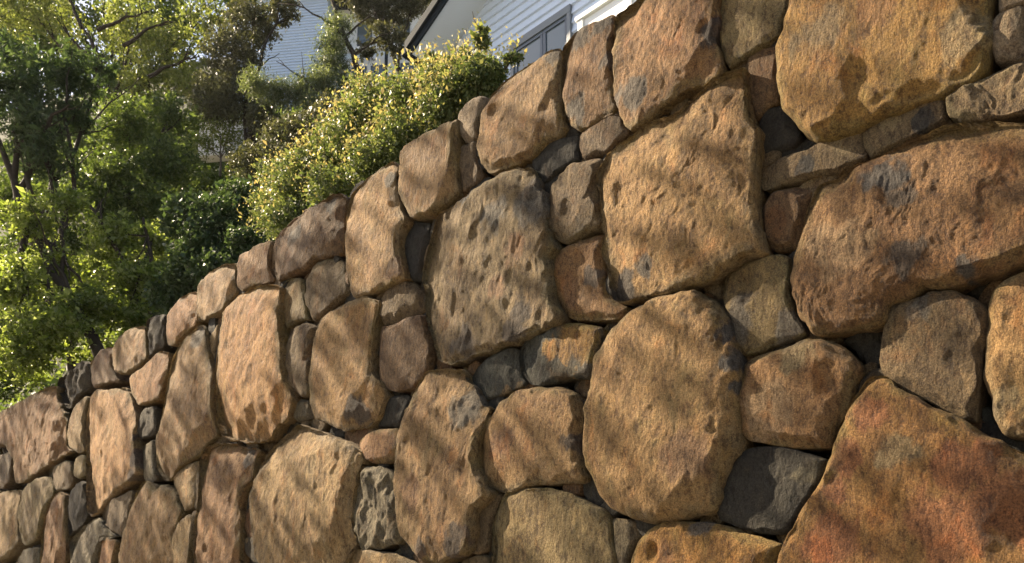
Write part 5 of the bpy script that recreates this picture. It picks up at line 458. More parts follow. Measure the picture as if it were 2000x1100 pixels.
('dark',1.1,0.008,0.012,-0.033,(-1.314,1.834),14,[(-0.126,0.014),(-0.019,-0.095),(0.065,-0.087),(0.136,-0.067),(0.069,0.04),(-0.043,0.126),(-0.125,0.105)],[]),
('greydark',1.1,0.008,0.012,-0.037,(-1.182,3.37),14,[(-0.009,0.123),(-0.064,0.027),(-0.09,-0.09),(-0.024,-0.109),(0.05,-0.092),(0.097,0.032),(0.068,0.131)],[]),
('greybrown',1.1,0.008,0.012,-0.054,(-3.258,3.514),14,[(-0.042,0.084),(-0.136,0.029),(-0.094,-0.035),(-0.023,-0.088),(0.084,-0.053),(0.132,0.009),(0.065,0.058)],[]),
('greybrown',1.1,0.008,0.012,-0.052,(-1.314,2.53),14,[(-0.079,-0.019),(-0.012,-0.067),(0.068,-0.095),(0.111,-0.028),(0.049,0.054),(-0.028,0.103),(-0.082,0.058)],[]),
('brownd',1.1,0.008,0.012,-0.055,(-3.366,3.046),14,[(0.07,0.028),(0.022,0.062),(-0.029,0.055),(-0.053,0.006),(-0.055,-0.059),(0.004,-0.065),(0.047,-0.033)],[]),
('brownd',1.1,0.008,0.012,-0.024,(-1.77,2.422),14,[(0.059,-0.048),(0.107,0.019),(0.09,0.072),(-0.004,0.056),(-0.073,0.01),(-0.113,-0.051),(-0.055,-0.092)],[]),
('greybrown',1.1,0.008,0.012,-0.032,(-1.23,3.25),14,[(-0.022,0.066),(-0.068,0.011),(-0.054,-0.045),(-0.012,-0.085),(0.054,-0.046),(0.054,0.017),(0.037,0.064)],[]),
('greybrown',1.1,0.008,0.012,-0.037,(-3.33,2.83),14,[(0.074,0.026),(0.048,0.067),(-0.02,0.051),(-0.083,0.002),(-0.067,-0.05),(-0.014,-0.063),(0.048,-0.028)],[]),
('greybrown',1.1,0.008,0.012,-0.038,(-2.178,2.566),14,[(0.05,-0.065),(0.09,-0.026),(0.064,0.036),(-0.014,0.072),(-0.091,0.06),(-0.075,-0.004),(-0.02,-0.045)],[]),
('dark',1.1,0.008,0.012,-0.016,(-3.558,3.49),14,[(0.068,-0.049),(0.049,0.059),(0.004,0.097),(-0.037,0.072),(-0.059,-0.011),(-0.029,-0.093),(0.022,-0.114)],[]),
('dark',1.1,0.008,0.012,-0.025,(-0.894,3.454),14,[(0.044,-0.071),(0.073,-0.017),(0.073,0.047),(-0.003,0.051),(-0.056,0.038),(-0.068,-0.01),(-0.026,-0.049)],[]),
('dark',1.1,0.008,0.012,-0.032,(-1.878,3.214),14,[(-0.06,0.092),(-0.118,0.049),(-0.081,-0.022),(0.004,-0.074),(0.078,-0.06),(0.087,-0.01),(0.052,0.062)],[]),
('brownd',1.1,0.008,0.012,-0.043,(-1.146,2.674),14,[(0.066,-0.083),(0.081,0.003),(0.028,0.082),(-0.036,0.097),(-0.061,0.035),(-0.048,-0.04),(0.005,-0.101)],[]),
('dark',1.1,0.008,0.012,-0.045,(-2.55,2.506),14,[(-0.048,0.052),(-0.095,-0.003),(-0.066,-0.057),(0.007,-0.05),(0.082,-0.029),(0.076,0.029),(0.024,0.052)],[]),
('greybrown',1.1,0.008,0.012,-0.024,(-2.154,3.118),14,[(0.108,0.078),(0.044,0.089),(-0.024,0.05),(-0.077,-0.023),(-0.079,-0.093),(-0.011,-0.087),(0.067,-0.02)],[]),
('dark',1.1,0.008,0.012,-0.029,(-0.258,2.002),14,[(-0.021,-0.064),(0.04,-0.064),(0.083,-0.02),(0.05,0.045),(-0.01,0.062),(-0.063,0.046),(-0.053,-0.012)],[]),
('greydark',1.1,0.008,0.012,-0.024,(-1.878,3.802),14,[(0.1,0.038),(0.056,0.08),(-0.004,0.075),(-0.079,0.013),(-0.075,-0.062),(-0.026,-0.076),(0.038,-0.048)],[]),
('dark',1.1,0.008,0.012,-0.039,(-1.914,3.454),14,[(-0.043,0.066),(-0.072,-0.028),(-0.067,-0.093),(-0.002,-0.083),(0.06,-0.011),(0.067,0.056),(0.045,0.116)],[]),
('greybrown',1.1,0.008,0.012,-0.035,(-3.258,2.65),14,[(-0.029,-0.094),(0.038,-0.066),(0.063,0.031),(0.07,0.121),(0.0,0.1),(-0.066,0.013),(-0.071,-0.075)],[]),
('greydark',1.1,0.008,0.012,-0.05,(-1.254,3.118),14,[(0.097,-0.021),(0.076,0.036),(0.013,0.064),(-0.054,0.038),(-0.098,-0.011),(-0.052,-0.057),(0.031,-0.072)],[]),
('brownd',1.1,0.008,0.012,-0.055,(-1.422,2.23),14,[(0.016,0.059),(-0.069,0.117),(-0.076,0.046),(-0.064,-0.034),(0.025,-0.105),(0.102,-0.105),(0.076,-0.014)],[]),
('greydark',1.1,0.008,0.012,-0.016,(-3.15,3.574),14,[(-0.066,-0.064),(-0.001,-0.068),(0.087,-0.014),(0.124,0.071),(0.044,0.081),(-0.047,0.052),(-0.121,-0.03)],[]),
('greybrown',1.1,0.008,0.012,-0.028,(-1.374,2.422),14,[(-0.049,-0.067),(-0.005,-0.096),(0.048,-0.056),(0.054,0.028),(0.033,0.098),(-0.024,0.091),(-0.048,0.009)],[]),
('greybrown',1.1,0.008,0.012,-0.047,(-1.914,3.574),14,[(-0.016,0.092),(-0.055,0.036),(-0.045,-0.062),(-0.006,-0.132),(0.038,-0.075),(0.063,0.019),(0.025,0.087)],[]),
('dark',1.1,0.008,0.012,-0.053,(-2.022,2.506),14,[(-0.059,-0.054),(0.005,-0.061),(0.084,-0.008),(0.082,0.044),(0.034,0.062),(-0.035,0.028),(-0.096,-0.024)],[]),
('greybrown',1.1,0.008,0.012,-0.025,(0.162,3.346),14,[(0.057,-0.005),(0.035,0.052),(-0.012,0.077),(-0.038,0.027),(-0.055,-0.029),(-0.012,-0.061),(0.029,-0.05)],[]),
('greybrown',1.1,0.008,0.012,-0.016,(-3.558,1.954),14,[(-0.059,-0.024),(-0.031,-0.09),(0.02,-0.104),(0.046,-0.02),(0.04,0.052),(0.006,0.079),(-0.036,0.058)],[]),
('dark',1.1,0.008,0.012,-0.033,(-2.202,2.686),14,[(-0.075,-0.056),(0.013,-0.047),(0.083,-0.018),(0.1,0.035),(0.021,0.043),(-0.051,0.037),(-0.094,-0.007)],[]),
('greybrown',1.1,0.008,0.012,-0.04,(-2.034,3.178),14,[(-0.085,0.002),(-0.036,-0.035),(0.045,-0.049),(0.119,-0.029),(0.063,0.017),(-0.005,0.063),(-0.089,0.046)],[]),
('dark',1.1,0.008,0.012,-0.017,(-0.138,3.286),14,[(-0.048,-0.06),(0.006,-0.051),(0.044,-0.013),(0.058,0.037),(0.018,0.055),(-0.033,0.04),(-0.075,-0.015)],[]),
('greydark',1.1,0.008,0.012,-0.053,(-3.354,2.938),14,[(0.062,0.011),(0.038,0.044),(-0.005,0.072),(-0.066,0.02),(-0.066,-0.04),(-0.02,-0.052),(0.029,-0.039)],[]),
('brownd',1.1,0.008,0.012,-0.046,(-1.002,3.454),14,[(0.056,-0.089),(0.069,-0.024),(0.022,0.062),(-0.034,0.096),(-0.062,0.058),(-0.057,-0.026),(0.006,-0.075)],[]),
('greybrown',1.1,0.008,0.012,-0.043,(-0.27,2.398),14,[(-0.046,0.051),(-0.102,0.01),(-0.053,-0.028),(0.002,-0.047),(0.079,-0.033),(0.097,0.017),(0.033,0.044)],[]),
('dark',1.1,0.008,0.012,-0.021,(-3.546,1.858),14,[(-0.041,-0.054),(0.009,-0.05),(0.042,-0.014),(0.056,0.034),(0.019,0.069),(-0.026,0.03),(-0.069,-0.01)],[]),
('brownd',1.1,0.008,0.012,-0.019,(-1.902,3.334),14,[(0.005,-0.066),(0.06,-0.041),(0.069,0.009),(0.019,0.036),(-0.031,0.049),(-0.052,0.013),(-0.047,-0.03)],[]),
('dark',1.1,0.008,0.012,-0.033,(-1.23,2.614),14,[(0.043,-0.013),(0.052,0.069),(0.017,0.114),(-0.038,0.065),(-0.065,-0.034),(-0.033,-0.082),(0.012,-0.101)],[]),
('greybrown',1.1,0.008,0.012,-0.02,(-1.914,3.682),14,[(0.056,0.025),(0.045,0.068),(-0.013,0.055),(-0.068,-0.0),(-0.062,-0.053),(-0.018,-0.068),(0.037,-0.027)],[]),
('greybrown',1.1,0.008,0.012,-0.026,(0.642,2.866),14,[(0.033,0.043),(-0.037,0.044),(-0.091,0.002),(-0.063,-0.037),(-0.002,-0.06),(0.073,-0.027),(0.074,0.018)],[]),
('greybrown',1.1,0.008,0.012,-0.037,(0.402,3.394),14,[(-0.042,0.011),(-0.034,-0.029),(-0.001,-0.052),(0.042,-0.037),(0.042,0.011),(0.026,0.055),(-0.02,0.048)],[]),
('greybrown',1.1,0.008,0.012,-0.03,(-2.478,3.166),14,[(-0.027,-0.041),(0.017,-0.047),(0.064,-0.011),(0.045,0.033),(0.008,0.05),(-0.037,0.03),(-0.064,-0.016)],[]),
('brownd',1.1,0.008,0.012,-0.049,(-0.042,3.334),14,[(0.03,0.027),(-0.021,0.098),(-0.066,0.08),(-0.062,0.006),(-0.01,-0.062),(0.046,-0.093),(0.059,-0.04)],[]),
('greydark',1.1,0.008,0.012,-0.05,(-0.15,2.602),14,[(-0.053,0.027),(-0.05,-0.035),(0.01,-0.074),(0.041,-0.042),(0.07,-0.001),(0.014,0.042),(-0.043,0.085)],[]),
('dark',1.1,0.008,0.012,-0.038,(-1.218,2.95),14,[(-0.049,0.055),(-0.082,0.014),(-0.046,-0.026),(0.009,-0.049),(0.068,-0.034),(0.071,0.01),(0.026,0.048)],[]),
('dark',1.1,0.008,0.012,-0.026,(-0.45,3.298),14,[(-0.04,-0.045),(0.042,-0.055),(0.077,-0.012),(0.08,0.034),(0.003,0.063),(-0.057,0.029),(-0.083,-0.009)],[]),
('greybrown',1.1,0.008,0.012,-0.022,(-2.682,3.538),14,[(0.012,0.071),(-0.024,0.039),(-0.052,-0.005),(-0.03,-0.053),(0.014,-0.083),(0.047,-0.026),(0.044,0.032)],[]),
('brownd',1.1,0.008,0.012,-0.038,(-1.866,2.446),14,[(-0.022,0.067),(-0.045,0.026),(-0.046,-0.013),(-0.008,-0.046),(0.052,-0.061),(0.057,-0.01),(0.032,0.035)],[]),
('greybrown',1.1,0.008,0.012,-0.044,(-0.294,3.346),14,[(0.051,-0.048),(0.074,-0.013),(0.063,0.026),(-0.011,0.049),(-0.076,0.033),(-0.059,-0.004),(-0.026,-0.037)],[]),
('greybrown',1.1,0.008,0.012,-0.022,(-2.73,3.67),14,[(-0.023,0.042),(-0.065,0.032),(-0.05,-0.006),(-0.003,-0.037),(0.054,-0.047),(0.082,-0.017),(0.025,0.021)],[]),
('greybrown',1.1,0.008,0.012,-0.015,(-2.91,3.562),14,[(-0.034,0.024),(-0.035,-0.018),(-0.024,-0.061),(0.021,-0.048),(0.033,-0.001),(0.036,0.041),(0.001,0.039)],[]),
('dark',1.1,0.008,0.012,-0.037,(0.27,3.358),14,[(0.004,0.032),(-0.055,0.025),(-0.081,-0.018),(-0.026,-0.031),(0.022,-0.034),(0.053,-0.004),(0.065,0.035)],[]),
('dark',1.1,0.008,0.012,-0.039,(-0.162,2.974),14,[(0.01,-0.079),(0.035,-0.027),(0.032,0.026),(0.008,0.052),(-0.028,0.06),(-0.031,-0.001),(-0.029,-0.059)],[]),
('dark',1.1,0.008,0.012,-0.017,(-0.762,2.41),14,[(-0.018,-0.033),(0.025,-0.036),(0.048,-0.001),(0.041,0.034),(-0.001,0.047),(-0.048,0.022),(-0.06,-0.021)],[]),
('brownd',1.1,0.008,0.012,-0.033,(-0.57,2.458),14,[(0.042,0.025),(0.032,0.078),(-0.016,0.063),(-0.047,0.002),(-0.043,-0.054),(-0.005,-0.05),(0.024,-0.024)],[]),
('dark',1.1,0.008,0.012,-0.048,(-0.174,2.89),14,[(0.025,0.025),(-0.008,0.042),(-0.052,0.019),(-0.048,-0.021),(-0.016,-0.046),(0.032,-0.036),(0.055,0.003)],[]),
('dark',1.1,0.008,0.012,-0.05,(0.762,2.302),14,[(-0.04,0.006),(-0.029,-0.039),(0.022,-0.057),(0.037,-0.022),(0.034,0.012),(0.003,0.045),(-0.03,0.035)],[]),
('brownd',1.1,0.008,0.012,-0.033,(-3.018,3.574),14,[(0.004,0.046),(-0.032,0.026),(-0.035,-0.005),(-0.019,-0.03),(0.016,-0.037),(0.037,-0.009),(0.042,0.026)],[]),
('greydark',1.1,0.008,0.012,-0.032,(0.594,3.502),14,[(0.036,0.034),(-0.007,0.035),(-0.055,0.014),(-0.044,-0.02),(-0.017,-0.042),(0.037,-0.034),(0.046,0.005)],[]),
('greydark',1.1,0.008,0.012,-0.034,(-0.654,3.442),14,[(-0.041,0.024),(-0.025,-0.025),(0.008,-0.06),(0.03,-0.037),(0.033,0.002),(0.012,0.05),(-0.026,0.06)],[]),
('greybrown',1.1,0.008,0.012,-0.029,(-1.602,2.926),14,[(0.043,0.049),(-0.007,0.047),(-0.048,0.012),(-0.039,-0.022),(-0.013,-0.035),(0.028,-0.029),(0.051,0.009)],[]),
('dark',1.1,0.008,0.012,-0.028,(0.558,3.418),14,[(-0.0,0.037),(-0.049,0.006),(-0.044,-0.03),(-0.021,-0.045),(0.025,-0.029),(0.055,0.018),(0.041,0.047)],[]),
('greydark',1.1,0.008,0.012,-0.046,(-0.786,3.466),14,[(0.031,0.027),(0.011,0.057),(-0.02,0.038),(-0.032,-0.005),(-0.033,-0.063),(0.006,-0.051),(0.032,-0.019)],[]),
('brownd',1.1,0.008,0.012,-0.043,(-1.602,2.77),14,[(-0.016,-0.055),(0.026,-0.057),(0.035,-0.013),(0.023,0.024),(-0.006,0.063),(-0.041,0.041),(-0.034,-0.007)],[]),
('dark',1.1,0.008,0.012,-0.049,(0.558,3.022),14,[(0.042,-0.036),(0.094,-0.011),(0.069,0.031),(-0.007,0.031),(-0.075,0.028),(-0.067,-0.008),(-0.028,-0.041)],[]),
('greybrown',1.1,0.008,0.012,-0.051,(-0.198,2.518),14,[(-0.004,0.078),(-0.041,0.063),(-0.03,-0.013),(-0.011,-0.061),(0.02,-0.071),(0.036,-0.017),(0.027,0.047)],[]),
('dark',1.1,0.008,0.012,-0.033,(-1.086,3.43),14,[(-0.045,0.004),(-0.034,-0.037),(0.011,-0.032),(0.048,-0.023),(0.04,0.014),(0.006,0.031),(-0.029,0.032)],[]),
('brownd',1.1,0.008,0.012,-0.049,(1.074,2.398),14,[(0.046,0.045),(-0.012,0.04),(-0.045,0.006),(-0.053,-0.027),(-0.015,-0.039),(0.038,-0.026),(0.056,0.011)],[]),
('greybrown',1.1,0.008,0.012,-0.032,(-2.718,3.79),14,[(-0.046,-0.0),(-0.003,-0.055),(0.047,-0.083),(0.044,-0.026),(0.033,0.04),(-0.021,0.072),(-0.059,0.064)],[]),
('greybrown',1.1,0.008,0.012,-0.042,(-3.078,2.578),14,[(-0.013,-0.054),(0.021,-0.028),(0.041,0.005),(0.028,0.04),(-0.008,0.047),(-0.038,0.016),(-0.041,-0.027)],[]),
('brownd',1.1,0.008,0.012,-0.021,(-0.366,2.014),14,[(0.022,-0.037),(0.051,-0.023),(0.059,0.016),(-0.0,0.047),(-0.038,0.032),(-0.047,0.006),(-0.026,-0.03)],[]),
('greydark',1.1,0.008,0.012,-0.025,(-1.386,2.086),14,[(-0.035,-0.035),(0.01,-0.048),(0.049,-0.003),(0.055,0.032),(0.024,0.055),(-0.033,0.022),(-0.052,-0.014)],[]),
('dark',1.1,0.008,0.012,-0.025,(-0.87,3.586),14,[(0.033,-0.032),(0.035,0.013),(0.029,0.052),(-0.008,0.036),(-0.041,0.006),(-0.037,-0.033),(-0.011,-0.058)],[]),
('greydark',1.1,0.008,0.012,-0.05,(-1.35,1.942),14,[(0.017,-0.047),(0.033,-0.007),(0.042,0.031),(0.004,0.035),(-0.036,0.031),(-0.052,-0.012),(-0.029,-0.047)],[]),
('dark',1.1,0.008,0.012,-0.048,(-0.066,2.65),14,[(0.023,0.024),(-0.008,0.053),(-0.042,0.029),(-0.03,-0.01),(-0.01,-0.036),(0.018,-0.029),(0.044,-0.007)],[]),
('greydark',1.1,0.008,0.012,-0.033,(-0.582,3.43),14,[(-0.004,-0.031),(0.029,-0.028),(0.044,0.001),(0.019,0.025),(-0.016,0.043),(-0.047,0.018),(-0.035,-0.017)],[]),
('dark',1.1,0.008,0.012,-0.041,(-0.798,1.786),14,[(-0.007,0.036),(-0.037,0.022),(-0.04,-0.019),(-0.007,-0.035),(0.028,-0.041),(0.048,-0.003),(0.028,0.038)],[]),
('brownd',1.1,0.008,0.012,-0.043,(-2.358,3.478),14,[(-0.078,0.016),(-0.06,-0.018),(-0.012,-0.038),(0.045,-0.026),(0.092,0.003),(0.054,0.041),(-0.019,0.033)],[]),
('dark',1.1,0.008,0.012,-0.016,(-0.018,1.846),14,[(-0.028,-0.034),(0.028,-0.058),(0.072,-0.052),(0.041,0.004),(-0.002,0.045),(-0.04,0.046),(-0.067,0.025)],[]),
('dark',1.1,0.008,0.012,-0.016,(-0.15,2.782),14,[(0.018,0.061),(-0.015,0.047),(-0.032,0.012),(-0.026,-0.034),(0.001,-0.063),(0.025,-0.032),(0.036,0.013)],[]),
('greybrown',1.1,0.008,0.012,-0.045,(-3.474,2.578),14,[(-0.047,0.001),(-0.031,-0.027),(0.009,-0.035),(0.059,-0.023),(0.038,0.012),(0.014,0.039),(-0.034,0.034)],[]),
('dark',1.1,0.008,0.012,-0.025,(0.558,2.65),14,[(0.029,0.046),(-0.024,0.029),(-0.069,0.0),(-0.054,-0.037),(0.001,-0.05),(0.044,-0.017),(0.064,0.02)],[]),
('greybrown',1.1,0.008,0.012,-0.039,(0.21,1.858),14,[(0.055,-0.001),(0.053,0.033),(0.004,0.038),(-0.046,0.02),(-0.048,-0.014),(-0.038,-0.05),(0.025,-0.037)],[]),
('dark',1.1,0.008,0.012,-0.022,(-3.318,2.722),14,[(0.037,-0.01),(0.013,0.041),(-0.036,0.087),(-0.052,0.041),(-0.029,-0.016),(0.007,-0.057),(0.049,-0.067)],[]),
('brownd',1.1,0.008,0.012,-0.036,(-3.462,3.49),14,[(0.028,0.045),(-0.016,0.048),(-0.044,0.006),(-0.051,-0.04),(-0.008,-0.047),(0.037,-0.03),(0.037,0.012)],[]),
('brownd',1.1,0.008,0.012,-0.019,(-0.918,2.602),14,[(0.019,0.043),(-0.016,0.027),(-0.042,0.0),(-0.035,-0.033),(0.001,-0.033),(0.037,-0.02),(0.053,0.022)],[]),
('brownd',1.1,0.008,0.012,-0.035,(0.39,2.362),14,[(0.016,0.062),(-0.028,0.034),(-0.042,-0.014),(-0.038,-0.061),(0.006,-0.04),(0.047,-0.01),(0.038,0.032)],[]),
('greydark',1.1,0.008,0.012,-0.021,(-0.882,3.658),14,[(-0.021,-0.034),(0.029,-0.051),(0.043,-0.014),(0.029,0.015),(-0.002,0.047),(-0.036,0.028),(-0.061,-0.002)],[]),
('greybrown',1.1,0.008,0.012,-0.048,(-0.618,2.638),14,[(0.053,0.051),(0.004,0.044),(-0.035,0.015),(-0.065,-0.032),(-0.032,-0.061),(0.016,-0.029),(0.045,0.005)],[]),
('brownd',1.1,0.008,0.012,-0.018,(-1.23,1.774),14,[(-0.006,-0.036),(0.04,-0.029),(0.076,-0.005),(0.028,0.024),(-0.019,0.035),(-0.08,0.028),(-0.057,-0.014)],[]),
('dark',1.1,0.008,0.012,-0.032,(0.786,2.878),14,[(-0.042,-0.032),(0.011,-0.046),(0.066,-0.011),(0.068,0.026),(0.024,0.045),(-0.033,0.022),(-0.073,-0.009)],[]),
('greybrown',1.1,0.008,0.012,-0.033,(0.486,1.786),14,[(-0.045,0.037),(-0.059,-0.0),(-0.027,-0.036),(0.023,-0.045),(0.053,-0.019),(0.039,0.017),(0.003,0.05)],[]),
('dark',1.1,0.008,0.012,-0.015,(-2.19,2.794),14,[(0.025,-0.041),(0.037,-0.001),(0.021,0.031),(-0.007,0.045),(-0.032,0.021),(-0.043,-0.024),(-0.01,-0.05)],[]),
('greybrown',1.1,0.008,0.012,-0.055,(-2.262,3.178),14,[(-0.037,-0.052),(0.013,-0.029),(0.064,0.004),(0.053,0.042),(0.009,0.041),(-0.031,0.014),(-0.064,-0.026)],[]),
('greydark',1.1,0.008,0.012,-0.023,(0.762,2.218),14,[(-0.05,0.008),(-0.057,-0.027),(-0.027,-0.053),(0.025,-0.021),(0.076,0.014),(0.036,0.032),(-0.005,0.036)],[]),
('dark',1.1,0.008,0.012,-0.025,(-0.186,1.93),14,[(0.051,-0.009),(0.055,0.024),(-0.0,0.043),(-0.04,0.021),(-0.069,-0.007),(-0.032,-0.04),(0.027,-0.036)],[]),
('greybrown',1.1,0.008,0.012,-0.02,(-2.91,2.53),14,[(0.017,-0.031),(0.065,-0.022),(0.065,0.018),(0.007,0.041),(-0.041,0.03),(-0.055,0.003),(-0.029,-0.025)],[]),
('brownd',1.1,0.008,0.012,-0.038,(-1.17,2.794),14,[(-0.028,-0.025),(0.008,-0.039),(0.038,-0.013),(0.04,0.016),(0.02,0.05),(-0.028,0.029),(-0.055,-0.002)],[]),
('dark',1.1,0.008,0.012,-0.049,(-3.174,2.602),14,[(0.069,0.045),(0.008,0.054),(-0.051,0.019),(-0.072,-0.023),(-0.04,-0.051),(0.022,-0.033),(0.065,0.002)],[]),
('dark',1.1,0.008,0.012,-0.048,(0.546,1.87),14,[(-0.038,0.049),(-0.045,-0.001),(-0.017,-0.05),(0.025,-0.067),(0.036,-0.021),(0.03,0.025),(-0.003,0.059)],[]),
('greybrown',1.1,0.008,0.012,-0.05,(-2.178,3.022),14,[(-0.027,0.035),(-0.05,-0.006),(-0.059,-0.045),(-0.003,-0.035),(0.045,-0.012),(0.07,0.03),(0.031,0.046)],[]),
('greybrown',1.1,0.008,0.012,-0.021,(0.978,2.89),14,[(-0.004,-0.042),(0.026,-0.016),(0.044,0.022),(0.027,0.054),(-0.015,0.037),(-0.055,-0.002),(-0.041,-0.041)],[]),
('greybrown',1.1,0.008,0.012,-0.025,(-1.614,3.142),14,[(0.068,0.008),(0.038,0.033),(0.001,0.035),(-0.039,0.012),(-0.046,-0.021),(-0.021,-0.037),(0.019,-0.025)],[]),
('greybrown',1.1,0.008,0.012,-0.025,(0.882,2.878),14,[(-0.025,-0.04),(0.014,-0.028),(0.067,0.008),(0.055,0.048),(0.009,0.057),(-0.044,0.017),(-0.047,-0.023)],[]),
('dark',1.1,0.008,0.012,-0.049,(-1.494,2.602),14,[(-0.038,0.053),(-0.035,0.008),(-0.029,-0.041),(0.014,-0.046),(0.052,-0.037),(0.044,0.015),(0.005,0.057)],[]),
('dark',1.1,0.008,0.012,-0.034,(-1.602,2.842),14,[(0.063,-0.047),(0.039,0.009),(-0.006,0.062),(-0.049,0.058),(-0.044,0.015),(-0.021,-0.037),(0.028,-0.058)],[]),
('greybrown',1.1,0.008,0.012,-0.031,(0.486,3.01),14,[(0.015,0.05),(-0.027,0.047),(-0.036,-0.01),(-0.034,-0.052),(0.002,-0.051),(0.036,-0.014),(0.04,0.032)],[]),
('greybrown',1.1,0.008,0.012,-0.025,(-1.674,2.434),14,[(-0.028,-0.062),(0.023,-0.034),(0.068,0.026),(0.047,0.06),(0.004,0.063),(-0.054,0.008),(-0.052,-0.041)],[]),
('greybrown',1.1,0.008,0.012,-0.035,(-2.322,2.566),14,[(-0.043,-0.036),(-0.013,-0.057),(0.033,-0.022),(0.066,0.027),(0.033,0.05),(-0.014,0.045),(-0.038,0.0)],[]),
('dark',1.1,0.008,0.012,-0.032,(1.05,2.002),14,[(0.007,0.044),(-0.05,0.055),(-0.066,0.017),(-0.033,-0.029),(0.024,-0.06),(0.05,-0.03),(0.061,0.008)],[]),
('greydark',1.1,0.008,0.012,-0.051,(0.294,2.59),14,[(-0.058,-0.004),(-0.019,-0.03),(0.021,-0.037),(0.055,-0.016),(0.044,0.023),(-0.0,0.047),(-0.033,0.025)],[]),
('greybrown',1.1,0.008,0.012,-0.04,(0.594,2.386),14,[(-0.07,0.012),(-0.067,-0.024),(-0.032,-0.051),(0.046,-0.034),(0.093,0.011),(0.052,0.036),(-0.006,0.044)],[]),
('greybrown',1.1,0.008,0.012,-0.03,(-3.354,2.614),14,[(-0.025,0.019),(-0.034,-0.017),(-0.02,-0.043),(0.016,-0.044),(0.047,-0.001),(0.044,0.048),(0.004,0.04)],[]),
('dark',1.1,0.008,0.012,-0.026,(-2.766,2.338),14,[(0.009,0.033),(-0.036,0.037),(-0.071,0.02),(-0.046,-0.027),(0.016,-0.039),(0.076,-0.044),(0.047,0.001)],[]),
('dark',1.1,0.008,0.012,-0.048,(-2.826,3.55),14,[(0.047,-0.071),(0.047,-0.018),(0.024,0.041),(-0.024,0.067),(-0.052,0.046),(-0.038,-0.009),(0.001,-0.057)],[]),
('greydark',1.1,0.008,0.012,-0.04,(-1.194,2.866),14,[(-0.047,0.017),(-0.033,-0.017),(0.006,-0.053),(0.037,-0.029),(0.051,0.0),(0.022,0.042),(-0.03,0.048)],[]),
('greydark',1.1,0.008,0.012,-0.045,(-1.386,2.326),14,[(-0.036,-0.038),(-0.008,-0.058),(0.022,-0.046),(0.032,0.006),(0.022,0.052),(-0.008,0.067),(-0.036,0.025)],[]),
('dark',1.1,0.008,0.012,-0.024,(-2.61,3.502),14,[(-0.071,-0.008),(-0.041,-0.039),(0.022,-0.042),(0.047,-0.008),(0.067,0.029),(0.008,0.034),(-0.05,0.03)],[]),
('dark',1.1,0.008,0.012,-0.039,(0.654,2.062),14,[(-0.029,0.045),(-0.037,-0.002),(-0.018,-0.034),(0.012,-0.058),(0.04,-0.023),(0.042,0.03),(0.006,0.048)],[]),
('greydark',1.1,0.008,0.012,-0.02,(0.078,3.334),14,[(0.002,-0.074),(0.041,-0.071),(0.043,-0.017),(0.022,0.05),(-0.021,0.068),(-0.059,0.058),(-0.044,-0.017)],[]),
('dark',1.1,0.008,0.012,-0.018,(-0.27,2.314),14,[(0.041,0.036),(-0.026,0.04),(-0.077,0.016),(-0.048,-0.016),(-0.007,-0.039),(0.052,-0.029),(0.087,0.004)],[]),
('dark',1.1,0.008,0.012,-0.035,(-2.994,2.554),14,[(-0.047,0.018),(-0.04,-0.021),(0.01,-0.039),(0.063,-0.046),(0.068,-0.002),(0.018,0.047),(-0.035,0.045)],[]),
('dark',1.1,0.008,0.012,-0.028,(-1.374,2.014),14,[(0.052,-0.057),(0.062,-0.013),(0.016,0.026),(-0.03,0.063),(-0.043,0.027),(-0.033,-0.011),(0.002,-0.051)],[]),
('greybrown',1.1,0.008,0.012,-0.017,(-0.174,3.214),14,[(-0.018,-0.036),(0.019,-0.045),(0.031,-0.006),(0.037,0.031),(0.002,0.038),(-0.038,0.032),(-0.037,-0.01)],[]),
('dark',1.1,0.008,0.012,-0.029,(-0.342,3.502),14,[(-0.027,-0.066),(0.014,-0.073),(0.045,-0.042),(0.04,0.03),(0.004,0.059),(-0.022,0.045),(-0.037,0.005)],[]),
('greybrown',1.1,0.008,0.012,-0.028,(-0.858,3.79),14,[(-0.075,-0.044),(-0.03,-0.056),(0.033,-0.03),(0.057,0.016),(0.063,0.061),(-0.001,0.053),(-0.066,0.006)],[]),
('greybrown',1.1,0.008,0.012,-0.03,(-1.386,3.514),14,[(-0.018,0.025),(-0.044,0.002),(-0.033,-0.024),(0.001,-0.037),(0.034,-0.016),(0.04,0.012),(0.02,0.036)],[]),
('greybrown',1.1,0.008,0.012,-0.053,(-2.766,2.506),14,[(-0.002,-0.031),(0.048,-0.038),(0.067,-0.012),(0.032,0.026),(-0.032,0.051),(-0.065,0.029),(-0.061,-0.008)],[]),
('dark',1.1,0.008,0.012,-0.041,(-1.95,2.47),14,[(-0.022,-0.042),(0.033,-0.02),(0.081,0.021),(0.05,0.044),(-0.009,0.048),(-0.058,0.002),(-0.054,-0.028)],[]),
('greydark',1.1,0.008,0.012,-0.019,(-1.218,3.034),14,[(-0.012,0.091),(-0.038,0.05),(-0.045,-0.018),(-0.007,-0.062),(0.033,-0.088),(0.042,-0.019),(0.021,0.038)],[]),
('greybrown',1.1,0.008,0.012,-0.017,(-2.838,2.518),14,[(-0.004,-0.032),(0.049,-0.033),(0.044,0.003),(0.027,0.029),(-0.016,0.03),(-0.067,0.016),(-0.039,-0.016)],[]),
('greybrown',1.1,0.008,0.012,-0.047,(0.606,2.782),14,[(-0.022,0.003),(-0.026,-0.033),(-0.009,-0.058),(0.015,-0.019),(0.039,0.023),(0.02,0.048),(-0.005,0.033)],[]),
('dark',1.1,0.008,0.012,-0.034,(-2.346,3.19),14,[(-0.0,-0.038),(0.024,-0.027),(0.031,0.006),(0.011,0.027),(-0.01,0.026),(-0.031,0.012),(-0.024,-0.021)],[]),
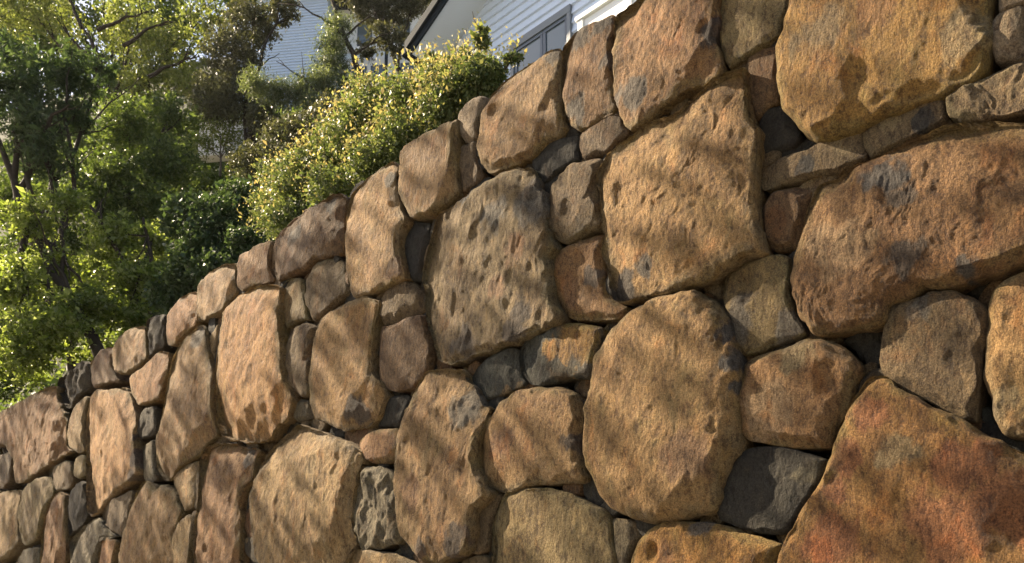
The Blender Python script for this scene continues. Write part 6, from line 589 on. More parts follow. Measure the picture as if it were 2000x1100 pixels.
('brownd',1.1,0.008,0.012,-0.043,(0.234,2.626),14,[(0.052,0.008),(0.038,0.026),(-0.002,0.022),(-0.048,0.006),(-0.066,-0.026),(-0.024,-0.035),(0.022,-0.015)],[]),
('dark',1.1,0.008,0.012,-0.016,(-2.022,3.478),14,[(0.019,0.014),(-0.009,0.033),(-0.037,0.029),(-0.039,-0.002),(-0.009,-0.032),(0.019,-0.026),(0.032,-0.012)],[]),
('brownd',1.1,0.008,0.012,-0.033,(0.99,2.05),14,[(-0.019,0.029),(-0.039,0.013),(-0.036,-0.016),(0.001,-0.023),(0.024,-0.017),(0.034,0.001),(0.015,0.023)],[]),
('dark',1.1,0.008,0.012,-0.02,(-1.554,2.254),14,[(0.019,-0.027),(0.042,-0.008),(0.031,0.021),(-0.003,0.032),(-0.026,0.016),(-0.032,-0.006),(-0.013,-0.025)],[]),
('greydark',1.1,0.008,0.012,-0.053,(0.486,2.686),14,[(-0.003,0.035),(-0.021,0.025),(-0.024,-0.002),(-0.009,-0.028),(0.014,-0.034),(0.031,-0.016),(0.026,0.024)],[]),
('greybrown',1.1,0.008,0.012,-0.016,(-2.862,1.942),14,[(0.024,0.025),(-0.004,0.028),(-0.03,0.021),(-0.031,-0.009),(-0.008,-0.024),(0.014,-0.023),(0.022,-0.004)],[]),
('dark',1.1,0.008,0.012,-0.047,(-0.33,2.434),14,[(-0.042,-0.027),(-0.02,-0.041),(0.012,-0.02),(0.045,0.011),(0.038,0.042),(0.004,0.043),(-0.025,0.007)],[]),
('greydark',1.1,0.008,0.012,-0.029,(0.486,2.362),14,[(0.023,0.028),(-0.023,0.027),(-0.039,0.005),(-0.042,-0.019),(0.001,-0.027),(0.035,-0.016),(0.057,0.008)],[]),
('greybrown',1.1,0.008,0.012,-0.016,(0.342,1.81),14,[(-0.039,0.002),(-0.028,-0.021),(-0.003,-0.024),(0.025,-0.014),(0.045,0.015),(0.022,0.033),(-0.011,0.023)],[])
]
wall = empty("stone_retaining_wall", WALL_AT, ANG)
tag(wall, "tall retaining wall of fitted brown sandstone boulders with dark joints", "stone wall")
def chaikin(p, n=2, k=.25):
    for _ in range(n):
        q = np.roll(p, -1, 0); p = np.stack([p * (1 - k) + q * k, p * k + q * (1 - k)], 1).reshape(-1, 2)
    return p
def build_stone(idx, row):
    cls, rough, R, Rd, proud, (cx, cz), pxr, poly, patches = row
    rs = np.random.RandomState(100 + idx)
    p = chaikin(np.array(poly), 2, .13); hidden = pxr < 0; pxr = abs(pxr)
    if np.sum(p[:, 0] * np.roll(p[:, 1], -1) - p[:, 1] * np.roll(p[:, 0], -1)) < 0: p = p[::-1]
    seg = np.linalg.norm(np.roll(p, -1, 0) - p, axis=1); cum = np.concatenate([[0], np.cumsum(seg)]); per = cum[-1]
    ext = math.sqrt(abs(np.sum(p[:, 0] * np.roll(p[:, 1], -1) - p[:, 1] * np.roll(p[:, 0], -1))) / 2); pxr = max(pxr, int(95 * ext)) if not hidden else pxr
    n = int(np.clip(pxr * 2 * math.pi / 2.6, 44, 440)); m = int(np.clip(pxr / 2.0, 12, 100))
    if hidden: n, m = 40, 8
    tt = np.linspace(0, per, n, endpoint=False); pc = np.vstack([p, p[:1]])
    b = np.stack([np.interp(tt, cum, pc[:, 0]), np.interp(tt, cum, pc[:, 1])], 1)
    size = math.sqrt(abs(np.sum(b[:, 0] * np.roll(b[:, 1], -1) - b[:, 1] * np.roll(b[:, 0], -1))) / 2)
    off = rs.uniform(0, 200, 3)
    # ragged outline
    bn = np.stack([np.roll(b[:, 1], -1) - np.roll(b[:, 1], 1), -(np.roll(b[:, 0], -1) - np.roll(b[:, 0], 1))], 1); bn /= np.linalg.norm(bn, axis=1)[:, None] + 1e-9
    q3 = np.stack([b[:, 0], b[:, 0] * 0, b[:, 1]], 1) + off
    b = b + bn * ((.011 * fbm(q3 / .11, 3) + .004 * fbm(q3 / .03 + 5, 2)) * min(1, size * 2.2))[:, None] * min(1.3, rough)
    u = np.linspace(0, 1, m + 1)[1:]; t = 1 - (1 - u) ** 1.25
    xz = (t[:, None, None] * b[None]).reshape(-1, 2)               # rings from the centre to the outline
    # distance to the outline
    a0 = b; a1 = np.roll(b, -1, 0); step = max(1, n // 130); a0 = b[::step]; a1 = np.roll(a0, -1, 0); e = a1 - a0; ee = (e * e).sum(1) + 1e-12
    d = np.empty(len(xz))
    for k in range(0, len(xz), 4000):
        w = xz[k:k + 4000, None, :] - a0[None]; s = np.clip((w * e).sum(2) / ee, 0, 1); r = w - s[..., None] * e
        d[k:k + 4000] = np.sqrt((r * r).sum(2).min(1))
    d[-n:] = 0
    q = np.stack([xz[:, 0], np.zeros(len(xz)), xz[:, 1]], 1) + off
    # broken rim: an uneven chamfer on split stones, a rounder shoulder on river boulders
    rr = max(R, .008) * np.clip(1 + 1.1 * fbm(q / .12 + 21, 3), .25, 2.2)
    w = np.clip(d / rr, 0, 1); soft = np.clip((Rd - .035) / .03, 0, 1)
    dep = Rd * ((1 - soft) * (1 - w) ** 1.25 + soft * (1 - np.sqrt(np.maximum(0, 1 - (1 - w) ** 2))))   # how far behind the front plane
    face = smooth01(d / (.5 * max(R, .02)))
    amp = min(1., size / .45)
    dep = dep + amp * face * (rs.uniform(-.05, .05) * xz[:, 0] + rs.uniform(-.05, .05) * xz[:, 1])
    dep = dep - amp * .013 * face * fbm(q / (.30 * max(.5, amp)), 2)
    # broken-off facets
    for _ in range(int(3 + rough * 3)):
        th = rs.uniform(0, 2 * math.pi); dr = np.array([math.cos(th), math.sin(th)])
        reach = (b @ dr).max(); g = rs.uniform(.10, .30) * (.6 + .5 * rough)
        cut = g * ((xz @ dr) - reach * rs.uniform(.35, .85)) + .012 * amp * noise(q / .13)
        cut = np.maximum(cut, 0); dep = np.where(face > 0, np.maximum(dep, np.minimum(cut, .09 * amp) + dep * .35), dep)
    for _ in range(rs.randint(0, 2) if pxr > 60 else 0):         # knocked-out hollows
        k = rs.randint(len(xz) // 4, max(len(xz) // 4 + 1, int(len(xz) * .8))); rr = rs.uniform(.02, .05); dd = (xz - xz[k]) / np.array([rr, rr * rs.uniform(1, 1.7)])
        dep = dep + face * rs.uniform(.006, .016) * smooth01(1.3 - np.sqrt((dd ** 2).sum(1)) + .35 * noise(q / .04))
    fa = .3 + .7 * face; mask = smooth01(.5 + .9 * noise(q / .23 + 40)); sp = np.linalg.norm(b, axis=1).mean() * 1.25 / m
    qw = q + .035 * np.stack([noise(q / .09 + 70), q[:, 1] * 0, noise(q / .09 + 90)], 1)     # warped, so that no two stones share a grain
    lam = rs.uniform(.07, .17); sx_ = rs.uniform(1.0, 1.6); oc = int(np.clip(math.log2(lam / (3.2 * sp)) + 1, 1, 5))
    n1 = fbm(qw * np.array([sx_, 1, .85]) / lam, oc, rs.uniform(.48, .62))
    ridg = 0
    for k in range(max(1, oc - 1)): ridg = ridg + (.55 ** k) * (.35 - np.abs(noise(qw * np.array([sx_, 1, .8]) * 2.1 ** k / (lam * .8) + 3 + k)))
    crag = 2.2 if rough >= 1.5 else 1.
    dep = dep - crag * rough * amp * fa * (.0068 * n1 + .0045 * ridg * mask * rs.uniform(.3, 1.2))
    y = -(.10 + proud) + dep
    V = np.stack([xz[:, 0], y, xz[:, 1]], 1)
    jit = .004 * rough * amp
    V[:, 0] += jit * noise(q / .05 + 31) * (t.repeat(n)); V[:, 2] += jit * noise(q / .05 + 57) * (t.repeat(n))
    # sides running back into the wall
    last = V[-n:]; rings = [V]
    for dy, sh in ((.02, 1.004), (.06, .995), (.12, .97), (.22, .92)):
        r = last.copy(); r[:, 1] += dy; r[:, 0] *= sh; r[:, 2] *= sh
        r[:, [0, 2]] += (bn * (.006 * fbm((q[-n:] + dy * 3) / .08, 2))[:, None]); rings.append(r)
    c = np.array([[0, V[:n, 1].mean(), 0]])
    V = np.vstack([c] + rings); m2 = m + 4
    k = np.arange(n); k2 = (k + 1) % n; F = []
    for r in range(m2 - 1):
        o0 = 1 + r * n; o1 = o0 + n; F.append(np.stack([o0 + k, o1 + k, o1 + k2, o0 + k2], 1))
    F = np.vstack(F); tri = np.stack([np.zeros(n, int), 1 + k, 1 + k2], 1)
    nm = "stone_chip" if pxr == 14 else "stone"; me = bpy.data.meshes.new(nm)
    me.vertices.add(len(V)); me.vertices.foreach_set("co", V.astype(np.float32).ravel())
    li = np.concatenate([tri.ravel(), F.ravel()]).astype(np.int32); me.loops.add(len(li)); me.loops.foreach_set("vertex_index", li)
    ls = np.concatenate([np.arange(0, 3 * n, 3), 3 * n + np.arange(0, F.size, 4)]).astype(np.int32)
    lt = np.concatenate([np.full(n, 3), np.full(len(F), 4)]).astype(np.int32)
    me.polygons.add(len(ls)); me.polygons.foreach_set("loop_start", ls); me.polygons.foreach_set("loop_total", lt)
    me.polygons.foreach_set("use_smooth", np.ones(len(ls), bool)); me.update(calc_edges=True)
    colr = np.zeros((len(V), 4), np.float32)
    for (px, pz, pr, kind) in patches:
        dd = np.sqrt((V[:, 0] - px) ** 2 + (V[:, 2] - pz) ** 2) / pr
        a = 1 - smooth01((dd + .55 * fbm((V * np.array([1, 1, .7]) + off) / (.9 * pr), 3) - .35) / 1.0)
        tk = a > colr[:, 3]; colr[tk, 3] = a[tk]; colr[tk, :3] = ALB * np.array(PATCH[kind])
    none = colr[:, 3] <= 0
    if len(patches): colr[none, :3] = ALB * np.array(PATCH[patches[0][3]])
    at = me.attributes.new("patch", 'FLOAT_COLOR', 'POINT'); at.data.foreach_set("color", colr.ravel())
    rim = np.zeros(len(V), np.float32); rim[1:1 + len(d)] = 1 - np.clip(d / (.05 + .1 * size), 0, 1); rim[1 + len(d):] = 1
    at = me.attributes.new("rim", 'FLOAT', 'POINT'); at.data.foreach_set("value", rim)
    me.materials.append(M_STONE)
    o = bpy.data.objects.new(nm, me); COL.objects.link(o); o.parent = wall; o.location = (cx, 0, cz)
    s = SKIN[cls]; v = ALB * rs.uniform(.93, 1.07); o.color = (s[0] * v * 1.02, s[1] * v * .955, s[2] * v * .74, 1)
    return o
for i, row in enumerate(STONES): build_stone(i, row)
# packed earth and rubble behind the faces, and the soil cap along the top
kx, kz = np.meshgrid(np.linspace(-16, 3.4, 260), np.linspace(-.1, 3.5, 56), indexing='ij')
kq = np.stack([kx.ravel() * 6, kz.ravel() * 6, kz.ravel() * 0], 1)
kv = np.stack([kx.ravel(), .075 + .022 * fbm(kq, 3), kz.ravel()], 1); nk = kx.shape[1]
ii, jj = np.meshgrid(np.arange(kx.shape[0] - 1), np.arange(nk - 1), indexing='ij'); b0 = (ii * nk + jj).ravel()
kf = np.stack([b0, b0 + nk, b0 + nk + 1, b0 + 1], 1)
tl = np.arange(kx.shape[0]) * nk + nk - 1; nb = len(kv)
kv = np.vstack([kv, kv[tl] + np.array([0, .42, -.06])]); t0 = np.arange(kx.shape[0] - 1)
kf = np.vstack([kf, np.stack([tl[:-1], tl[1:], nb + t0 + 1, nb + t0], 1)])
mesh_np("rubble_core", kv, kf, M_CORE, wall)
# ------------------------------------------------------------------ the house above the wall (wall frame: parallel to it)
HY = 5.64                                    # its gable face
house = empty("weatherboard_house", tuple(WMAT @ Vector((-3.5, HY, 7.2))), ANG)
tag(house, "pale blue weatherboard house with deep soffit and dark gutter above the stone wall", "house")
HO = Vector((-3.5, HY, 7.2))
def hb(name, a, b, mat, parent=None, bevel=0.): 
    return box(name, tuple(Vector(a) - HO), tuple(Vector(b) - HO), mat, parent or house, bevel)
def hp(name, poly, y0, y1, mat, parent=None):
    return prism(name, [(x - HO.x, z - HO.z) for x, z in poly], y0 - HO.y, y1 - HO.y, mat, parent or house)
JX, JZ, PITCH = -6.99, 11.33, .53            # soffit meets the gable here; roof pitch
XL, XR, RIDGE = -7.36, -.6, -3.9
def under(x): return JZ + PITCH * ((x if x < RIDGE else 2 * RIDGE - x) - JX)
WX0, WX1, WZ1 = -6.02, -4.93, 10.35          # window
hp("wall_frame", [(XL + .03, 7.0), (XR, 7.0), (XR, under(XR)), (RIDGE, under(RIDGE)), (XL + .03, under(XL + .03))], HY + .03, HY + 7, M_SIDING)
EXPO = .158; z = 7.05; kk = 0
zs = []
while z < under(RIDGE) - .1: zs.append(z); z += EXPO
base = 10.35 - math.floor((10.35 - 7.05) / EXPO) * EXPO - 7.05
for z in zs:
    z = z + base; zt = z + EXPO + .02
    for (xa, xb) in (((XL + .09, WX0 - .075), (WX1 + .075, XR)) if z + EXPO * .5 < WZ1 and z > WZ1 - 1.45 else ((XL + .09, XR),)):
        # cut the ends to the rake
        lo0 = max(xa, JX + (z - JZ) / PITCH); lo1 = max(xa, JX + (zt - JZ) / PITCH)
        hi0 = min(xb, 2 * RIDGE - (JX + (z - JZ) / PITCH)); hi1 = min(xb, 2 * RIDGE - (JX + (zt - JZ) / PITCH))
        if hi1 - lo1 < .1: continue
        v = [(lo0, HY - .046, z), (hi0, HY - .046, z), (hi1, HY - .004, zt), (lo1, HY - .004, zt), (lo0, HY + .02, z), (hi0, HY + .02, z), (hi1, HY + .02, zt), (lo1, HY + .02, zt)]
        obj_py("weatherboard", [Vector(p) - HO for p in v], [(0, 1, 2, 3), (7, 6, 5, 4), (4, 5, 1, 0), (3, 2, 6, 7), (0, 3, 7, 4), (1, 5, 6, 2)], M_SIDING, house)
hb("corner_board", (XL - .01, HY - .045, 7.0), (XL + .085, HY + .05, under(XL) - .01), M_WHITE)
# roof: soffit lining, roof sheet, barge board, eave gutter
YO, XE = 4.98, -7.93
def slab(name, dz0, dz1, x0, x1, y0, y1, mat, parent=None):
    return hp(name, [(x0, under(x0) + dz0), (x1, under(x1) + dz0), (x1, under(x1) + dz1), (x0, under(x0) + dz1)], y0, y1, mat, parent)
roof = slab("roof", .15, .22, XE - .05, RIDGE, YO - .02, HY + 8, M_GUTTER)
slab("soffit", 0, .03, XE + .02, RIDGE, YO + .04, HY + 7.9, M_SOFFIT)
slab("roof", .15, .22, RIDGE, -.1, YO - .02, HY + 8, M_GUTTER)
slab("soffit", 0, .03, RIDGE, -.2, YO + .04, HY + 7.9, M_SOFFIT)
slab("barge_board", -.03, .148, XE, RIDGE, YO, YO + .035, M_GUTTER)
slab("barge_capping", .10, .26, XE - .06, RIDGE, YO - .06, YO - .005, M_GUTTER, None)
hb("eave_board", (XE - .02, YO + .04, under(XE) - .02), (XE + .015, HY + 7.9, under(XE) + .14), M_GUTTER)
hb("gutter", (XE - .15, YO - .06, under(XE) - .005), (XE - .025, HY + 7.9, under(XE) + .12), M_GUTTER, None, .01)
# window
win = hb("window", (WX0, HY - .01, WZ1 - 1.35), (WX1, HY + .02, WZ1 - .002), M_FRAMED)
def wb(name, a, b, mat, bev=.004): 
    o = hb(name, a, b, mat, win, bev); return o
wb("head_trim", (WX0 - .07, HY - .07, WZ1 - .13), (WX1 + .07, HY - .012, WZ1), M_FRAME)
wb("sill", (WX0 - .07, HY - .09, WZ1 - 1.45), (WX1 + .07, HY - .012, WZ1 - 1.36), M_FRAME)
for (a, b) in ((WX0 - .07, WX0), (WX1, WX1 + .07)): wb("side_trim", (a, HY - .068, WZ1 - 1.36), (b, HY - .014, WZ1 - .13), M_FRAME)
MX = -5.42
for (a, b) in ((WX0 + .002, MX - .002), (MX + .002, WX1 - .002)):
    sx = wb("sash_top", (a, HY - .05, WZ1 - .19), (b, HY - .014, WZ1 - .132), M_FRAMED); wb("sash_bottom", (a, HY - .05, WZ1 - 1.355), (b, HY - .014, WZ1 - 1.30), M_FRAMED)
    wb("stile", (a, HY - .049, WZ1 - 1.30), (a + .06, HY - .015, WZ1 - .19), M_FRAMED); wb("stile", (b - .05, HY - .049, WZ1 - 1.30), (b, HY - .015, WZ1 - .19), M_FRAMED)
    wb("pane", (a + .06, HY - .030, WZ1 - 1.30), (b - .05, HY - .022, WZ1 - .19), M_GLASS, 0)
# white painted deck railing at the right of the window
deck = empty("deck_railing", tuple(WMAT @ Vector((-3.6, 5.1, 8.4))), ANG)
tag(deck, "white painted deck railing beside the house window at the wall top", "railing")
DO = Vector((-3.6, 5.1, 8.4))
def db(name, a, b): return box(name, tuple(Vector(a) - DO), tuple(Vector(b) - DO), M_WHITE, deck, .006)
db("top_rail", (-4.35, 5.04, 9.42), (-1.2, 5.16, 9.49)); db("bottom_rail", (-4.3, 5.07, 8.55), (-1.2, 5.13, 8.62))
for x in (-4.32, -3.52, -2.6, -1.7): db("post", (x, 5.055, 8.2), (x + .09, 5.145, 9.415))
for x in (-4.225, -3.425, -2.505): db("panel", (x, 5.085, 8.625), (x + .8 if x > -3 else x + .7, 5.115, 9.415))

# ------------------------------------------------------------------ the house far up the slope
FH = Vector((-10.134, 31.000, 24.747)); FRZ = math.radians(-7)
far = empty("hillside_house", tuple(FH), FRZ); tag(far, "blue grey weatherboard house far up the slope behind the trees", "house")
PXM = 31 / 1500.
def fb(name, x0, x1, z0, z1, y0, y1, mat, parent=None): return box(name, (x0, y0, z0), (x1, y1, z1), mat, parent or far)
fb("wall", -2.6, 1.75, -3, 4.4, .05, 6, M_SIDING2)
fb("wall", 1.76, 6.5, -3, 4.2, 1.2, 6.02, M_WHITE)
v, f = [], []
for k in range(48):
    z0 = -2.6 + k * .145; o = len(v)
    v += [(-2.62, -.01, z0), (1.77, -.01, z0), (1.77, .045, z0 + .15), (-2.62, .045, z0 + .15), (-2.62, .06, z0), (1.77, .06, z0)]
    f += [(o, o + 1, o + 2, o + 3), (o + 4, o + 5, o + 1, o)]
wbd = obj_py("weatherboards", v, f, M_SIDING2, far); wbd["kind"] = "stuff"
fb("deck_beam", 1.9, 6.3, 1.45, 1.62, .5, .7, M_WHITE); fb("deck_beam", 1.9, 6.3, -.5, -.36, .5, .7, M_WHITE)
fb("downpipe", 4.35, 4.47, -3, 1.44, .52, .64, M_GUTTER)
for (x, z0) in ((2.6, -.1), (3.5, -.1), (4.9, -.1), (2.8, 2.2), (4.6, 2.2)):
    wdw = fb("window", x, x + .7, z0, z0 + 1.2, 1.15, 1.19, M_FRAMED); fb("pane", x + .06, x + .64, z0 + .06, z0 + 1.14, 1.135, 1.148, M_GLASS, wdw)
prism("roof", [(-3.1, 4.2), (7.0, 4.2), (2.0, 6.6)], -.6, 6.6, M_GUTTER, far)

# pale garden wall among the trees
g0 = Vector((-7.615, 17.000, 12.141))
gw = empty("garden_wall", tuple(g0), math.radians(-8)); tag(gw, "low pale rendered garden wall half hidden behind leaves", "garden wall")
box("wall_body", (0, 0, 0.0), (1.2, .3, .82), M_RENDER, gw, .02); box("coping", (-.03, -.04, .822), (1.23, .34, .88), M_RENDER, gw, .01)

# ------------------------------------------------------------------ foliage
def leaf_mesh(pts, length, width, rs, up=.55, droop=0., var=.35):
    """one small folded quad per point"""
    n = len(pts); a = rs.randn(n, 3); a[:, 2] -= droop; a /= np.linalg.norm(a, axis=1)[:, None]
    nr = rs.randn(n, 3); nr[:, 2] += up * 2.2; nr -= a * (nr * a).sum(1)[:, None]; nr /= np.linalg.norm(nr, axis=1)[:, None] + 1e-9
    b = np.cross(a, nr); s = np.exp(rs.randn(n) * var)[:, None]; Lh = length * s; Wd = width * s
    v = np.stack([pts, pts + a * Lh * .5 + b * Wd * .5 + nr * Wd * .18, pts + a * Lh - nr * Lh * .08, pts + a * Lh * .5 - b * Wd * .5 + nr * Wd * .18], 1).reshape(-1, 3)
    f = np.arange(4 * n).reshape(-1, 4)
    return v, f
def crown_points(blobs, n, rs, clump=.3, per=26, shell=.55, squash=.85):
    vol = np.array([b[3] ** 2.2 for b in blobs]); vol /= vol.sum(); P = []
    for b, w in zip(blobs, vol):
        k = max(3, int(n * w / per)); d = rs.randn(k, 3); d /= np.linalg.norm(d, axis=1)[:, None]
        r = b[3] * (1 - shell * rs.rand(k) ** 1.3); c = np.array(b[:3]) + d * r[:, None] * np.array([1, 1, squash])
        c += .22 * b[3] * rs.randn(k, 3) * (rs.rand(k, 1) ** 2)
        rad = clump * b[3] * rs.uniform(.45, 1.1, k); m = np.maximum(4, (per * rs.uniform(.5, 1.5, k)).astype(int))
        idx = np.repeat(np.arange(k), m); P.append(c[idx] + rs.randn(len(idx), 3) * rad[idx][:, None] * .55 * np.array([1, 1, .8]))
    return np.vstack(P)
def plant(name, label, cat, base, blobs, n, leaf, mat, seed, group=None, bark=None, trunk=None, trunk_r=.12, limbs=(), auto=True, clump=.3, per=26, droop=0., up=.55, shell=.55, tips=None, squash=.85):
    rs = np.random.RandomState(seed); rnd = random.Random(seed); bark = bark or M_BARK
    root = empty(name, tuple(base)); tag(root, label, cat, group); O = np.array(base)
    pts = crown_points(blobs, n, rs, clump, per, shell, squash) - O
    v, f = leaf_mesh(pts, leaf[0], leaf[1], rs, up, droop); mesh_np("crown", v, f, mat, root, smooth=False)
    if tips:
        tm, tn, tl, bias = tips; P = []
        for b in blobs:
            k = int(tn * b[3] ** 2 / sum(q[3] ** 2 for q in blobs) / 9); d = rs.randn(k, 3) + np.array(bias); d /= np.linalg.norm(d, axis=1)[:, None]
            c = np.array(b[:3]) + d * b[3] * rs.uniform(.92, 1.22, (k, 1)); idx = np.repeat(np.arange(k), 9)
            P.append(c[idx] + rs.randn(len(idx), 3) * .045 * np.array([1, 1, 1.5]))
        v, f = leaf_mesh(np.vstack(P) - O, tl[0], tl[1], rs, .2, -.8); mesh_np("new_growth", v, f, tm, root, smooth=False)
    top = Vector(base) if trunk is None else Vector(trunk[-1])
    path = [Vector(p) for p in (trunk or [base, np.mean([b[:3] for b in blobs], 0)])]
    fine = [path[0]]
    for p, q in zip(path, path[1:]): fine += wobble(p, q, 5, .04, rnd)[1:]
    rad = [trunk_r * (1 - .65 * i / (len(fine) - 1)) for i in range(len(fine))]
    tv, tf = tube([p - Vector(base) for p in fine], rad, 10); obj_py("trunk", tv, tf, bark, root, True)
    def limb(a, b, r0, sag=.05):
        w = wobble(a, b, 7, .055, rnd, sag); lv, lf = tube([p - Vector(base) for p in w], [r0 * (1 - .75 * i / 7) for i in range(8)], 7)
        for _ in range(4):                       # forks
            k = rnd.randint(2, 6); L = (Vector(b) - Vector(a)).length * rnd.uniform(.2, .45)
            e = w[k] + (w[k] - w[k - 1]).normalized() * L * .6 + Vector((rnd.uniform(-1, 1), rnd.uniform(-1, 1), rnd.uniform(-.3, 1))) * L * .5
            ww = wobble(w[k], e, 4, .08, rnd); o = len(lv); v2, f2 = tube([p - Vector(base) for p in ww], [r0 * .4 * (1 - .75 * i / 4) for i in range(5)], 5)
            lv += v2; lf += [tuple(i + o for i in q) for q in f2]
        obj_py("limb", lv, lf, bark, root, True)
    if auto:
        for b in blobs:
            t = rnd.uniform(.35, .95); limb(fine[int(t * (len(fine) - 1))], Vector(b[:3]) + Vector((0, 0, b[3] * .2)), trunk_r * .4)
    for (a, b, r) in limbs: limb(a, b, r)
    return root

G_HEDGE = leaf_mat("hedge_leaf", [(.055, .075, .03), (.095, .122, .05), (.145, .172, .075), (.21, .225, .11)], .42, .5, .3)
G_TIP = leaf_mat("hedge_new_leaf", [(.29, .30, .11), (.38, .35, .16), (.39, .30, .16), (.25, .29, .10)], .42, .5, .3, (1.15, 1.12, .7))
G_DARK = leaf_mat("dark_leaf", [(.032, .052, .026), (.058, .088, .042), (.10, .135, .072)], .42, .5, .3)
G_MID = leaf_mat("mid_leaf", [(.052, .076, .024), (.095, .13, .04), (.17, .205, .08)], .5, .45, .35)
G_LIME = leaf_mat("lime_leaf", [(.075, .10, .028), (.15, .19, .05), (.23, .27, .075), (.30, .32, .20)], .64, .42, .4)  # the palest grey-green is a glint painted into the leaf colour
G_OLIVE = leaf_mat("olive_leaf", [(.10, .125, .04), (.16, .185, .065), (.25, .26, .11)], .52, .45, .35)
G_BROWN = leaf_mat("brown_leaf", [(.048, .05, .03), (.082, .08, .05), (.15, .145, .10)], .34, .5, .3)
G_SAGE = leaf_mat("sage_leaf", [(.085, .105, .06), (.14, .165, .095), (.21, .23, .14)], .5, .42, .5)

HG = "hedge shrubs on top of the wall"
hs = dict(cat="shrub", group=HG, mat=G_HEDGE, leaf=(.052, .030), clump=.34, per=30, up=.4, tips=None)
def hedge(label, base, blobs, n, seed, tn):
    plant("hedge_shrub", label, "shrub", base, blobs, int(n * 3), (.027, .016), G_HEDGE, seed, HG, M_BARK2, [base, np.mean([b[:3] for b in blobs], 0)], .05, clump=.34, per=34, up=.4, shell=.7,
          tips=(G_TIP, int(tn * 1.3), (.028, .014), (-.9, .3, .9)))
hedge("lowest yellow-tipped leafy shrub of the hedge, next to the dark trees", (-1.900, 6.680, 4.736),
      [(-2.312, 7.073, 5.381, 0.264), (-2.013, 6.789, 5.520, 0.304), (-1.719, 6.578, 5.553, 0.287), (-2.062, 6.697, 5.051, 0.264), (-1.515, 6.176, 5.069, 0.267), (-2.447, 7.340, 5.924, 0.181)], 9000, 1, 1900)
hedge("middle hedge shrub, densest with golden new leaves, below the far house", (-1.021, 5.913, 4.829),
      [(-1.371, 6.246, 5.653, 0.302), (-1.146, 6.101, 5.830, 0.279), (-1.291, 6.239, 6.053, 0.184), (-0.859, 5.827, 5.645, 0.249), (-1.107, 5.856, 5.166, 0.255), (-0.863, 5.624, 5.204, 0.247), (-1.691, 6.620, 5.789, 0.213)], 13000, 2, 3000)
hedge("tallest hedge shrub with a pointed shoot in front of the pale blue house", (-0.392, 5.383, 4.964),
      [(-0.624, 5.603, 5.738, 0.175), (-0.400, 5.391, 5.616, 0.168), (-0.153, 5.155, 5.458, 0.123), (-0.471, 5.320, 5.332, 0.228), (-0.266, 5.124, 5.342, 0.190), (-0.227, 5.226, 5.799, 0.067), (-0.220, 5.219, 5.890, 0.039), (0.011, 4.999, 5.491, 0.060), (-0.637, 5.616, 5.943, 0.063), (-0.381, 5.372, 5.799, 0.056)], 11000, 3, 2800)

TG = "trees on the hillside"
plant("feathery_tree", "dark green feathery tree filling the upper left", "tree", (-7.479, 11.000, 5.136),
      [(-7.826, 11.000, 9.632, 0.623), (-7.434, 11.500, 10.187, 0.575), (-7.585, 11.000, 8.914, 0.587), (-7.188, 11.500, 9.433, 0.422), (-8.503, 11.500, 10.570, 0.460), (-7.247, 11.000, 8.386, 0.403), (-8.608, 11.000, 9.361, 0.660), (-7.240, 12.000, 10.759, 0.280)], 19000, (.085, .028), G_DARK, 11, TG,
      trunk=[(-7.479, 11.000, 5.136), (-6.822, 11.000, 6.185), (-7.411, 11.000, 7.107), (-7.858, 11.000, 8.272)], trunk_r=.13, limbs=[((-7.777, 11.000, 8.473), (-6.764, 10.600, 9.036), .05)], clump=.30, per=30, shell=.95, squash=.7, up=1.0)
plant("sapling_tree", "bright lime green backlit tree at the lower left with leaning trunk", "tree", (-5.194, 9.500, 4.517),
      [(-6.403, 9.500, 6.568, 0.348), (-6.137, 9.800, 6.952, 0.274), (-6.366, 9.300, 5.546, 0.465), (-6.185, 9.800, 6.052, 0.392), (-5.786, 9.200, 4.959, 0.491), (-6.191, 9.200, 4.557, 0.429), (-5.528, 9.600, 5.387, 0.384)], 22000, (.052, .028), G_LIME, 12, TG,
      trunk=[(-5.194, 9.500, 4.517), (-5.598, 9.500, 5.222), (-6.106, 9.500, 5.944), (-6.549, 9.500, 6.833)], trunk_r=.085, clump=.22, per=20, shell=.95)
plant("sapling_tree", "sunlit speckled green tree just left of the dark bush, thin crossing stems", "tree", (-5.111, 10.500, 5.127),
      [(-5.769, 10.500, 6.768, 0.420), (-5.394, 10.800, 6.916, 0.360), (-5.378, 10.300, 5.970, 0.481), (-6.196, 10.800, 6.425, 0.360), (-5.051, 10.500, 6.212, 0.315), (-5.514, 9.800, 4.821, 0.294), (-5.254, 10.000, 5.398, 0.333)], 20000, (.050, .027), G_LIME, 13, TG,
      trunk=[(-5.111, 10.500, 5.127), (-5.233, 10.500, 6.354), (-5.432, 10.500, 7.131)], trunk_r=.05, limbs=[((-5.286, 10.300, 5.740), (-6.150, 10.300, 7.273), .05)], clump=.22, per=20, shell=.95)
plant("broadleaf_tree", "mid green broadleaf tree in the middle of the left background", "tree", (-7.257, 14.000, 6.917),
      [(-7.702, 14.000, 10.909, 0.747), (-6.811, 14.000, 10.014, 0.700), (-7.529, 13.500, 9.501, 0.630), (-6.802, 13.500, 8.973, 0.540), (-8.085, 13.500, 9.183, 0.540), (-7.144, 14.500, 11.476, 0.580), (-8.742, 14.000, 10.014, 0.467)], 27000, (.066, .032), G_MID, 14, TG, trunk_r=.12, clump=.22, per=20, shell=.9)
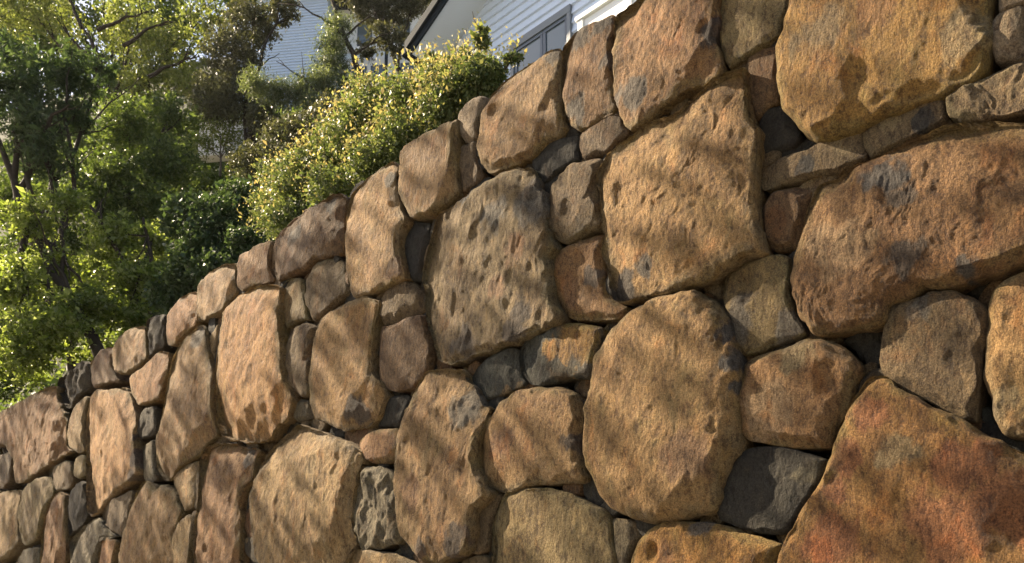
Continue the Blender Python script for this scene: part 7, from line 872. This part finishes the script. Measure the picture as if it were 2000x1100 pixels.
plant("dark_bush", "shaded dark green bush behind the wall top beside the hedge", "bush", (-3.386, 8.500, 4.703),
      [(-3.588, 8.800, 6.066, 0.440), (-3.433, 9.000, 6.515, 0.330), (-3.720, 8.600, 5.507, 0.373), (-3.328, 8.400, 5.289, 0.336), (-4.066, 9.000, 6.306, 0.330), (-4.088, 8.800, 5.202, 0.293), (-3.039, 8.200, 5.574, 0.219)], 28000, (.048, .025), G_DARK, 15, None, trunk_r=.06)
plant("open_tree", "open olive yellow tree with bare arching branches at the top left", "tree", (-9.282, 17.000, 9.323),
      [(-11.546, 17.000, 16.009, 0.680), (-9.456, 17.000, 15.575, 0.793), (-8.506, 17.000, 14.860, 0.850), (-7.687, 17.000, 15.864, 0.567), (-8.945, 17.000, 14.013, 0.680), (-7.459, 16.500, 13.648, 0.660), (-12.589, 17.000, 16.155, 0.680)], 20000, (.072, .036), G_OLIVE, 16, TG,
      trunk=[(-9.282, 17.000, 9.323), (-9.727, 17.000, 12.222), (-10.067, 17.000, 14.576)], trunk_r=.14, limbs=[((-10.110, 16.000, 14.821), (-10.635, 16.000, 15.850), .05), ((-9.742, 16.000, 14.753), (-8.582, 16.000, 15.271), .05), ((-9.105, 16.000, 14.348), (-8.079, 16.000, 15.025), .05), ((-9.451, 16.000, 13.547), (-10.116, 16.000, 14.889), .07), ((-8.440, 16.000, 13.547), (-7.289, 16.000, 14.080), .05)], clump=.28)
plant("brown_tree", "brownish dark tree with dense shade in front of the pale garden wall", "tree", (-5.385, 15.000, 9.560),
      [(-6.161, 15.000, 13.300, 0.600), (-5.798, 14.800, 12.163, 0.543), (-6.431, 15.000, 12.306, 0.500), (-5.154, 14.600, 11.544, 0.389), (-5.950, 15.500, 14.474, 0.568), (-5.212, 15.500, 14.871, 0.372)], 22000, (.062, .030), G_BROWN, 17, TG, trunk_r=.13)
plant("pine_tree", "soft light green pine with dark leaning trunk before the far house", "tree", (-2.728, 14.000, 11.136),
      [(-3.585, 14.000, 13.287, 0.280), (-3.671, 14.000, 12.813, 0.336), (-3.673, 14.000, 12.344, 0.355), (-3.789, 13.800, 11.790, 0.368), (-4.127, 13.600, 11.418, 0.345), (-4.580, 13.600, 11.418, 0.326), (-5.042, 13.600, 11.586, 0.308), (-3.270, 14.000, 11.880, 0.280), (-3.855, 13.400, 11.000, 0.286)], 21000, (.075, .012), G_SAGE, 18, TG,
      trunk=[(-2.728, 14.000, 11.136), (-2.992, 14.000, 11.938), (-3.447, 14.000, 12.991), (-3.834, 14.000, 14.190)], trunk_r=.085, limbs=[((-3.447, 14.000, 12.991), (-4.664, 14.000, 13.767), .03), ((-3.416, 14.000, 12.991), (-2.751, 14.000, 13.586), .025), ((-3.407, 13.600, 11.029), (-4.598, 13.400, 11.940), .025), ((-3.241, 14.000, 12.520), (-2.351, 13.600, 12.780), .025)], clump=.5, per=16, shell=1.0, auto=False, droop=.6)
plant("brown_tree", "brown leaved tree above the far house at the top edge", "tree", (-2.953, 20.000, 15.711),
      [(-4.234, 20.000, 18.809, 0.533), (-3.476, 20.000, 18.723, 0.560), (-2.879, 20.000, 19.067, 0.533), (-4.716, 20.000, 19.585, 0.667), (-3.637, 19.000, 17.059, 0.380), (-3.061, 19.000, 16.818, 0.329), (-4.052, 19.000, 16.658, 0.279)], 15000, (.08, .038), G_BROWN, 19, TG, trunk_r=.1)
plant("scrub_bush", "tangle of grey brown scrub between the pine and the hedge", "bush", (-3.472, 12.000, 8.529),
      [(-3.863, 12.000, 9.386, 0.360), (-3.521, 12.000, 9.579, 0.320), (-4.023, 11.500, 8.786, 0.307), (-3.316, 12.500, 10.266, 0.250), (-4.342, 11.500, 8.512, 0.276)], 9000, (.05, .024), G_BROWN, 20, None, M_BARK2, trunk_r=.05, clump=.4, per=14)
plant("leafy_tree", "dense shaded tree filling the gap behind the lime green trees", "tree", (-7.611, 13.000, 5.220),
      [(-8.983, 13.000, 8.700, 0.693), (-8.163, 13.000, 7.999, 0.650), (-8.687, 12.500, 7.278, 0.667), (-7.551, 13.500, 8.659, 0.630), (-6.469, 13.000, 7.702, 0.520), (-7.233, 12.500, 6.903, 0.583), (-7.902, 12.000, 6.157, 0.640), (-8.721, 12.000, 5.981, 0.640), (-7.860, 11.500, 4.966, 0.460), (-6.236, 12.000, 6.334, 0.440)], 30000, (.07, .036), G_MID, 23, TG, trunk_r=.1, clump=.26, per=22, shell=.8)
plant("thin_shrub", "thin pale leaved shrub in front of the pale garden wall", "shrub", (-6.610, 16.000, 11.027),
      [(-6.807, 16.000, 12.239, 0.448), (-6.313, 16.000, 11.853, 0.384), (-7.127, 16.000, 11.789, 0.363), (-6.417, 16.000, 12.563, 0.320)], 4200, (.055, .028), G_OLIVE, 22, None, M_BARK2, trunk_r=.03, clump=.3, per=14)
plant("broadleaf_tree", "deep green tree standing behind the others at the far left edge", "tree", (-13.498, 20.000, 12.213),
      [(-15.335, 20.000, 18.042, 1.200), (-13.795, 20.000, 17.703, 0.933), (-15.668, 22.000, 20.813, 1.320), (-13.395, 22.000, 19.686, 1.173), (-11.668, 22.000, 20.813, 1.320), (-11.662, 19.000, 13.776, 0.887), (-12.920, 19.000, 12.570, 1.013), (-11.250, 20.000, 16.039, 0.933), (-8.053, 19.000, 13.776, 0.760), (-8.083, 18.000, 12.134, 0.840), (-10.577, 21.000, 18.864, 0.980), (-8.762, 21.000, 20.121, 0.840)], 26000, (.13, .07), G_MID, 21, TG, trunk_r=.15)

# hillside undergrowth: too many leaves to count
rs = np.random.RandomState(77); nU = 70000
ux = rs.uniform(-34, 3, nU); uy = rs.uniform(.7, 1, nU) ** 1 * 0 + rs.uniform(.8, 26, nU) ** 1.0
uz = hill_z(ux, uy) + np.abs(rs.randn(nU)) * .35 * (1 + noise(np.stack([ux * .8, uy * .8, ux * 0], 1)))
keep = ~((uy > 4.6) & (ux > -8.6)); up_ = np.stack([ux, uy, uz], 1)[keep]
v, f = leaf_mesh(up_, .22, .12, rs, .5); ug = mesh_np("undergrowth", v, f, G_MID, smooth=False); ug.location = WALL_AT; ug.rotation_euler = (0, 0, ANG)
tag(ug, "green undergrowth covering the hillside behind the wall", "undergrowth", kind="stuff")

# the tall tree on the drive side, left of the picture, unseen, its crown shaped along sun rays to dapple the wall
LITS = [(-0.014, 2.563, 0.164, 0.138), (1.089, 2.654, 0.103, 0.149), (1.107, 2.308, 0.055, 0.091), (1.164, 3.008, 0.067, 0.123), (-0.078, 3.064, 0.128, 0.289), (0.181, 3.164, 0.184, 0.164), (0.971, 3.176, 0.129, 0.117), (-0.779, 3.730, 0.116, 0.174), (-1.245, 3.723, 0.198, 0.177), (-0.224, 3.586, 0.103, 0.103), (0.114, 3.631, 0.098, 0.115), (-1.698, 3.470, 0.208, 0.244),
        (-2.921, 3.126, 0.336, 0.419), (-2.071, 2.614, 0.177, 0.139), (-2.004, 2.379, 0.294, 0.123), (-2.242, 2.210, 0.237, 0.225), (-1.579, 2.043, 0.166, 0.199), (-5.052, 3.653, 0.350, 0.191), (-4.065, 3.663, 0.278, 0.171), (-3.494, 3.699, 0.281, 0.177), (-5.392, 2.921, 0.431, 0.432), (-4.556, 3.289, 0.309, 0.179), (-7.083, 3.216, 0.604, 0.307), (-3.179, 2.013, 0.278, 0.161)]
rs = np.random.RandomState(5); sx = rs.uniform(-9, 1.9, 26000); sz = rs.uniform(1.5, 4.1, 26000)
def in_any(L): 
    r = np.zeros(len(sx), bool)
    for (ex, ez, ra, rb) in L: r |= ((sx - ex) / ra) ** 2 + ((sz - ez) / rb) ** 2 < 2.0
    return r
cloud = noise(np.stack([sx * 3.1, sz * 3.1, sx * 0 + 4], 1))
keep = ~in_any(LITS) & (cloud > -.4) & (rs.rand(len(sx)) < np.where(sx > -1.35, .13, .30))
sx, sz = sx[keep], sz[keep]
R3 = np.array([[math.cos(ANG), -math.sin(ANG), 0], [math.sin(ANG), math.cos(ANG), 0], [0, 0, 1]])
lp = np.stack([sx, np.full(len(sx), -.15), sz], 1) @ R3.T + np.array(WALL_AT) + np.array(SUN_DIR) * rs.uniform(6.3, 8.6, (len(sx), 1)) + rs.randn(len(sx), 3) * .05
tb = np.array((-9.0, 4.0, 0.))
shade = empty("shade_tree", tuple(tb)); tag(shade, "tall open tree on the drive side left of the picture, unseen, its crown shaped to dapple the wall", "tree")
v, f = leaf_mesh(lp - tb, .085, .045, rs, .3); mesh_np("crown", v, f, G_MID, shade, smooth=False)
rnd = random.Random(4); cc = lp.mean(0)
path = wobble((0, 0, 0), (.6, .4, 5.2), 7, .03, rnd); tv, tf = tube(path, [.2 - .012 * i for i in range(8)], 12); obj_py("trunk", tv, tf, M_BARK, shade, True)
for k in range(7):
    e = lp[rnd.randrange(len(lp))] - tb; w = wobble(path[5 + k % 3], e, 7, .08, rnd, .06); tv, tf = tube(w, [.07 * (1 - .12 * i) for i in range(8)], 7); obj_py("limb", tv, tf, M_BARK, shade, True)

# the hazy backlit air over the slope
haze = box("haze", (-75, -14, -1.2), (45, 75, 64), bpy.data.materials.new("haze_air")); hm = haze.data.materials[0]; hm.use_nodes = True
hn = hm.node_tree; hn.nodes.remove(hn.nodes["Principled BSDF"]); hv = hn.nodes.new("ShaderNodeVolumePrincipled")
hv.inputs["Color"].default_value = (.93, .95, 1, 1); hv.inputs["Density"].default_value = .00015; hv.inputs["Anisotropy"].default_value = .35
hn.links.new(hv.outputs[0], hn.nodes["Material Output"].inputs["Volume"]); tag(haze, "thin hazy air over the slope", "haze", kind="stuff")
